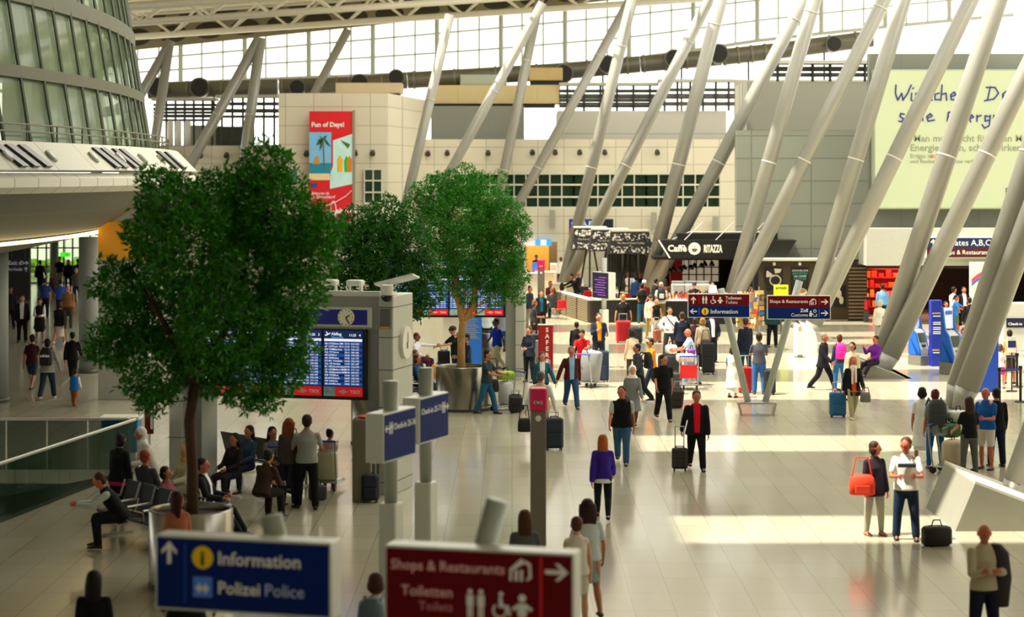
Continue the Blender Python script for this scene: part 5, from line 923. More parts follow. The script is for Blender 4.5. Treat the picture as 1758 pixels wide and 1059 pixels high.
# pylon with yellow head, poster and small signs on the left
Y = 58.0; r = thing('yellow_pylon', 'tall pylon with a yellow head behind the crown of the big tree', 'pylon', (xa(212, Y), Y, 0)); hw = (xa(256, Y) - xa(169, Y)) / 2; mb = MB(); mb.rbox(-hw, hw, 0, .35, 0, za(446, Y), .02); mb.build('shaft', M('#a9aba2', .5), r); mb = MB(); mb.rbox(-hw, hw, -.02, .37, za(446, Y), za(381, Y), .01); mb.build('yellow_head', M('#f2a81c', .5, 0, .03), r)
Y = 47.0; r = thing('info_desk', 'low white desk with a blue front under the foliage of the big tree', 'desk', (xa(205, Y), Y, 0)); mb = MB(); mb.rbox(-.42, .42, 0, .5, 0, .75, .02); mb.build('front', M('#1a6fa8', .5), r); mb = MB(); mb.rbox(-.46, .46, -.04, .54, .75, .82, .01); mb.build('top', m_white, r)
p = flr(257, 842); r = thing('slim_sign_post', 'slim post with a dark red panel beside the white headscarf', 'sign', p); mb = MB(); mb.cyl((0, 0, 0), (0, 0, 1.3), .025); mb.cyl((0, 0, 0), (0, 0, .03), .2); mb.build('post', m_letter, r); mb = MB(); mb.rbox(-.1, .08, -.03, .03, 1.15, 1.75, .01); pn = mb.build('panel', M('#6e1018', .5), r); mb = MB(); mb.box(.02, .07, -.035, -.03, 1.25, 1.65); mb.build('white_stripe', m_letter, pn)
Y = 90.0; r = thing('exit_sign', 'blue exit and arrivals sign hung over the dark walkway', 'sign', at(31, 468, Y)); hw = (xa(50, Y) - xa(12, Y)) / 2; hh = za(444, Y) - za(468, Y); mb = MB(); mb.rbox(-hw, hw, 0, .12, 0, hh, .01); b_ = mb.build('case', M('#0c1a4a', .4), r); mb = MB()
for x in (-hw * .6, hw * .6): mb.cyl((x, .06, hh), (x, .06, 4.42 - r.location.z), .02)
mb.build('hanger', m_dgrey, r); lettering('Exit', .26, (-hw + .05, -.005, hh * .56), m_letter, b_); lettering('Arrivals', .21, (-hw + .02, -.005, hh * .14), m_letter, b_, 'lettering', 'LEFT', 0); mb = MB(); arrow(mb, hw * .72, hh * .7, .22, 'r', -.005); arrow(mb, hw * .72, hh * .25, .2, 'u', -.005); pict_shop(mb, hw * .3, hh * .7, .2, -.005); icon(mb, 'pictograms', m_letter, b_)
r = thing('emergency_exit_sign', 'small glowing green emergency exit sign at the end of the walkway', 'sign', at(112, 441, 118)); mb = MB(); mb.rbox(-.3, .3, 0, .08, 0, .26, .01); s_ = mb.build('panel', M('#38c01c', .4, 0, 0, 6, 1.2), r); mb = MB(); arrow(mb, .08, .13, .18, 'r', -.003); mb.build('arrow', m_letter, s_); mb = MB(); mb.cyl((0, .04, .26), (0, .04, 2.8), .015); mb.build('hanger', m_dgrey, r)
p = flr(622, 860); r = thing('waste_bin', 'tall brown-grey waste bin at the edge-on blue sign', 'bin', p); mb = MB(); mb.rbox(-.18, .18, -.2, .2, 0, 1.62, .02); mb.build('body', M('#6e6a58', .5, .2), r); mb = MB(); mb.ell((.05, 0, 1.66), .14, .12, .04, None, 12, 6); mb.build('red_paper', M('#e8604a', .7), r)
# ------------------------------------------------------------------ red wrapping stand and machine
p = flr(937, 638); s = F / p.y; r = thing('red_sign_pillar', 'red upright pillar lettered SAFER with a white ring symbol', 'sign', p, -4); hw = 12.5 / s; h_ = (638 - 558) / s; mb = MB(); mb.rbox(-hw, hw, -.12, .12, 0, h_, .015); b_ = mb.build('pillar', M('#a80a14', .45), r); mb = MB(); mb.box(-hw - .02, hw + .02, -.14, .14, h_, h_ + .03); mb.build('pale_top', m_white, r)
for k, ch in enumerate('SAFER'): lettering(ch, .2, (.05, -.125, h_ - .21 - k * .205), m_letter, b_, 'letter', 'CENTER', .03)
mb = MB(); n_ = 20
for k in range(n_):
    a, b = 2 * math.pi * k / n_, 2 * math.pi * (k + 1) / n_; mb.prism([(.05 + q * math.cos(t), -.125, .33 + q * math.sin(t)) for q, t in ((.105, a), (.105, b), (.085, b), (.085, a))], (0, -.006, 0))
mb.box(.0, .1, -.131, -.125, .27, .37); mb.box(.02, .08, -.131, -.125, .37, .4); mb.build('bag_symbol', m_letter, b_)
lettering('B', .2, (.05, -.125, .05), m_letter, b_, 'letter', 'CENTER', .03)
p = flr(916, 632); r = thing('wrapping_machine', 'grey wrapping machine with cables between the pier and the red pillar', 'machine', p); mb = MB(); mb.rbox(-.22, .22, -.25, .25, 0, .95, .03); mb.build('cabinet', M('#7d7d78', .5), r); mb = MB(); mb.rbox(-.25, .2, -.2, .2, .95, 1.15, .05); mb.cyl((.1, 0, 1.1), (.1, 0, 1.6), .04); mb.build('head', M('#2a2a2c', .5), r); mb = MB(); mb.tube([(.2, -.2, 1.0), (.3, -.25, .6), (.1, -.28, .3), (.25, -.28, .05)], .012, 5); mb.build('cable', m_black, r)
p = flr(802, 650); s = F / p.y; r = thing('blue_info_board', 'blue lit information board behind the planter with the bright tree', 'board', (xa(808, 66), 66, 0)); mb = MB(); mb.rbox(-.36, .36, 0, .15, .2, 2.0, .02); b_ = mb.build('panel', M('#2f74c8', .4, 0, .1, 3, .3), r); mb = MB()
for k in range(12): mb.box(-.15, .28 - (k % 3) * .06, -.006, 0, 1.1 + k * .06, 1.13 + k * .06)
mb.build('text_lines', m_letter, b_); mb = MB(); mb.rbox(-.3, .3, -.1, .25, 0, .2, .02); mb.build('foot', m_dgrey, r)
# ------------------------------------------------------------------ self check-in machines
m_kblue = M('#0f5fc4', .4, 0, .03)
def checkin(px, by, rz, label, top):
    p = flr(px, by); k = (by - top) / (F / p.y) / 2.15; r = thing('check_in_machine', label, 'machine', p, rz)
    side = [(-.30, 0), (.32, 0), (.34, .75), (.26, 1.1), (.30, 2.15), (.22, 2.15), (.10, 1.42), (-.06, 1.25), (-.28, .62)]
    def slab_x(x0_, x1_, pts): return [(x0_, y * k, z * k) for y, z in pts], (x1_ - x0_, 0, 0)
    mb = MB(); a, b = slab_x(-.20 * k, .20 * k, [(-.30, 0), (.32, 0), (.34, .75), (.26, 1.1), (.14, 1.4), (-.05, 1.25), (-.28, .62)]); mb.prism(a, b); mb.build('body', M('#b9bcb8', .4, .2), r)
    for x0_ in (-.26, .2):
        mb = MB(); a, b = slab_x(x0_ * k, (x0_ + .06) * k, [(y - .03, z) for y, z in side[0:1]] + [(-.33, .40)] + [(.34, .40)] + side[2:]); mb.prism(a, b); mb.build('blue_side', m_kblue, r)
    mb = MB(); mb.prism([(-.2 * k, .19 * k, 1.45 * k), (.2 * k, .19 * k, 1.45 * k), (.2 * k, .22 * k, 2.12 * k), (-.2 * k, .22 * k, 2.12 * k)], (0, .05, 0)); t = mb.build('header_panel', M('#cfe0f4', .4, 0, 0, 6, .2), r); mb = MB(); mb.box(-.13 * k, .13 * k, .17 * k, .2 * k, 1.9 * k, 2.02 * k); mb.build('blue_picture', M('#3d66c8', .4), t)
    mb = MB(); d = Vector((0, .19, .15)); o0 = Vector((0, -.06, 1.25)); n_ = Vector((0, -.62, .78)); 
    q = lambda u, v: ((u, -.065 - .015 + (v) * .17, 1.25 + v * .15)); q2 = lambda u, v: (u * k, (-.28 + v * .23 - .015) * k, (.62 + v * .63) * k)
    mb.prism([q2(-.16, .42), q2(.16, .42), q2(.16, .96), q2(-.16, .96)], (0, -.015, .006)); sc_ = mb.build('screen', M('#2c3d38', .15), r); mb = MB(); mb.prism([q2(-.1, .14), q2(.1, .14), q2(.1, .26), q2(-.1, .26)], (0, -.02, .008)); mb.build('ticket_slot', m_black, r)
    mb = MB(); mb.rbox(-.27 * k, .27 * k, -.36 * k, .36 * k, 0, .38 * k, .02); mb.build('base', M('#8f8d80', .35, .6), r); return r
checkin(1578, 626, 32, 'blue and silver check-in machine beside the tall blue tower', 530); checkin(1636, 642, 32, 'blue and silver check-in machine beside the round no entry sign', 527)
p = flr(1606, 628); s = F / p.y; r = thing('blue_tower', 'tall dark blue tower panel between the two check-in machines', 'sign', p, 6); hw = 9.5 / s; mb = MB(); mb.rbox(-hw, hw, -.15, .15, 0, (628 - 515) / s, .015); b_ = mb.build('panel', M('#0b2aa0', .45), r); s_y = -.152
for z, tx in ((1.75, 'automat'), (.52, 'automat')): lettering(tx, .095, (0, s_y, z), M('#f2b41c', .5, 0, 0), b_, 'lettering', 'CENTER', .02)
mb = MB()
for z0_ in (1.66, 1.45, 1.39, 1.28, 1.22, 1.14, 1.08, .44): mb.box(-.13, .13, s_y - .004, s_y + .002, z0_, z0_ + .03)
mb.build('text_lines', m_letter, b_)
p = flr(1657, 640); s = F / p.y; r = thing('no_entry_sign', 'white standing sign with a round red no entry symbol', 'sign', p); mb = MB(); mb.rbox(-.19, .19, -.02, .02, 1.0, 1.52, .01); b_ = mb.build('panel', m_white, r); mb = MB(); disc(mb, 0, 1.34, .145, -.021, 24); rd = mb.build('red_disc', m_red, b_); mb = MB(); mb.box(-.1, .1, -.034, -.027, 1.315, 1.365); mb.build('white_bar', m_letter, rd); lettering('Kein Eingang', .055, (0, -.022, 1.13), m_black, b_, 'lettering', 'CENTER'); lettering('No entry', .055, (0, -.022, 1.06), m_black, b_, 'lettering', 'CENTER'); mb = MB(); mb.cyl((0, .02, 0), (0, .02, 1.1), .025); mb.cyl((0, .02, 0), (0, .02, .03), .2, None, 16); mb.build('post', m_steel, r)
# queue barrier and the white counter at the edge
p = flr(1742, 650); Y = p.y; r = thing('check_in_counter', 'pale counter wall with a dark screen at the picture edge', 'counter', (xa(1722, 74), 74, 0)); mb = MB(); mb.rbox(0, 3.0, 0, .6, 0, za(520, 74), .03); mb.build('wall', M('#c3c4b8', .5), r); mb = MB(); mb.box(.12, .9, -.03, 0, za(562, 74), za(546, 74)); b_ = mb.build('screen', M('#14143a', .3), r); lettering('Check-in', .14, (.18, -.035, za(558, 74)), m_letter, b_)
pts = [(1702, 664), (1746, 664), (1752, 690), (1716, 694)]
for k, (x, y) in enumerate(pts):
    p = flr(x, y); r = thing('barrier_post', 'dark queue barrier post with blue belts by the edge counter', 'barrier post', p, 0, 'queue barrier posts by the edge counter'); mb = MB(); mb.cyl((0, 0, .02), (0, 0, 1.0), .04, None, 10); mb.build('post', M('#3a3a3c', .35, .5), r); mb = MB(); mb.cyl((0, 0, 0), (0, 0, .03), .17, None, 18); mb.build('base', m_dgrey, r); mb = MB(); mb.cyl((0, 0, .93), (0, 0, 1.02), .055, None, 12); mb.build('head', m_black, r)
for (a, b), z0_, l_ in (((0, 1), .9, 'upper blue belt between the two rear barrier posts'), ((0, 1), .5, 'lower blue belt between the two rear barrier posts'), ((3, 2), .9, 'blue belt between the two front barrier posts')):
    p, q = flr(*pts[a]), flr(*pts[b]); d = q - p; mb = MB(); mb.prism([d * .06 + Vector((0, -.05, z0_)), d * .94 + Vector((0, -.05, z0_)), d * .94 + Vector((0, -.05, z0_ + .06)), d * .06 + Vector((0, -.05, z0_ + .06))], (0, .006, 0)); o = mb.build('barrier_belt', M('#0d2c86', .6)); o.location = p; tag(o, l_, 'belt')
p = flr(1737, 672); r = thing('queue_notice', 'small white and blue notice on a post at the queue barrier', 'sign', p); mb = MB(); mb.rbox(-.13, .13, -.02, .02, 1.15, 1.62, .01); b_ = mb.build('panel', m_white, r); mb = MB(); mb.box(-.12, .12, -.025, -.02, 1.3, 1.5); mb.build('blue_field', M('#1a2c6a', .5), b_); mb = MB(); mb.cyl((0, 0, 0), (0, 0, 1.2), .02); mb.cyl((0, 0, 0), (0, 0, .03), .16); mb.build('post', m_dgrey, r)
p = flr(1690, 700); r = thing('blue_display_wall', 'plain blue upright panel behind the shaded sloping column', 'panel', (xa(1697, 60), 60, 0)); mb = MB(); mb.rbox(-.3, .3, 0, .1, 0, 1.75, .01); mb.build('panel', M('#0a3fa8', .45), r)
# white standing figure display, leaning white panel, yellow sign, postcard racks
p = flr(1373, 614); s = F / p.y; r = thing('figure_display', 'white standing display printed with a slim figure in pale clothes', 'display', p); mb = MB(); hw = 10.5 / s; hz = 58 / s; mb.rbox(-hw, hw, -.03, .03, 0, hz, .02); b_ = mb.build('panel', M('#f6f4ee', .5), r); mb = MB(); mb.ell((0, -.035, hz * .86), .07, .012, .1, None, 12, 7); mb.build('printed_head', M('#d9a080', .6), b_)
mb = MB(); mb.prism([(-.1, -.032, hz * .76), (.1, -.032, hz * .76), (.12, -.032, hz * .5), (.07, -.032, .1), (.01, -.032, .1), (0, -.032, hz * .4), (-.01, -.032, .1), (-.07, -.032, .1), (-.12, -.032, hz * .5)], (0, -.01, 0)); mb.build('printed_clothes', M('#d3cfd8', .6), b_); mb = MB(); mb.box(-.08, -.01, -.044, -.03, .05, .1); mb.box(.01, .08, -.044, -.03, .05, .1); mb.build('printed_shoes', M('#4a3a34', .6), b_); mb = MB(); mb.box(-hw, hw, -.03, .4, 0, .04); mb.build('foot', m_white, r)
p = flr(1392, 612); r = thing('curved_white_stand', 'curved white stand right behind the white figure display', 'stand', p); mb = MB(); mb.prism([(-.1, 0, 0), (.22, 0, 0), (.24, 0, .5), (.16, 0, .85), (.02, 0, 1.05), (-.1, 0, 1.1)], (0, .4, 0)); mb.build('panel', M('#e5e2d4', .5), r)
p = flr(1353, 600); r = thing('leaning_white_panel', 'leaning white board beside the white figure display', 'board', p); mb = MB(); mt = Matrix.Rotation(R(16), 4, 'Y'); mb.box(-.2, .2, 0, .05, .02, .8, mt); mb.build('panel', M('#f2efe6', .5), r)
p = flr(1339, 580); r = thing('yellow_green_sign', 'yellow-green sign panel above the customs sign, before the coffee posters', 'sign', (xa(1341, 82), 82, 0)); hw = (xa(1354, 82) - xa(1329, 82)) / 2; mb = MB(); mb.rbox(-hw, hw, 0, .06, za(540, 82), za(489, 82), .02); b_ = mb.build('panel', M('#cfe01c', .5, 0, .02, 6, .1), r); lettering('arrivals', .15, (0, -.005, za(496, 82)), m_black, b_, 'lettering', 'CENTER'); mb = MB(); mb.cyl((0, .03, 0), (0, .03, za(540, 82) + .1), .03); mb.cyl((0, .03, 0), (0, .03, .03), .22); mb.build('post', m_dgrey, r)
def card_rack(px, by, label):
    p = flr(px, by); r = thing('postcard_rack', label, 'rack', p); mb = MB(); mb.cyl((0, 0, 0), (0, 0, 1.85), .03); mb.cyl((0, 0, 0), (0, 0, .04), .25, None, 16); mb.build('pole', m_steel, r)
    for z in range(7):
        for k in range(4):
            a = k * math.pi / 2 + z * .2; c = Vector((math.cos(a) * .17, math.sin(a) * .17, .35 + z * .21)); mb = MB(); mb.cbox(c, .2, .03, .16, Matrix.Rotation(a + math.pi / 2, 3, 'Z')); mb.build('card_pocket', M(rnd.choice(['#d8cfa8', '#b8863a', '#e6e2d0', '#7a6a4a', '#c0392b', '#2f5aa8', '#caa24a']), .5), r)
card_rack(1291, 575, 'revolving card rack between the toilet sign and the customs sign'); card_rack(1303, 570, 'second revolving card rack, behind the left edge of the customs sign'); card_rack(1272, 572, 'card rack half hidden behind the toilet sign')
# ------------------------------------------------------------------ rows of airport seats
m_seat = M('#35363a', .4, .5, .05)
def bench(loc, rz, n, label):
    r = thing('airport_bench', label, 'bench', loc, rz); L = n * .58
    mb = MB(); mb.rbox(-L / 2, L / 2, -.04, .04, .30, .36, .01); mb.build('beam', m_steel, r)
    for k in range(n):
        x = -L / 2 + (k + .5) * .58; mb = MB(); mb.prism([(x - .25, -.25, .40), (x - .25, .22, .38), (x - .25, .22, .42), (x - .25, -.25, .44)], (.5, 0, 0)); mb.build('seat', m_seat, r); mb = MB(); mb.prism([(x - .25, .22, .44), (x - .25, .36, .92), (x - .25, .39, .92), (x - .25, .25, .44)], (.5, 0, 0)); mb.build('backrest', m_seat, r)
    for k in range(n + 1):
        x = -L / 2 + k * .58; mb = MB(); mb.tube([(x, -.2, .4), (x, -.22, .62), (x, .24, .64), (x, .32, .9)], .018, 6); mb.build('armrest', m_steel, r)
    for x in (-L / 2 + .3, L / 2 - .3):
        mb = MB(); mb.cyl((x, 0, .33), (x, 0, .04), .035); mb.box(x - .03, x + .03, -.32, .32, 0, .04); mb.build('leg', m_steel, r)
    return r
bench((xa(245, 35.0), 35.4, 0), -52, 5, 'dark airport seats beside the glass balustrade, where the man leans forward'); bench((xa(470, 42.8), 42.8, 0), 132, 5, 'dark airport seats under the departure screens, backs towards us'); bench((xa(372, 35.2), 35.4, 0), 100, 3, 'dark airport seats behind the trunk of the big tree'); bench((xa(716, 56.5), 57.5, 0), 92, 4, 'dark airport seats between the kiosk pier and the bright tree planter')
# ------------------------------------------------------------------ luggage
m_wheel = M('#111', .5)
def suitcase(loc, w_, h_, d_, hexc, label, rz=0, handle=.0, tilt=0, cat='suitcase', hard=True, name='suitcase'):
    r = thing(name, label, cat, loc, rz); r.rotation_euler.x = R(tilt); m_ = M(hexc, .4 if hard else .75, 0, .08)
    mb = MB(); mb.rbox(-w_ / 2, w_ / 2, -d_ / 2, d_ / 2, .05, h_, min(.05, d_ * .2)); b_ = mb.build('body', m_, r); mb = MB()
    if hard:
        for k in range(4): x = -w_ / 2 + w_ * (k + 1) / 5; mb.box(x - .012, x + .012, -d_ / 2 - .008, d_ / 2 + .008, .1, h_ - .08)
    else: mb.rbox(-w_ * .38, w_ * .38, -d_ / 2 - .03, -d_ / 2 + .02, .1, h_ * .55, .02)
    mb.build('ribs' if hard else 'front_pocket', m_, b_); mb = MB(); mb.tube([(-.08, 0, h_ - .01), (-.08, 0, h_ + .03), (.08, 0, h_ + .03), (.08, 0, h_ - .01)], .012, 6); mb.build('grip', m_black, r)
    if handle: mb = MB(); mb.tube([(-w_ * .28, d_ * .3, h_ - .03), (-w_ * .28, d_ * .3, h_ + handle), (w_ * .28, d_ * .3, h_ + handle), (w_ * .28, d_ * .3, h_ - .03)], .012, 6); mb.build('pull_handle', m_alu, r)
    for sx in (-1, 1):
        for sy in (-1, 1): mb = MB(); mb.cyl((sx * (w_ / 2 - .05) - .012, sy * (d_ / 2 - .04), .035), (sx * (w_ / 2 - .05) + .012, sy * (d_ / 2 - .04), .035), .035, None, 10); mb.build('wheel', m_wheel, r)
    return r
def trolley(loc, rz, label, sign='#d8141c', basket=True):
    r = thing('luggage_trolley', label, 'trolley', loc, rz); mb = MB()
    for sx in (-1, 1): mb.tube([(sx * .26, -.42, .13), (sx * .28, .35, .15), (sx * .28, .42, .6), (sx * .27, .46, 1.0)], .018, 6)
    for y in (-.42, -.15, .15): mb.tube([(-.26, y, .14), (.26, y, .14)], .015, 6)
    mb.build('frame', m_alu, r, True); mb = MB(); mb.rbox(-.25, .25, -.42, .34, .15, .17, .01); mb.build('platform', m_steel, r)
    mb = MB(); mb.caps((-.28, .47, 1.02), (.28, .47, 1.02), .022); mb.build('push_handle', M('#2040b0', .5), r, True)
    if sign: mb = MB(); mb.rbox(-.25, .25, .38, .40, .36, .76, .005); mb.build('advert_panel', M(sign, .5, 0, .03), r)
    if basket:
        mb = MB()
        for k in range(9): x = -.26 + k * .065; mb.tube([(x, .36, 1.0), (x, .36, .82), (x, .14, .82), (x, .14, .98)], .006, 4)
        mb.tube([(-.27, .14, .98), (.27, .14, .98)], .01, 5); mb.build('basket', m_alu, r)
    for sx in (-1, 1):
        mb = MB(); mb.cyl((sx * .25 - .02, .36, .08), (sx * .25 + .02, .36, .08), .08, None, 12); mb.build('wheel', m_wheel, r)
    mb = MB(); mb.cyl((-.02, -.4, .07), (.02, -.4, .07), .07, None, 12); mb.build('wheel', m_wheel, r); return r
def bag(loc, w_, h_, d_, hexc, label, cat='bag', strap=.25, name='shoulder_bag', rz=0):
    r = thing(name, label, cat, loc, rz); m_ = M(hexc, .7, 0, .08)
    mb = MB(); mb.rings([[(x * w_ / 2 * f, y * d_ / 2 * f, z * h_) for x, y in ((-.8, -1), (.8, -1), (1, -.6), (1, .6), (.8, 1), (-.8, 1), (-1, .6), (-1, -.6))] for z, f in ((0, .8), (.06, 1), (.5, 1.02), (.88, .9), (1, .6))]); mb.build('body', m_, r, True)
    if strap: mb = MB(); mb.tube([(-w_ * .4, 0, h_ * .9), (-w_ * .25, 0, h_ + strap), (w_ * .25, 0, h_ + strap), (w_ * .4, 0, h_ * .9)], .012, 5); mb.build('strap', m_, r, True)
    mb = MB(); mb.rbox(-w_ * .3, w_ * .3, -d_ / 2 - .02, -d_ / 2 + .02, h_ * .12, h_ * .5, .015); mb.build('front_pocket', m_, r); return r
def backpack(loc, rz, hexc, label, s=1.0, mark=False):
    r = thing('backpack', label, 'backpack', loc, rz); m_ = M(hexc, .75, 0, .08); mb = MB(); w_, d_, h_ = .3 * s, .17 * s, .46 * s
    mb.rings([[(x * w_ / 2 * f, y * d_ / 2 * g, z * h_) for x, y in ((-.7, -1), (.7, -1), (1, -.5), (1, .7), (.8, 1), (-.8, 1), (-1, .7), (-1, -.5))] for z, f, g in ((0, .85, .8), (.06, 1, 1), (.55, 1, 1.05), (.85, .9, .85), (1, .55, .5))]); mb.build('body', m_, r, True)
    mb = MB(); mb.rbox(-w_ * .36, w_ * .36, -d_ * .72, -d_ * .4, h_ * .08, h_ * .5, .02); mb.build('front_pocket', m_, r)
    for sx in (-1, 1): mb = MB(); mb.tube([(sx * w_ * .3, d_ * .5, h_ * .9), (sx * w_ * .34, d_ * .9, h_ * 1.0), (sx * w_ * .36, d_ * 1.6, h_ * .75), (sx * w_ * .36, d_ * .6, h_ * .15)], .018 * s, 5); mb.build('strap', m_, r, True)
    if mark: lettering('adidas', .11, (0, -d_ * .75, h_ * .5), m_letter, r, 'lettering', 'CENTER', .03)
    return r
L_ = lambda px, py: flr(px, py)
suitcase(L_(1167, 808), .34, .5, .24, '#2a2a26', 'small dark suitcase pulled by the man in the red shirt', 0, .45, 0, 'suitcase', False)
suitcase(L_(951, 772), .42, .75, .3, '#1d2836', 'dark blue upright suitcase behind the pink capped stele', 8, .12, 0, 'suitcase', False)
suitcase(L_(1438, 716), .42, .66, .3, '#1b5f8c', 'bright blue suitcase beside the blonde woman in the dark waistcoat', 0, .25, 0, 'suitcase', False)
suitcase(L_(1070, 588), .54, .84, .34, '#a80f1c', 'big red suitcase pulled by the man in the black printed shirt', 4, .25)
suitcase(L_(1091, 590), .5, .62, .36, '#17161a', 'black suitcase beside the big red one', -12, .1, 0, 'suitcase', False)
suitcase(L_(1279, 674), .4, .76, .28, '#b00d18', 'bright red suitcase behind the crossing sign posts', 6, .32)
suitcase(L_(1216, 642), .4, 1.0, .3, '#14161c', 'tall dark suitcase beside the blonde woman in the beige jumper', 0, .0, 0, 'suitcase', False)
suitcase(L_(1160, 700), .34, .58, .26, '#2a211d', 'dark suitcase tipped behind the man in the black polo shirt', 10, .2, 24, 'suitcase', False)
suitcase(L_(1158, 676), .3, .62, .3, '#2c2c2e', 'dark grey upright case on the floor before the red trolley', -6, 0, 0, 'suitcase', False)
suitcase(L_(762, 634), .4, .62, .28, '#1f2428', 'dark suitcase between the seats and the planter', 0, .1, 0, 'suitcase', False)
suitcase(L_(884, 708), .34, .5, .3, '#18181a', 'black tilted wheeled bag beside the trolley with the green bag', 10, .1, 18, 'suitcase', False)
suitcase(L_(636, 862), .34, .55, .26, '#1c2230', 'dark trolley case with a red top behind the edge-on sign post', 0, .2, 0, 'suitcase', False)
suitcase(L_(1030, 655), .55, .95, .36, '#1b2a44', 'tall navy suitcase beside the man in the orange shirt', -4, 0, 0, 'suitcase', False)
suitcase(L_(118, 545), .34, .6, .26, '#1a1412', 'dark wheeled case in the gloom of the walkway', 0, .3, 0, 'suitcase', False)
suitcase(L_(1321, 677), .34, .72, .3, '#16161c', 'black case beside the man in the grey shirt and jeans', 0, 0, 0, 'suitcase', False)
suitcase(L_(1128, 588), .3, .5, .22, '#8a4a34', 'brown case on the floor before the woman in the black top', 20, .45)
t = trolley(L_(1178, 668), 186, 'luggage trolley with a red panel before the bald man in light blue', '#d8141c')
trolley(L_(1011, 664), 150, 'luggage trolley under the silver bag', None, False); trolley(L_(868, 704), -62, 'luggage trolley with a green bag pushed by the man in stripes', None, True)
trolley(L_(1636, 812), 60, 'loaded luggage trolley in the group beside the column', None, True); trolley(L_(562, 838), 170, 'luggage trolley pushed by the man in the grey shirt', None, True); trolley(L_(496, 850), 168, 'luggage trolley stacked with bags before the seats', None, True)
def box_bag(px, py, w_, h_, d_, hexc, lab, z=0, rz=0, tilt=0, cat='bag', name='soft_bag', Y=None):
    p = flr(px, py) if Y is None else at(px, py, Y); r = thing(name, lab, cat, (p.x, p.y, p.z + z), rz); r.rotation_euler.y = R(tilt); mb = MB(); mb.rbox(-w_ / 2, w_ / 2, -d_ / 2, d_ / 2, 0, h_, min(w_, d_, h_) * .22); mb.build('body', M(hexc, .6, 0, .12), r, True); mb = MB(); mb.tube([(-w_ * .2, 0, h_ * .97), (-w_ * .12, 0, h_ + .1), (w_ * .12, 0, h_ + .1), (w_ * .2, 0, h_ * .97)], .012, 5); mb.build('handle', m_black, r); return r
box_bag(1011, 664, .62, .95, .34, '#85888a', 'shiny silver soft bag standing on the small trolley', .17, 150, -8)
box_bag(868, 704, .42, .22, .34, '#8fc01c', 'lime green bag in the basket of the trolley', .84, 30); box_bag(868, 704, .42, .62, .3, '#c9cfcc', 'pale case standing on the trolley with the green bag', .17, -62)
box_bag(1176, 668, .5, .22, .34, '#f0dcd8', 'pale pink bag in the red panelled trolley', .84, 4); box_bag(1152, 655, .34, .3, .3, '#f2efe8', 'white bag on the heap in front of the navy jacket', .85, 20)
box_bag(1187, 665, .22, .16, .24, '#7a2a9a', 'small purple bag on the red panelled trolley', 1.0, 0); box_bag(1150, 655, .7, .85, .45, '#0f0f12', 'big black bag heaped behind the man in orange', .0, 20)
box_bag(1636, 812, .5, .55, .4, '#c9b89c', 'cream case on the trolley of the group by the column', .17, 60); box_bag(1632, 808, .4, .3, .34, '#3a6a3c', 'green patterned bag on the cream case', .73, 30); box_bag(1645, 806, .42, .25, .34, '#d9dcd4', 'white bag on top of the loaded trolley', 1.03, 40)
box_bag(1608, 936, .5, .34, .3, '#1a1414', 'black and red travel bag on the floor by the man in the white T-shirt', 0, 12, 0, 'bag', 'travel_bag'); box_bag(1597, 937, .16, .24, .1, '#b8351c', 'red end pocket bag leaning at the black travel bag', 0, 12)
box_bag(496, 850, .52, .5, .4, '#23303a', 'dark case on the trolley before the seats', .17, 168); box_bag(496, 850, .46, .3, .36, '#2b6a80', 'teal bag on top of the dark case', .68, 160); box_bag(505, 846, .36, .2, .3, '#d9b48c', 'tan bag on top of the stacked trolley', .99, 150); box_bag(562, 838, .4, .6, .3, '#c9c6a4', 'pale case on the trolley pushed by the man in grey', .17, 170)
box_bag(545, 858, .34, .3, .25, '#3a3a3a', 'small grey bag on the floor at the feet of the man in grey', 0, 20)
bag(flr(900, 766) + Vector((0, -.05, .35)), .3, .32, .18, '#121212', 'black shoulder bag hanging from the hand of the man in the beige vest', 'bag', .3)
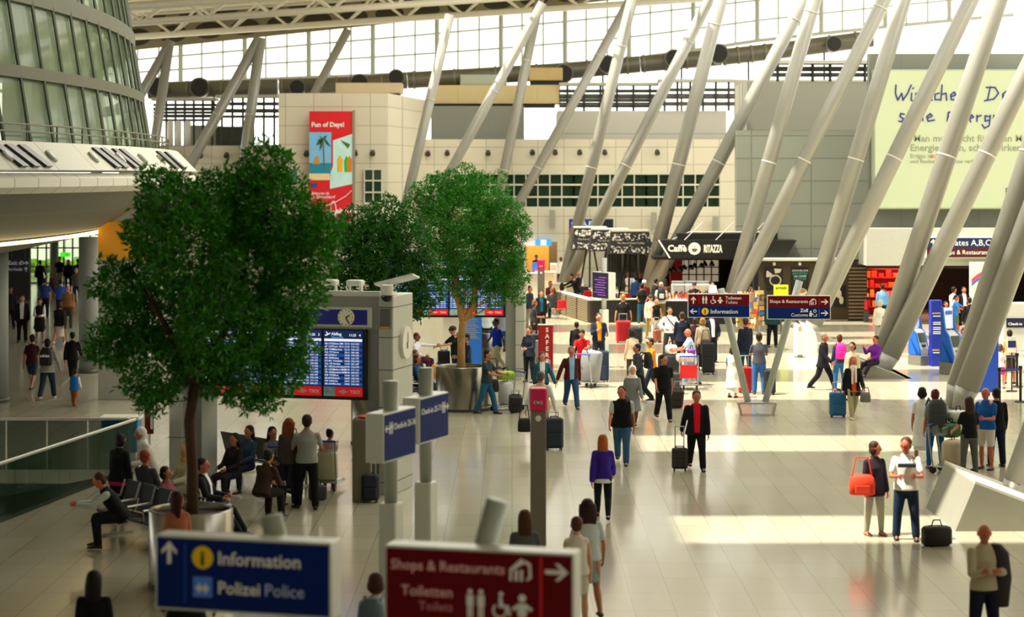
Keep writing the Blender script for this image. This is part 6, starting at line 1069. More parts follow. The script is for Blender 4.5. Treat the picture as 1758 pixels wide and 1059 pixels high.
# ------------------------------------------------------------------ people: one continuous body surface each, clothes and hair grown over it
JOBS = []
def job(o, mb, voxel, extra=None, mats=None, it=3, cut=None): JOBS.append((o, mb, voxel, extra, mats, it, cut))
SK = {'l': '#c98d6a', 'm': '#b0744f', 'd': '#7a4a30', 'k': '#4a2c1c', 'p': '#d9a284', 'r': '#c0694a'}
m_eye_w = M('#e9e6e0', .3, 0, 0); m_eye_d = M('#1a120d', .2, 0, 0); m_lip = M('#8c4038', .5, 0, 0)
def limb_dir(side, flex, abd):
    f, a = R(flex), R(abd); return Vector((side * math.sin(a), -math.sin(f) * math.cos(a), -math.cos(f) * math.cos(a)))
POSE = {
 'stand': dict(la=(4, 9, 14, 2), ra=(2, 9, 12, 2), ll=(3, 4, 3), rl=(-2, 4, 3)),
 'walk': dict(la=(-22, 8, 18, 4), ra=(22, 8, 26, 2), ll=(26, 2, 6), rl=(-16, 2, 24), lean=3),
 'walk2': dict(la=(22, 8, 26, 2), ra=(-22, 8, 18, 4), ll=(-16, 2, 24), rl=(26, 2, 6), lean=3),
 'push': dict(la=(38, 8, 42, -2), ra=(38, 8, 42, -2), ll=(18, 3, 6), rl=(-12, 3, 14), lean=6),
 'pull': dict(la=(6, 8, 14, 2), ra=(-26, 12, 6, 8), ll=(22, 2, 6), rl=(-14, 2, 20), lean=3),
 'phone': dict(la=(4, 9, 14, 2), ra=(30, 6, 105, -18), ll=(3, 4, 3), rl=(-2, 4, 3), nod=14),
 'talk': dict(la=(14, 10, 70, -10), ra=(6, 9, 20, 2), ll=(3, 5, 3), rl=(-3, 4, 3)),
 'fold': dict(la=(18, 10, 92, -62), ra=(22, 10, 88, -62), ll=(2, 5, 3), rl=(-2, 5, 3)),
 'hips': dict(la=(-16, 34, 70, -40), ra=(-16, 34, 70, -40), ll=(2, 8, 3), rl=(-2, 8, 3)),
 'front': dict(la=(16, 8, 70, -24), ra=(16, 8, 70, -24), ll=(3, 4, 3), rl=(-2, 4, 3), nod=12),
 'bend': dict(la=(55, 8, 20, -4), ra=(60, 10, 14, 0), ll=(14, 4, 12), rl=(-6, 4, 10), lean=38, nod=20),
 'reach': dict(la=(60, 6, 25, -4), ra=(50, 6, 30, -4), ll=(8, 4, 4), rl=(-6, 4, 8), lean=14, nod=10),
 'sit': dict(la=(24, 9, 52, -18), ra=(22, 9, 55, -16), ll=(84, 7, 82), rl=(82, 7, 80), lean=-6, seat=.47),
 'sitlean': dict(la=(52, 8, 42, -16), ra=(50, 8, 40, -14), ll=(86, 9, 92), rl=(84, 9, 88), lean=32, nod=24, seat=.47),
 'sitout': dict(la=(24, 9, 60, -20), ra=(24, 9, 58, -20), ll=(78, 5, 48), rl=(74, 6, 40), lean=-8, seat=.47),
 'point': dict(la=(84, 16, 6, 16), ra=(22, 9, 55, -16), ll=(84, 7, 82), rl=(82, 7, 80), lean=-4, seat=.47),
}
NP_ = [0]
def person(px, hy, h, heading, label, pose, tops, bottom, hair, skin='l', female=False, stout=1.0, hyaw=0, shoes='#1d1712', cat='person', Y=None, group=None, px_at='head', xoff=0, **kw):
    """tops: inner to outer, 'name hex sleeves(N/S/L) hem [o]' joined by |; bottom: 'name hex [length]'; hair: 'style hex'"""
    P_ = dict(POSE[pose]); P_.update(kw); lean, nod, twist, side_lean = R(P_.get('lean', 0)), R(P_.get('nod', 4)), R(P_.get('twist', 0)), R(P_.get('tilt', 0)); seat = P_.get('seat')
    child = h < 1.35; hs = h * (1.18 if child else 1.05)          # a child's head is larger for its height
    g = (.96 if female else 1.0); w_ = stout * (1.07 if female else 1.11)
    t = Vector((math.sin(side_lean), -math.sin(lean), math.cos(lean))).normalized(); r_ = Vector((1, 0, 0)); f_ = r_.cross(t) * 1.0
    f_ = t.cross(r_) ; f_ = f_ if f_.y < 0 else -f_                       # forward of the torso
    hipw = .05 * h * (1.06 if female else 1); shw = (.090 if female else .100) * h * (.5 + .5 * w_)
    legs = {}
    lowest = 0; T_, S_ = .245 * h, .238 * h
    for s, key in ((1, 'll'), (-1, 'rl')):
        fl_, ab, kn = P_[key]; hp = Vector((s * hipw, 0, 0)); k_ = hp + limb_dir(s, fl_, ab) * T_; an = k_ + limb_dir(s, fl_ - kn, ab * .5) * S_; legs[s] = [hp, k_, an]; lowest = min(lowest, an.z - .04 * h)
    pz = (seat + .055 * h) if seat else -lowest
    if 'pz' in P_: pz = P_['pz']
    O = Vector((0, 0, pz))
    for s in legs: legs[s] = [p + O for p in legs[s]]
    Sh = O + t * (.295 * h); N = O + t * (.325 * h); tw = Vector((math.cos(twist), -math.sin(twist), 0)); hy_ = R(hyaw)
    hd = (t * .6 + Vector((0, 0, .4))).normalized(); hf = Vector((math.sin(hy_), -math.cos(hy_), 0)); hf = (hf * math.cos(nod) - Vector((0, 0, 1)) * math.sin(nod)).normalized(); hr_ = hf.cross(Vector((0, 0, 1))).normalized() * -1; hu = hr_.cross(hf); hu = hu if hu.z > 0 else -hu
    Hc = N + hd * (.078 * hs) + hf * .012 * hs
    arms = {}
    for s, key in ((1, 'la'), (-1, 'ra')):
        fl_, ab, el, fa = P_[key]; sh = Sh + tw * (s * shw) - t * .032 * h; e = sh + limb_dir(s, fl_, ab) * (.172 * h); fd = limb_dir(s, fl_ + el, fa); wr = e + fd * (.150 * h); arms[s] = [sh, e, wr, fd]
    topz = (Hc + hu * .075 * hs).z
    if Y is None: Y = F * (H - topz) / (hy - HY)
    ca, sa = math.cos(R(heading)), math.sin(R(heading)); off = Vector((Hc.x * ca - Hc.y * sa, Hc.x * sa + Hc.y * ca, 0)); loc = Vector((xa(px, Y), Y, 0)) - off
    loc.z = P_.get('z0', 0)
    root = thing('person', label, cat, loc, heading, group); s_px = F / Y
    vox = .016 if s_px > 62 else (.02 if s_px > 42 else .026); vox *= max(.75, h / 1.75)
    skin_m = M(SK.get(skin, skin), .55, 0, .05)
    # body
    b = MB(); A = 0
    Tor = lambda k: [(O + t * (-.035 * h), .085 * h * w_, .058 * h * w_), (O + t * (.02 * h), .092 * h * w_, .06 * h * w_), (O + t * .10 * h, .076 * h * w_ * g, .052 * h * w_), (O + t * .20 * h, .090 * h * w_ * g, .060 * h * w_ + (.006 * h if female else 0)), (O + t * .265 * h, .088 * h * w_ * g, .052 * h), (O + t * .305 * h, .062 * h, .040 * h), (N, .036 * h, .034 * h)]
    b.loft([q[:3] for q in Tor(0)], r_, f_, 16)
    b.caps(N - t * .02 * h, Hc - hu * .03 * hs, .032 * h, .030 * h, 12)
    b.ell(Hc, .047 * hs, .056 * hs, .064 * hs, (hr_, hf, hu), 16, 11); b.ell(Hc - hu * .034 * hs + hf * .018 * hs, .034 * hs, .036 * hs, .034 * hs, (hr_, hf, hu), 12, 8)
    for s in (1, -1):
        sh, e, wr, fd = arms[s]; b.ell(sh - tw * s * .008 * h, .022 * h, .022 * h, .022 * h, None, 10, 7); b.caps(sh, e, .0215 * h * w_, .0205 * h, 10); b.caps(e, e.lerp(wr, .35), .0215 * h, .0225 * h, 10); b.caps(e.lerp(wr, .35), wr, .0225 * h, .0155 * h, 10)
        inw = -tw * s; npalm = (inw - fd * inw.dot(fd)).normalized(); kn_ = npalm.cross(fd).normalized(); kn_ = kn_ if (kn_.y < 0 or (abs(kn_.y) < .3 and kn_.z > 0)) else -kn_
        b.loft([(wr, .016 * h, .012 * h), (wr + fd * .025 * h, .021 * h, .0105 * h), (wr + fd * .048 * h, .021 * h, .009 * h), (wr + fd * .054 * h, .018 * h, .006 * h)], kn_, npalm, 10); arms[s] += [npalm, kn_]
        hp, k_, an = legs[s]; b.caps(hp, k_, .050 * h * w_, .031 * h, 12); b.caps(k_, k_.lerp(an, .33), .030 * h, .033 * h, 10); b.caps(k_.lerp(an, .33), an, .033 * h, .0215 * h, 10)
        fdir = Vector((0, -1, 0)) if not seat else Vector((0, -1, 0)); b.caps(an + Vector((0, .015 * h, -.012 * h)), an + fdir * .075 * h + Vector((0, 0, -.022 * h)), .022 * h, .017 * h, 8)
    ex = MB(); ex.mi = 0
    nz = Hc - hu * .008 * hs + hf * .056 * hs; ex.rings([[nz + hu * .026 * hs + hr_ * x * .004 * hs - hf * .003 * hs + hf * y * .004 * hs for x, y in ((-1, -1), (1, -1), (1, 1), (-1, 1))], [nz - hu * .004 * hs + hr_ * x * .0095 * hs + hf * y for x, y in ((-1, -.006), (1, -.006), (.5, .013 * hs), (-.5, .013 * hs))], [nz - hu * .010 * hs + hr_ * x * .006 * hs + hf * y for x, y in ((-1, -.006), (1, -.006), (.5, .004 * hs), (-.5, .004 * hs))]])
    for s in (1, -1):
        ex.ell(Hc + hr_ * (s * .0475 * hs) - hu * .006 * hs - hf * .004 * hs, .007 * hs, .013 * hs, .020 * hs, (hr_, hf, hu), 8, 6)
        sh, e, wr, fd, npalm, kn_ = arms[s]; base = wr + fd * .046 * h; cr = P_.get('curl', 22)
        for q, (o_, L) in enumerate(((.0165, .040), (.0055, .045), (-.0055, .042), (-.016, .033))):
            p0 = base + kn_ * o_ * h; d1 = (fd * math.cos(R(cr)) + npalm * math.sin(R(cr))).normalized(); d2 = (fd * math.cos(R(cr * 2.4)) + npalm * math.sin(R(cr * 2.4))).normalized(); p1 = p0 + d1 * L * h * .52; p2 = p1 + d2 * L * h * .48
            ex.caps(p0, p1, .0052 * h, .0048 * h, 6); ex.caps(p1, p2, .0048 * h, .0040 * h, 6)
        p0 = wr + fd * .018 * h + kn_ * .017 * h; d1 = (fd * .7 + kn_ * .6 + npalm * .3).normalized(); p1 = p0 + d1 * .022 * h; ex.caps(p0, p1, .0066 * h, .0058 * h, 6); ex.caps(p1, p1 + (fd * .9 + npalm * .35).normalized() * .02 * h, .0056 * h, .0046 * h, 6)
    if s_px > 30:
        for s in (1, -1):
            ec = Hc + hr_ * (s * .019 * hs) + hu * .008 * hs + hf * .0535 * hs; ex.mi = 1; ex.ell(ec, .0085 * hs, .004 * hs, .0048 * hs, (hr_, hf, hu), 8, 5); ex.mi = 2; ex.ell(ec + hf * .003 * hs, .0036 * hs, .003 * hs, .0038 * hs, (hr_, hf, hu), 8, 5); ex.mi = 2; ex.caps(ec + hu * .013 * hs - hr_ * .009 * hs, ec + hu * .013 * hs + hr_ * .009 * hs, .0022 * hs, .0022 * hs, 5)
        ex.mi = 3; ex.ell(Hc - hu * .031 * hs + hf * .0535 * hs, .0135 * hs, .004 * hs, .0045 * hs, (hr_, hf, hu), 8, 5)
    bo = MB(); bo = bpy.data.objects.new('body', bpy.data.meshes.new('body')); C.objects.link(bo); bo.parent = root; job(bo, b, vox, ex, [skin_m, m_eye_w, m_eye_d, m_lip])
    # garments over it
    def garment(name, hexc, rough=.85): 
        o = bpy.data.objects.new(name, bpy.data.meshes.new(name)); C.objects.link(o); o.parent = root; return o, M(hexc, rough, 0, .1, 5, 0, .25)
    specs = [q.split() for q in tops.split('|')] if tops else []
    for li, q in enumerate(specs):
        name, hexc, sl = q[0], '#' + q[1], q[2]; hem = float(q[3]) if len(q) > 3 else .03; inf = (.010 + .009 * li) * (1.0 if h > 1.3 else .8); m = MB(); opened = 'o' in q[4:]
        i_ = inf; stride = max(0, math.sin(R(max(P_['ll'][0], P_['rl'][0]))) - .05) if not seat else 0
        secs = []
        if hem > .05 and not seat:
            secs.append((O + Vector((0, 0, -hem * h)), (.112 + .14 * max(0, hem - .1)) * h * w_ + i_, (.084 + .16 * max(0, hem - .1) + .62 * hem * stride) * h * w_ + i_))
            if hem > .15: secs.append((O + Vector((0, 0, -hem * .5 * h)), .106 * h * w_ + i_, (.080 + .3 * hem * stride) * h * w_ + i_))
            secs.append((O + t * (-.03 * h), .108 * h * w_ + i_, .075 * h * w_ + i_))
        else: secs.append((O + t * (-.03 * h), .102 * h * w_ + i_, .072 * h * w_ + i_))
        secs += [(O + t * (.02 * h), .099 * h * w_ + i_, .067 * h * w_ + i_), (O + t * .10 * h, .083 * h * w_ * g + i_, .060 * h * w_ + i_), (O + t * .20 * h, .090 * h * w_ * g + i_, .063 * h * w_ + i_ + (.008 * h if female else 0)), (O + t * .25 * h, .088 * h * w_ * g + i_, .056 * h + i_), (O + t * .283 * h, .074 * h + i_, .045 * h + i_), (O + t * .306 * h, .052 * h + i_, .038 * h + i_), (O + t * .325 * h, .036 * h + i_, .035 * h + i_)]
        m.loft(secs, tw if twist else r_, f_, 18)
        for s in (1, -1):
            sh, e, wr, fd = arms[s][:4]
            if sl == 'N': m.ell(sh - tw * s * .012 * h, .026 * h + i_, .028 * h + i_, .028 * h + i_, None, 10, 7); continue
            m.ell(sh - tw * s * .004 * h, .027 * h + i_, .027 * h + i_, .027 * h + i_, None, 10, 7)
            if sl == 'S': m.caps(sh, sh.lerp(e, .66), .0255 * h * w_ + i_, .0265 * h + i_, 10)
            elif sl == 'M': m.caps(sh, e, .0285 * h * w_ + i_, .0245 * h + i_, 10); m.caps(e, e.lerp(wr, .3), .0245 * h + i_, .024 * h + i_, 10)
            else: m.caps(sh, e, .0285 * h * w_ + i_, .0250 * h + i_, 10); m.caps(e, e.lerp(wr, .4), .0250 * h + i_, .0245 * h + i_, 10); m.caps(e.lerp(wr, .4), e.lerp(wr, .93), .0245 * h + i_, .0195 * h + i_, 10)
        o, mt = garment(name, hexc)
        cut = None
        if opened:
            cut = (O.copy(), t.copy(), f_.copy(), h)
        job(o, m, vox, None, [mt], 3, cut)
    if bottom:
        q = bottom.split(); name, hexc = q[0], '#' + q[1]; m = MB(); i_ = .009; slim = name == 'leggings' or female
        waist = [(O + t * (.045 * h), .084 * h * w_ + .004, .057 * h * w_ + .004), (O + t * (.0 * h), .094 * h * w_ + i_, .063 * h * w_ + i_), (O + t * (-.05 * h), .090 * h * w_ + i_, .062 * h * w_ + i_)]
        if name in ('skirt', 'dress_skirt', 'robe'):
            L = float(q[2]) if len(q) > 2 else .25
            if seat:
                m.loft(waist, r_, f_, 16)
                for s in (1, -1): m.caps(legs[s][0], legs[s][1], .058 * h, .042 * h, 10)
            else:
                m.loft([(O + Vector((0, 0, -L * h)), (.095 + .06 * L) * h, (.08 + .12 * L + .5 * L * max(0, math.sin(R(P_['ll'][0])) - .05)) * h)] + [(O + Vector((0, 0, -L * .5 * h)), .102 * h * w_, .078 * h * w_)] + waist[::-1], r_, Vector((0, -1, 0)), 18)
        else:
            m.loft(waist[::-1], r_, f_, 16); fr = .95 if name != 'shorts' else None
            for s in (1, -1):
                hp, k_, an = legs[s]; m.caps(hp, k_ if fr else hp.lerp(k_, .85), .054 * h * w_ + i_, (.038 if slim else .043) * h + i_, 12)
                if fr: m.caps(k_, k_.lerp(an, .4), (.036 if slim else .041) * h + i_, (.034 if slim else .039) * h + i_, 10); m.caps(k_.lerp(an, .4), k_.lerp(an, fr), (.034 if slim else .039) * h + i_, (.024 if slim else .036) * h + i_, 10)
        o, mt = garment(name, hexc); job(o, m, vox, None, [mt])
    for s in (1, -1):
        an = legs[s][2]; m = MB(); m.loft([(an + Vector((0, .04 * h, -.028 * h)), .016 * h, .014 * h), (an + Vector((0, .02 * h, -.02 * h)), .026 * h, .024 * h), (an + Vector((0, -.03 * h, -.02 * h)), .027 * h, .022 * h), (an + Vector((0, -.075 * h, -.027 * h)), .027 * h, .014 * h), (an + Vector((0, -.105 * h, -.03 * h)), .015 * h, .009 * h)], Vector((1, 0, 0)), Vector((0, 0, 1)), 12)
        o = m.build('shoe', M(shoes, .5, 0, .05), root, True)
    # hair
    st, hc = hair.split() if hair else ('bald', '000'); hm = M('#' + hc, .6, 0, .25, 18, 0, .3)
    if st != 'bald':
        m = MB(); ax = (hr_, hf, hu)
        if st == 'scarf':
            m.ell(Hc + hu * .012 * hs - hf * .024 * hs, .060 * hs, .060 * hs, .068 * hs, ax, 16, 11); m.loft([(N - t * .035 * h, .092 * h, .060 * h), (N + t * .0 * h, .066 * h, .054 * h), (Hc - hu * .066 * hs - hf * .004 * hs, .046 * hs, .048 * hs), (Hc - hu * .03 * hs - hf * .022 * hs, .052 * hs, .04 * hs), (Hc - hf * .02 * hs, .054 * hs, .05 * hs)], hr_, hf, 14)
            # the face stays open: hair mesh sits behind it
            nm = 'headscarf'
        elif st == 'cap':
            m.ell(Hc + hu * .022 * hs - hf * .004 * hs, .056 * hs, .064 * hs, .055 * hs, ax, 14, 9); m.loft([(Hc + hu * .024 * hs + hf * .03 * hs, .05 * hs, .008), (Hc + hu * .020 * hs + hf * .095 * hs, .04 * hs, .006)], hr_, hu, 12); nm = 'cap'
        else:
            nm = 'hair'; m.ell(Hc + hu * .024 * hs - hf * .017 * hs, .053 * hs, .056 * hs, .054 * hs, ax, 16, 11); m.ell(Hc - hf * .026 * hs - hu * .012 * hs, .046 * hs, .038 * hs, .045 * hs, ax, 12, 8)
            if st in ('long', 'big'):
                k_ = 1.25 if st == 'big' else 1.0
                m.loft([(Hc - hf * .03 * hs - hu * .155 * hs, .052 * hs * k_, .022 * hs), (Hc - hf * .034 * hs - hu * .09 * hs, .060 * hs * k_, .030 * hs), (Hc - hf * .024 * hs - hu * .02 * hs, .060 * hs * k_, .044 * hs), (Hc + hu * .03 * hs - hf * .012 * hs, .055 * hs * k_, .054 * hs)], hr_, hf, 14)
            if st in ('bob', 'big'): m.ell(Hc - hf * .018 * hs - hu * .018 * hs, .064 * hs, .05 * hs, .056 * hs, ax, 14, 9)
            if st == 'bun': m.ell(Hc + hu * .055 * hs - hf * .045 * hs, .028 * hs, .028 * hs, .028 * hs, ax, 10, 7)
            if st == 'tail': m.caps(Hc - hf * .06 * hs + hu * .02 * hs, Hc - hf * .085 * hs - hu * .09 * hs, .02 * hs, .012 * hs, 8)
            if st == 'fringe': pass
        o = bpy.data.objects.new(nm, bpy.data.meshes.new(nm)); C.objects.link(o); o.parent = root; job(o, m, vox * .8, None, [hm], 2)
    if 'glasses' in P_:
        m = MB()
        for s in (1, -1): m.cbox(Hc + hr_ * (s * .02 * hs) + hu * .008 * hs + hf * .062 * hs, .032 * hs, .008, .018 * hs, Matrix((hr_, -hf, hu)).transposed())
        m.build('glasses', m_black, root)
    root['arm'] = 0; del root['arm']
    rot = Matrix.Rotation(R(heading), 3, 'Z'); P2 = lambda p: loc + rot @ p
    person.info = dict(Y=Y, loc=loc, s=s_px, back=P2(Sh - t * .08 * h - f_ * .085 * h), lhand=P2(arms[1][2] + arms[1][3] * .05 * h), rhand=P2(arms[-1][2] + arms[-1][3] * .05 * h), lsh=P2(arms[1][0]), hip=P2(O), lhip=P2(O + Vector((.14 * h * w_, 0, 0))), rhip=P2(O - Vector((.14 * h * w_, 0, 0))), heading=heading, h=h, N=P2(N))
    NP_[0] += 1
    return root
def run_jobs():
    """grow every queued figure surface in a scratch scene, then hand the finished meshes over"""
    ts = bpy.data.scenes.new('scratch'); tmp = []
    for o, mb, vox, ex, mats, it, cut in JOBS:
        me = bpy.data.meshes.new('r'); me.from_pydata([tuple(p) for p in mb.v], [], mb.f)
        bm = bmesh.new(); bm.from_mesh(me); bmesh.ops.recalc_face_normals(bm, faces=bm.faces); bm.to_mesh(me); bm.free()
        q = bpy.data.objects.new('r', me); ts.collection.objects.link(q); md = q.modifiers.new('m', 'REMESH'); md.mode = 'VOXEL'; md.voxel_size = vox; md.use_smooth_shade = True
        sm = q.modifiers.new('s', 'SMOOTH'); sm.factor = .5; sm.iterations = it; tmp.append(q)
    vl = ts.view_layers[0]; vl.update(); dg = vl.depsgraph
    for (o, mb, vox, ex, mats, it, cut), q in zip(JOBS, tmp):
        me = bpy.data.meshes.new_from_object(q.evaluated_get(dg), depsgraph=dg); me.name = o.name
        if ex:
            bm = bmesh.new(); bm.from_mesh(me); n0 = len(bm.faces); e = bpy.data.meshes.new('e'); e.from_pydata([tuple(p) for p in ex.v], [], ex.f); e.polygons.foreach_set('material_index', ex.m); bm.from_mesh(e); bm.to_mesh(me); bm.free()
        if cut:
            bm = bmesh.new(); bm.from_mesh(me); 
            O, t, f_, h = cut; X = Vector((1, 0, 0)); pl = [(O + X * s * .036 * h, (X * s - t * .035).normalized()) for s in (1, -1)]
            for co, no in pl: bmesh.ops.bisect_plane(bm, geom=bm.verts[:] + bm.edges[:] + bm.faces[:], plane_co=co, plane_no=no)
            bmesh.ops.delete(bm, geom=[f for f in bm.faces if (f.calc_center_median() - O).dot(f_) > 0 and all((f.calc_center_median() - co).dot(no) < 0 for co, no in pl)], context='FACES')
            bmesh.ops.solidify(bm, geom=bm.faces[:], thickness=.006); bm.to_mesh(me); bm.free()
        me.materials.clear()
        for m in mats: me.materials.append(m)
        me.shade_smooth(); old = o.data; o.data = me; bpy.data.meshes.remove(old)
    for q in tmp: bpy.data.objects.remove(q)
    bpy.data.scenes.remove(ts)
PP = person
# -- middle of the hall, walking towards us
PP(1196, 670, 1.76, 2, 'man in a bright red shirt under a dark open jacket, pulling a small case', 'pull', 'shirt e0102c L .03|jacket 14151c L .06 o', 'trousers 101116', 'short 3a2a20', 'r', stout=1.06)
PP(1067, 662, 1.78, -6, 'heavy man in a black waistcoat over a pale grey T-shirt and blue jeans', 'walk', 'shirt b9bcb8 S .03|waistcoat 0b0c12 N .05', 'jeans 31587c', 'short 2a1d16', 'r', stout=1.15, hyaw=-12, nod=-4)
PP(1140, 608, 1.78, 6, 'man in a black polo shirt and dark trousers looking aside, brown shoes', 'walk', 'shirt f0f0ea N .0|polo_shirt 0b0b0d S .04', 'trousers 0e1012', 'short 241811', 'm', hyaw=30, shoes='#6a3518')
PP(1086, 627, 1.66, 4, 'woman in a white headscarf and long grey coat', 'walk2', 'coat 6f7372 L .2', 'trousers 4a4c4c', 'scarf e6e4dc', 'l', female=True)
PP(1035, 745, 1.62, 176, 'girl with reddish hair in a purple hooded top, walking away', 'walk', 'shirt d8d8d8 N .07|hoodie 35208c L .05', 'leggings 17171c', 'long a55a26', 'p', female=True, stout=.92)
PP(981, 595, 1.74, 8, 'man in a maroon jacket and light blue shirt, hand in hand with the teal cardigan', 'walk', 'shirt 8fb8e0 L .03|jacket 4a1618 L .04 o', 'jeans 234a72', 'short 6a6058', 'r', ra=(6, 26, 10, 20), hyaw=-14)
PP(931, 604, 1.64, 4, 'woman in a teal cardigan and white top, her hand held by the man beside her', 'walk2', 'top ecebe6 L .03|cardigan 1d5f70 L .05 o', 'trousers 22324a', 'bob 5a2f22', 'l', female=True, la=(6, 24, 10, 18))
PP(928, 637, 1.74, 178, 'grey haired man in a beige waistcoat and pale sleeves, back to us behind the stele', 'stand', 'shirt d4dcE0 L .03|waistcoat c4a882 N .04', 'trousers a89c84', 'short 4d4a44', 'r', stout=1.1, la=(0, 20, 8, 12), ra=(0, 20, 8, 12))
PP(1028, 537, 1.80, 10, 'man in an orange shirt under an open navy jacket, holding a phone', 'talk', 'shirt e8901c L .03|jacket 1f2c3e L .04 o', 'jeans 1f2a3c', 'short 3b2416', 'l', stout=1.05, ra=(20, 8, 100, -20))
PP(999, 567, 1.74, -10, 'man in a red T-shirt bending over the silver bag', 'reach', 'T_shirt c8101a S .03', 'jeans 2f4a6c', 'short 1c130e', 'm', lean=20, nod=32)
PP(990, 552, 1.5, 175, 'dark haired boy in black behind the man in the red T-shirt', 'stand', 'jacket 121216 L .04', 'trousers 101014', 'short 1b120d', 'm')
PP(1070, 505, 1.78, 170, 'fair haired man in a black T-shirt with a white back print, pulling a red case', 'stand', 'T_shirt 111113 S .05', 'trousers 2a2c30', 'short b0703a', 'l', la=(-6, 14, 6, 8), ra=(10, 16, 16, 4), stout=1.04)
PP(1117, 505, 1.72, 15, 'person in a cream jacket with glasses and a dark cap, beside the black sleeveless top', 'stand', 'shirt e8d8d0 L .02|jacket d4c8a8 L .06', 'trousers 8a7440', 'cap 2a2826', 'l', glasses=1, female=True)
PP(1127, 511, 1.68, 12, 'woman in a black sleeveless top and pale trousers, holding a case handle', 'stand', 'top 0e0e10 N .04', 'trousers e2ddd0', 'bun 1a1210', 'l', female=True, stout=.9)
PP(1150, 527, 1.76, 10, 'man in a white shirt with a dark shoulder strap, hand at his hip', 'hips', 'shirt eef0f4 L .03', 'trousers 2c2c30', 'short 1c1512', 'm')
i = person.info; bag(i['lhip'] + Vector((0, -.1, -.2)), .3, .26, .12, '#1b1a1c', 'black bag at the hip of the man in the white shirt', 'bag', 0); mb = MB(); mb.tube([i['N'] + Vector((-.12, -.1, -.04)), i['loc'] + Vector((0, -.23, 1.28)), i['lhip'] + Vector((0, -.12, .06))], .022, 6); tag(mb.build('shoulder_strap', m_black), 'dark strap across the chest of the man in the white shirt', 'strap')
PP(1171, 535, 1.78, 186, 'man in a navy jacket seen from behind, beside the white shirt', 'stand', 'jacket 141a30 L .08', 'trousers 16181e', 'short 35251a', 'm', stout=1.08)
PP(1181, 563, 1.76, -88, 'bald man in a light blue shirt facing the red trolley', 'push', 'shirt a8c4e4 S .04', 'jeans 6a86a4', 'bald 000', 'r', stout=1.12)
PP(1206, 545, 1.70, 186, 'blonde woman in a beige jumper and dark navy skirt, seen from behind', 'stand', 'jumper c4b498 L .05', 'skirt 14182e .46', 'bob 9c7434', 'l', female=True)
i = person.info; bag(i['lhip'] + Vector((.34, -.1, -.38)), .36, .5, .2, '#4a3018', 'brown shoulder bag of the blonde woman in the beige jumper', 'bag', .3)
PP(1222, 533, 1.76, 20, 'man in a dark suit with a white shirt front, under the toilet sign', 'stand', 'shirt f0f0f0 L .02|suit_jacket 16202e L .1 o', 'trousers 131a26', 'short 3a1f14', 'r', la=(5, 18, 30, -20))
PP(1194, 545, 1.6, 150, 'dark haired woman in red and black between the navy jacket and the blonde woman', 'stand', 'top 2a1014 L .05', 'trousers 151015', 'bob 2c140c', 'm', female=True)
PP(1085, 565, 1.62, -160, 'woman in a patterned beige and red blouse, black hair', 'stand', 'blouse cdb89c L .08', 'trousers 3c3230', 'bob 14100f', 'm', female=True)
PP(1093, 590, 1.70, -70, 'man in a dark grey jacket with a green collar and a dark rucksack', 'walk2', 'shirt 1f8a44 N .0|jacket 3a3f44 L .05', 'trousers 1e2024', 'short 17100d', 'm')
i = person.info; backpack(i['back'] + Vector((.16, 0, -.25)), i['heading'] + 180, '#1e2024', 'dark rucksack on the man in the grey jacket')
PP(1116, 580, 1.70, -72, 'man in an orange jumper and navy trousers, black hair and glasses', 'walk', 'jumper d8801c L .03', 'trousers 141e34', 'short 120d0b', 'm', glasses=1, la=(30, 8, 60, -10))
PP(1416, 571, 1.76, 62, 'grey haired man in a black suit with a red tie, striding', 'walk', 'shirt eeeeee L .02|suit_jacket 14131c L .1', 'trousers 15141e', 'short 7a746e', 'r', hyaw=0)
PP(1441, 574, 1.66, 188, 'woman with a pink backpack and blue jeans, beside the man in the suit', 'stand', 'jacket 3a3450 L .04', 'jeans 24609c', 'bun 4a2a1c', 'l', female=True, stout=.95, shoes='#c02a50')
i = person.info; backpack(i['back'] + Vector((0, -.05, -.26)), 8, '#e0189c', 'bright pink backpack on the woman beside the man in the suit')
PP(1463, 587, 1.64, -30, 'dark haired woman in a cream jacket just behind the blonde woman', 'stand', 'jacket e2cfae L .06', 'trousers b8a488', 'bob 1f1512', 'l', female=True)
PP(1465, 612, 1.68, 6, 'blonde woman in a black waistcoat, pale scarf and red-tipped top, walking with a bag', 'walk2', 'top e05a30 L .06|waistcoat 121214 L .12 o', 'trousers a49c78', 'long 9c6a34', 'r', female=True, shoes='#d8d0c0')
i = person.info; bag(i['lhand'] + Vector((.02, -.02, -.3)), .26, .26, .14, '#6a6a66', 'grey handbag carried by the blonde woman in the black waistcoat', 'bag', .12); mb = MB(); mb.ell((0, 0, 0), .1, .08, .09, None, 10, 7); mb.caps((-.03, -.05, 0), (-.04, -.08, -.4), .035, .03, 8); mb.caps((.04, -.05, 0), (.05, -.08, -.36), .035, .03, 8); o = mb.build('scarf', M('#e8d8cc', .8), None, True); o.location = i['N'] + Vector((0, -.07, -.02)); tag(o, 'pale scarf round the neck of the blonde woman with the blue case', 'scarf')
PP(1303, 571, 1.78, 180, 'dark haired man in a grey T-shirt and blue jeans, seen from behind', 'stand', 'T_shirt 4a4a54 S .05', 'jeans 2f62a0', 'short 1c1310', 'm', la=(30, 12, 60, -30), ra=(30, 12, 60, -30), shoes='#5a2420')
PP(1279, 545, 1.82, 210, 'man in a navy jacket with a white badge, beside the sign post', 'stand', 'jacket 171c30 L .1', 'jeans 1c4058', 'short 3a2a20', 'r', stout=1.05)
PP(1258, 595, 1.45, 150, 'child in a long white dress beside the bright red suitcase', 'stand', 'top 2f5878 S .02|dress e6e0d4 N .32', 'skirt e6e0d4 .42', 'bob 2a1a12', 'm', female=True, ra=(4, 20, 20, 10))
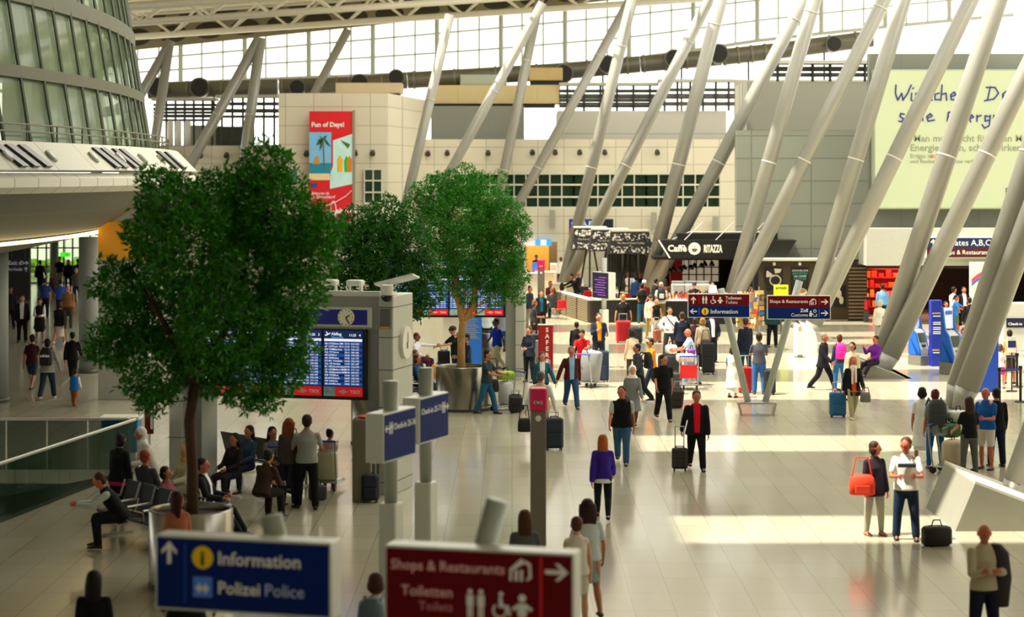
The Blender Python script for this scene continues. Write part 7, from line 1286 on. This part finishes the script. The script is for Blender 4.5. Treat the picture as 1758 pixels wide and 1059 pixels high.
PP(1326, 512, 1.80, 8, 'man in a dark green top and black trousers below the customs sign', 'stand', 'jumper 123a34 L .06', 'trousers 0c0e10', 'short 2c1c14', 'm')
PP(1289, 548, 1.55, 190, 'person in pale pink half hidden behind the navy jacket', 'stand', 'top d8a8a0 S .04', 'trousers c8c0b4', 'bun 5a3018', 'l', female=True, Y=88)
# -- foreground right
PP(1503, 757, 1.66, 20, 'woman in a dark patterned blouse and pale cropped trousers with an orange bag', 'stand', 'blouse 2e2430 L .1', 'trousers a8a494', 'bob 3a2114', 'r', female=True, hyaw=50, shoes='#a87858')
i = person.info; bag(i['rhip'] + Vector((-.02, -.12, -.12)), .44, .36, .16, '#f0401c', 'bright orange shoulder bag of the woman in the patterned blouse', 'bag', .3)
PP(1555, 750, 1.80, -8, 'man in a white T-shirt with a dark print and dark blue jeans', 'stand', 'T_shirt ecebe4 S .05', 'jeans 1d2e48', 'short 4a2a1a', 'r', la=(20, 14, 78, -26), ra=(20, 14, 78, -26), stout=1.05, ll=(3, 7, 2), rl=(-3, 7, 2), hyaw=-20)
i = person.info; mb = MB(); mb.rbox(-.16, .16, -.02, .02, -.035, .035, .015); o = mb.build('shirt_print', M('#2f3a40', .8)); o.location = i['loc'] + Vector((-.02, -.165, 1.33)); tag(o, 'dark print on the chest of the white T-shirt', 'print')
PP(1583, 664, 1.66, 176, 'dark haired woman in a white dress beside the grey backpack', 'stand', 'dress ecebe6 S .3', 'skirt e6e4de .36', 'bob 1c1210', 'm', female=True)
PP(1605, 668, 1.72, 184, 'woman with a red-brown bun, grey top and blue jeans, wearing a big backpack', 'stand', 'top 7f8a8a S .06', 'jeans 1f64a8', 'bun 6a2c18', 'r', female=True, ra=(4, 10, 14, 2), shoes='#8a3a34')
i = person.info; backpack(i['back'] + Vector((0, -.04, -.36)), 4, '#3a3f42', 'large grey backpack on the woman with the red-brown bun', 1.35)
PP(1663, 680, 1.70, 196, 'long haired woman in a black top and grey trousers, back to us by the trolley', 'stand', 'top 131318 S .05', 'trousers 5a5e5c', 'long 3a2014', 'l', female=True, la=(20, 12, 40, 0))
PP(1692, 664, 1.78, -40, 'bald man in a bright blue T-shirt and white shorts by the loaded trolley', 'talk', 'T_shirt 1458a8 S .05', 'shorts d8d4c8', 'bald 000', 'r', stout=1.08, la=(24, 10, 70, -20))
PP(1710, 665, 1.72, 190, 'dark haired person in black half hidden behind the bald man', 'stand', 'jacket 10141c L .06', 'trousers 101c3a', 'short 15100f', 'm')
PP(1690, 897, 1.74, 12, 'bald man in a beige jacket, arms folded, dark coat over his shoulder', 'fold', 'jacket b8ac90 L .05', 'jeans 161a2e', 'bald 000', 'r', hyaw=-16)
i = person.info; mb = MB(); mb.loft([(Vector((0, 0, -.78)), .13, .1), (Vector((.02, 0, -.4)), .15, .12), (Vector((0, 0, -.06)), .13, .11), (Vector((-.05, 0, .05)), .07, .08)], Vector((1, 0, 0)), Vector((0, 1, 0)), 14); o = mb.build('draped_coat', M('#2f2832', .85, 0, .1), None, True); o.location = i['lsh'] + Vector((.03, 0, .04)); tag(o, 'dark coat hanging from the shoulder of the bald man in beige', 'coat')
# -- near camera, cut off by the boards and the frame
PP(162, 978, 1.66, 178, 'person with long black hair and a black coat, cut off by the frame', 'stand', 'coat 0a0a0c L .2', 'trousers 0a0a0c', 'long 120b0a', 'm', female=True)
PP(646, 982, 1.66, 172, 'brown haired woman with a pale blue top and grey rucksack between the two boards', 'stand', 'top bcd4de S .05', 'trousers 3a4050', 'bob 40201a', 'l', female=True)
i = person.info; backpack(i['back'] + Vector((-.03, -.02, -.3)), -8, '#5a6a78', 'grey-blue rucksack on the woman between the two boards')
PP(901, 874, 1.66, 182, 'woman with long straight brown hair behind the red board', 'stand', 'top 5a5a60 S .05', 'trousers 3a3a40', 'long 4a2c10', 'l', female=True)
PP(1008, 855, 1.74, 188, 'dark haired woman in a white and grey T-shirt passing the red board', 'walk', 'T_shirt c8d4d4 S .05', 'skirt 8aa0a0 .2', 'big 301410', 'm', female=True, la=(10, 16, 12, 10), ra=(12, 16, 12, 4))
PP(990, 886, 1.58, 180, 'fair skinned girl with tied brown hair at the end of the red board', 'stand', 'top e8e0d0 N .05', 'skirt c8c0b0 .2', 'bun 5a3018', 'p', female=True)
PP(320, 938, 1.76, 180, 'person in a wide dark coat hidden behind the blue information board', 'stand', 'coat 101013 L .14', 'trousers 101013', 'short 1a1210', 'm', stout=1.2, la=(10, 22, 40, 0), ra=(10, 22, 40, 0))
PP(306, 843, 1.66, 200, 'woman with long red-brown hair in front of the big steel planter', 'stand', 'top b06a4a N .04', 'trousers 3a2a28', 'long 3e120c', 'r', female=True, hyaw=-50)
# -- seats on the left
PP(170, 812, 1.76, -80, 'man in a grey shirt and black waistcoat sitting bent over his phone', 'sitlean', 'shirt c4ccc4 L .03|waistcoat 0e0e10 N .03', 'trousers 121418', 'short 4a2410', 'r')
PP(208, 744, 1.62, 150, 'woman in a black jacket with a bright pink hem', 'stand', 'top e0186a N .10|jacket 14161a L .06', 'trousers 12161c', 'bob 120e0e', 'm', female=True, lean=6)
PP(240, 734, 1.66, -60, 'woman in a long white headscarf and white robe leaning forward', 'talk', 'robe e2e0d4 L .3', 'robe d8d6ca .42', 'scarf ecebe4', 'm', female=True, lean=20, nod=16)
PP(250, 772, 1.70, 150, 'person with red-brown hair in a grey coat on the seats beside the white headscarf', 'sit', 'coat 3c4046 L .03', 'trousers 22242a', 'short 8a3420', 'r')
PP(318, 762, 1.64, -50, 'woman in a cream coat with a fair headscarf, half hidden by the trunk', 'sit', 'coat d8d2b8 L .03', 'trousers 8a8674', 'scarf e0a85c', 'p', female=True, ra=(30, 12, 70, -10))
PP(349, 785, 1.76, 82, 'man in a dark suit with a white shirt sitting with his legs stretched out', 'sitout', 'shirt e4e8ec L .03|suit_jacket 1c2028 L .03 o', 'trousers 101216', 'short 2a1a14', 'r')
PP(285, 800, 1.62, 70, 'person with a patterned pink scarf low on the seats', 'sit', 'top 8a4a54 L .03', 'trousers 1c1a20', 'bob 2a1a18', 'm', female=True, seat=.2)
PP(402, 743, 1.62, -35, 'seated woman with long black hair at the end of the seat row', 'sit', 'top 201c20 L .03', 'trousers 22242a', 'long 120c0c', 'm', female=True)
PP(427, 730, 1.66, -35, 'seated woman with long dark hair and a blue top', 'sit', 'top 2f4a66 L .03', 'trousers 22283a', 'long 20100c', 'm', female=True)
PP(468, 732, 1.64, 30, 'seated dark haired woman in grey with her arm raised to the side', 'sit', 'top 6a6c6e S .03', 'trousers 24282e', 'long 1a0f0c', 'm', female=True, la=(60, 50, 20, 50))
PP(497, 717, 1.70, 160, 'woman with a mass of red-brown curly hair', 'stand', 'top 4a4440 L .05', 'trousers 22262c', 'big 7a3a12', 'l', female=True)
PP(527, 711, 1.80, 184, 'man in a grey polo shirt and black trousers, back to us, pushing a trolley', 'push', 'polo_shirt 8f948e S .04', 'trousers 0c0d10', 'short 14100f', 'm', lean=2, ll=(8, 7, 4), rl=(-8, 7, 6), ra=(26, 16, 50, -4), la=(26, 16, 50, -4), stout=1.04)
PP(567, 736, 1.18, 200, 'little girl in a pink top with a hair bun standing by the trolley', 'stand', 'top d8a8a4 S .08', 'leggings 24282e', 'bun 241410', 'm', female=True, shoes='#d83048', hyaw=-60)
PP(462, 770, 1.66, 150, 'person in dark brown clothes seated low before the stacked trolley', 'sit', 'jacket 3a2a24 L .03', 'trousers 14120f', 'short 1c120e', 'm', lean=20)
# -- walkway on the left
PP(55, 574, 1.70, 172, 'woman in a maroon top and denim shorts walking away in the dark walkway', 'walk', 'top 3c1018 S .05', 'shorts 24344a', 'bun 24140e', 'm', female=True, hyaw=40)
PP(82, 581, 1.78, 178, 'man in a grey hooded top with a dark lettered backpack, holding a hand', 'walk2', 'hoodie 9a9a96 L .06', 'jeans 1f3444', 'short 120c0a', 'm', ra=(4, 20, 8, 14), shoes='#b8b4ac')
i = person.info; backpack(i['back'] + Vector((0, -.03, -.28)), 0, '#12141c', 'dark backpack with pale lettering on the man in the grey hooded top', 1.1, True)
PP(128, 633, 1.05, 178, 'small child in a blue waistcoat and white sleeves, walking by the hand', 'walk', 'shirt e6e6e0 L .03|waistcoat 1a62b4 N .06', 'trousers 8a5a34', 'short 17100d', 'm', la=(20, 50, 10, 50))
PP(125, 606, 1.60, 178, 'person in black just ahead of the small child', 'walk', 'jacket 0e0d0d L .06', 'trousers 100f10', 'short 160e0c', 'm', Y=63)
PP(38, 506, 1.80, 8, 'man in a dark suit standing by the left wall of the walkway', 'stand', 'shirt d8d8d8 L .02|suit_jacket 121214 L .1 o', 'trousers 0e0e10', 'short 2a1812', 'm')
PP(68, 512, 1.68, 4, 'woman in a black sleeveless dress over a white blouse in the walkway', 'front', 'blouse dcdcd8 L .02|dress 0e0e10 N .22', 'skirt 0c0c0e .28', 'bob 1a100c', 'm', female=True)
PP(102, 518, 1.64, 176, 'woman in a black jacket and long white skirt walking off down the walkway', 'walk2', 'jacket 100e10 L .08', 'skirt b4ac9c .32', 'bob 1c110d', 'm', female=True, shoes='#c8c4bc')
PP(117, 489, 1.80, 178, 'broad man in a tan shirt in the walkway', 'stand', 'shirt 7a5230 S .05', 'trousers 3a3226', 'bald 000', 'r', stout=1.15)
PP(77, 477, 1.76, 180, 'man in a mid blue shirt near the wall side of the pair in blue', 'stand', 'shirt 1e3a70 S .05', 'trousers 101016', 'short 14100e', 'm', stout=1.1)
PP(104, 479, 1.78, 180, 'man in a brighter blue shirt beside his fellow in blue', 'stand', 'shirt 2448a0 S .05', 'trousers 101016', 'short 14100e', 'm', stout=1.05)
PP(102, 440, 1.82, 0, 'man in a black T-shirt and beige trousers at the bright end of the walkway', 'walk', 'T_shirt 181c20 S .05', 'trousers 9a8a68', 'short 2a1a12', 'm')
PP(117, 445, 1.72, 0, 'woman in dark blue with long hair at the far bright window', 'stand', 'top 14182c L .06', 'trousers 18203c', 'long 1c120e', 'm', female=True)
PP(69, 446, 1.76, 180, 'man in black walking towards the far bright window', 'walk', 'jacket 101012 L .08', 'trousers 101012', 'short 150f0d', 'm')
PP(131, 460, 1.64, 8, 'fair haired woman in grey beside the dark round pillar', 'stand', 'jacket 4a4640 L .08', 'trousers 2a2622', 'bob b4a078', 'l', female=True)
PP(134, 444, 1.8, 180, 'dark figure partly behind the dark round pillar', 'stand', 'coat 14201c L .2', 'trousers 101210', 'short 140e0c', 'm')
PP(88, 469, 1.1, 90, 'small child in red and dark clothes in the walkway', 'walk', 'jacket 6a1018 L .05', 'trousers 40101a', 'short 1c110d', 'm')
PP(18, 492, 1.74, 20, 'person in black against the dark wall of the walkway', 'stand', 'jacket 0c0b0c L .08', 'trousers 0c0b0c', 'short 120c0a', 'd')
# -- around the middle planters
PP(716, 571, 1.72, 70, 'seated person in white with an outstretched pointing arm', 'point', 'shirt e6e6e8 L .03', 'trousers 4a2030', 'short 4a1c12', 'd')
PP(714, 590, 1.70, 50, 'seated person in a dark jacket and cream cap below the pointing arm', 'sit', 'jacket 1c2026 L .03', 'jeans 1c3048', 'short 5a3c28', 'm', Y=58.5)
PP(716, 608, 1.68, 70, 'seated person in a teal top with an orange cushion on the lap', 'sit', 'top 17405c L .03', 'jeans 1f3a50', 'bob 3a2014', 'r', female=True)
i = person.info; box_bag(728, 650, .3, .38, .2, '#f09a1c', 'orange cushion bag on the lap of the person in teal', .62, 20, 20, 'bag', 'soft_bag', None); bpy.data.objects[[o.name for o in bpy.data.objects if o.get('label') == 'orange cushion bag on the lap of the person in teal'][0]].location = i['hip'] + Vector((.42, -.05, .14))
PP(777, 559, 1.80, -60, 'man in a black T-shirt and black cap stooping behind the pale trunk', 'reach', 'T_shirt 101012 S .05', 'trousers 14161a', 'cap 0c0c0e', 'm', lean=8)
PP(800, 572, 1.76, -70, 'young man in a navy hooded top behind the steel planter', 'front', 'hoodie 16283e L .06', 'trousers 12141a', 'short 140e0c', 'm')
PP(851, 546, 1.80, -60, 'man in a royal blue polo shirt and cream trousers', 'walk', 'polo_shirt 1440b8 S .05', 'trousers d4cca8', 'short 20140e', 'd', stout=1.05)
PP(864, 520, 1.76, 185, 'person in a checked grey shirt behind the second departure kiosk', 'stand', 'shirt 7c8694 L .06', 'jeans 24507c', 'short 2a1a14', 'm', Y=73)
PP(836, 522, 1.7, 178, 'person in pale top and black trousers behind the second kiosk', 'stand', 'top c8d8dc L .05', 'trousers 101014', 'bob 1c120e', 'm', female=True, Y=74)
PP(838, 600, 1.74, 66, 'man in a dark striped polo shirt and jeans pushing a trolley', 'push', 'polo_shirt 2a343e S .05', 'jeans 24587c', 'short 120d0c', 'm', lean=2)
i = person.info; bag(i['lhip'] + Vector((.05, -.16, -.3)), .34, .34, .14, '#141414', 'black messenger bag of the man in the striped polo shirt', 'bag', .55); P0 = i
PP(889, 545, 1.76, 178, 'person in a black coat with a black bag behind the kiosk pier', 'stand', 'coat 0f1016 L .22', 'trousers 121216', 'short 17100e', 'm')
i = person.info; bag(i['rhip'] + Vector((-.1, -.1, -.15)), .34, .4, .16, '#0c0c0e', 'black bag on the person in the black coat', 'bag', .4)
PP(908, 560, 1.72, -30, 'person in a dark blue jacket at the wrapping machine', 'front', 'jacket 1a2436 L .06', 'trousers 181a20', 'bob 5a4030', 'l', female=True)
PP(929, 498, 1.70, 12, 'standing woman in a teal top and black cardigan with long dark hair', 'stand', 'top 14546a L .04|cardigan 101012 L .08 o', 'trousers 0d0d10', 'long 3a2016', 'l', female=True)
PP(910, 490, 1.76, 60, 'man in a dark jacket with a red strap beside the second kiosk pier', 'stand', 'jacket 1c2836 L .06', 'trousers 8a8070', 'short 2c1a12', 'r')
PP(918, 515, 1.66, 100, 'woman in grey with bare arms behind the standing woman in teal', 'front', 'top 32343a S .05', 'skirt 1c1c20 .2', 'bob 6a4428', 'r', female=True)
PP(948, 493, 1.72, -150, 'seated cafe guest in a grey T-shirt with a cream bag', 'sit', 'T_shirt 3c3e42 S .03', 'jeans 14364a', 'short 7a4c24', 'r', seat=.47)
PP(945, 482, 1.68, 10, 'seated cafe guest in dark red behind the grey T-shirt', 'sit', 'top 5a2428 L .03', 'trousers 26262a', 'short 3a2a20', 'r')
PP(965, 485, 1.68, 170, 'seated cafe guest with long dark hair in a white top', 'sit', 'top e6e2dc L .03', 'trousers 22242a', 'long 2a1810', 'm', female=True)
PP(981, 470, 1.80, -60, 'man in a black jacket leaning over the cafe table', 'bend', 'jacket 1a1816 L .06', 'trousers 2a2620', 'short 1f1410', 'm', lean=26)
PP(993, 467, 1.72, 0, 'grey haired cafe guest in a white shirt and dark waistcoat', 'sit', 'shirt e8e6e2 L .03|waistcoat 16202c N .03', 'trousers 22242a', 'short 9a8a78', 'r', seat=.5)
PP(1021, 497, 1.74, 150, 'bald cafe guest in a pale pink shirt behind the black partition', 'sit', 'shirt e8d0c4 L .03', 'trousers 2c2c2c', 'bald 000', 'r')
PP(963, 440, 1.80, -10, 'dark skinned man in a white shirt standing by the far service desk', 'stand', 'shirt e8e4dc L .06', 'trousers 1a2c48', 'bald 000', 'k')
PP(921, 437, 1.72, 20, 'clerk in dark blue at the far service counter', 'stand', 'jacket 22365e L .05', 'trousers 1c2030', 'short 1c120e', 'm')
PP(1079, 467, 1.64, 30, 'woman in pink and white seated under the nearest lampshade', 'sit', 'top e2c4b8 L .03', 'skirt ece8e0 .3', 'bob 5a4436', 'r', female=True, seat=.55)
PP(1092, 465, 1.76, 186, 'man in a pale blue shirt in the coffee queue', 'stand', 'shirt b4c8e8 L .05', 'trousers 3a4250', 'short 30241e', 'r')
PP(1099, 467, 1.78, 30, 'man in a dark blue jacket with crossed arms in the coffee queue', 'fold', 'jacket 1c2a5a L .06', 'trousers 26282e', 'short 8a6a50', 'r')
PP(1106, 480, 1.76, 190, 'person in a white cap and dark red jacket in the coffee queue', 'stand', 'jacket 5a1420 L .06', 'jeans 2c5468', 'cap d0ccc8', 'm')
PP(1102, 486, 1.74, 186, 'person in a black T-shirt and jeans with hands on the back, in the queue', 'stand', 'T_shirt 141416 S .05', 'jeans 2a5870', 'short 16100e', 'm', la=(-30, 10, 50, -30), ra=(-30, 10, 50, -30))
PP(1092, 473, 1.72, 180, 'person in a blue denim jacket in the coffee queue', 'stand', 'jacket 2a4a84 L .06', 'trousers 1e2430', 'short 2a1c16', 'm')
PP(1135, 484, 1.80, 180, 'man with a black and cream backpack and olive trousers at the counter', 'stand', 'shirt d8d4c4 S .05', 'trousers 6a5c2c', 'short a4948a', 'r')
i = person.info; backpack(i['back'] + Vector((0, -.03, -.28)), 0, '#17171a', 'black backpack with a cream pocket on the man at the counter', 1.15); mb = MB(); mb.rbox(-.1, .1, -.02, .02, 0, .2, .02); o = mb.build('backpack_patch', M('#d8d4c0', .7)); o.location = i['back'] + Vector((0, -.17, -.2)); tag(o, 'cream pocket patch of the black backpack at the counter', 'patch')
PP(1127, 478, 1.74, 120, 'dark haired man in black leaning to the counter', 'reach', 'jacket 1a1614 L .06', 'trousers 22201e', 'short 140e0c', 'm')
PP(1143, 478, 1.68, 170, 'long haired woman in brown at the counter, beside the backpack man', 'stand', 'jacket 6a4430 L .06', 'trousers 4a3a2c', 'long 38200f', 'r', female=True)
PP(1192, 459, 1.74, 0, 'coffee bar worker in black behind the counter', 'front', 'shirt 18181a S .05', 'trousers 141416', 'cap 1a1a2a', 'l', Y=88.6)
PP(1223, 455, 1.74, 10, 'coffee bar worker in a dark apron at the far end of the bar', 'front', 'shirt 2c2a2c S .05', 'trousers 141416', 'short 2a1c16', 'l', Y=88.7)
# -- right hand side
PP(1503, 576, 1.68, -50, 'person in purple with a yellow seat pad sitting on the plinth, hand raised', 'sit', 'top 6a1a8c L .03', 'trousers 1c1620', 'short 22120e', 'r', female=True, seat=.44, ra=(50, 10, 90, -10), ll=(80, 6, 40), rl=(78, 6, 36))
PP(1510, 515, 1.68, 186, 'white haired woman in a cream jacket seen from behind', 'stand', 'jacket e0d8c4 L .08', 'trousers a8a49c', 'bob c8b890', 'l', female=True)
i = person.info; bag(i['rhip'] + Vector((-.12, -.05, -.2)), .3, .42, .16, '#2a2a2e', 'dark shoulder bag of the white haired woman', 'bag', .4)
PP(1527, 525, 1.76, 120, 'man in a white uniform shirt with dark shoulder bars', 'stand', 'shirt e8eaf0 S .04', 'trousers 14161e', 'short 1c1412', 'm', hyaw=-20)
i = person.info; bag(i['rhip'] + Vector((-.22, -.15, -.05)), .52, .34, .22, '#1c1c1e', 'black and white patterned bag before the man in the uniform shirt', 'bag', .3)
PP(1515, 487, 1.78, 182, 'man in a light blue shirt with a black strap looking into the red shop', 'stand', 'shirt 6a9ac8 L .05', 'trousers 14181e', 'short 17110f', 'm')
PP(1638, 492, 1.76, 120, 'man in a white shirt at the shop entrance, back half turned', 'stand', 'shirt e6e6e2 S .05', 'trousers 16161a', 'short 181110', 'm')
PP(1655, 492, 1.76, 10, 'man in a black suit with a white collar inside the shop entrance', 'stand', 'shirt f0f0f0 L .02|suit_jacket 0c0c0e L .1 o', 'trousers 0c0c0e', 'short 17110f', 'm')
PP(1642, 506, 1.62, 60, 'woman in a bright blue T-shirt and green skirt reaching forward', 'reach', 'T_shirt 3a8ad8 S .05', 'skirt 3a7a2c .18', 'tail 22150f', 'r', female=True, lean=4)
PP(1624, 517, 1.62, 20, 'woman with bare arms and a dark waistcoat at the check-in machines', 'talk', 'top e0d8cc N .03|waistcoat 4a3a30 N .08 o', 'trousers 4a443c', 'bob 1c120e', 'r', female=True)
PP(1664, 510, 1.72, 190, 'person in a black jacket and grey trousers beside the pink bag', 'stand', 'jacket 101014 L .08', 'trousers 5a584e', 'short 17110f', 'm')
i = person.info; box_bag(1672, 600, .36, .42, .24, '#e0184a', 'bright pinkish red bag beside the grey trousers', 0, 0); o = [o for o in bpy.data.objects if o.get('label') == 'bright pinkish red bag beside the grey trousers'][0]; o.location = i['loc'] + Vector((.42, -.05, .35)); mb = MB(); mb.rbox(-.18, .18, -.14, .14, -.35, -.01, .05); mb.build('lower_body', M('#b81048', .6), o)
PP(1681, 491, 1.78, -60, 'person in a rust brown top standing before the arch poster', 'stand', 'top 8a3018 L .06', 'trousers 2a1c1c', 'short 5a4438', 'd')
PP(1733, 566, 1.64, 180, 'woman with a tied bun in tan and dark clothes behind the queue barrier', 'stand', 'top c8a070 S .04', 'skirt 241418 .26', 'bun 241410', 'r', female=True)
PP(1717, 590, 1.3, 170, 'child in pink and white behind the queue barrier', 'stand', 'top e8dcd8 S .05', 'skirt d8307a .2', 'bob 5a4430', 'p', female=True)
run_jobs()
dup = {k: v for k, v in LABELS.items() if len(v) > 1 and not bpy.data.objects[v[0]].get('group')}
if dup: print('DUPLICATE LABELS', dup)
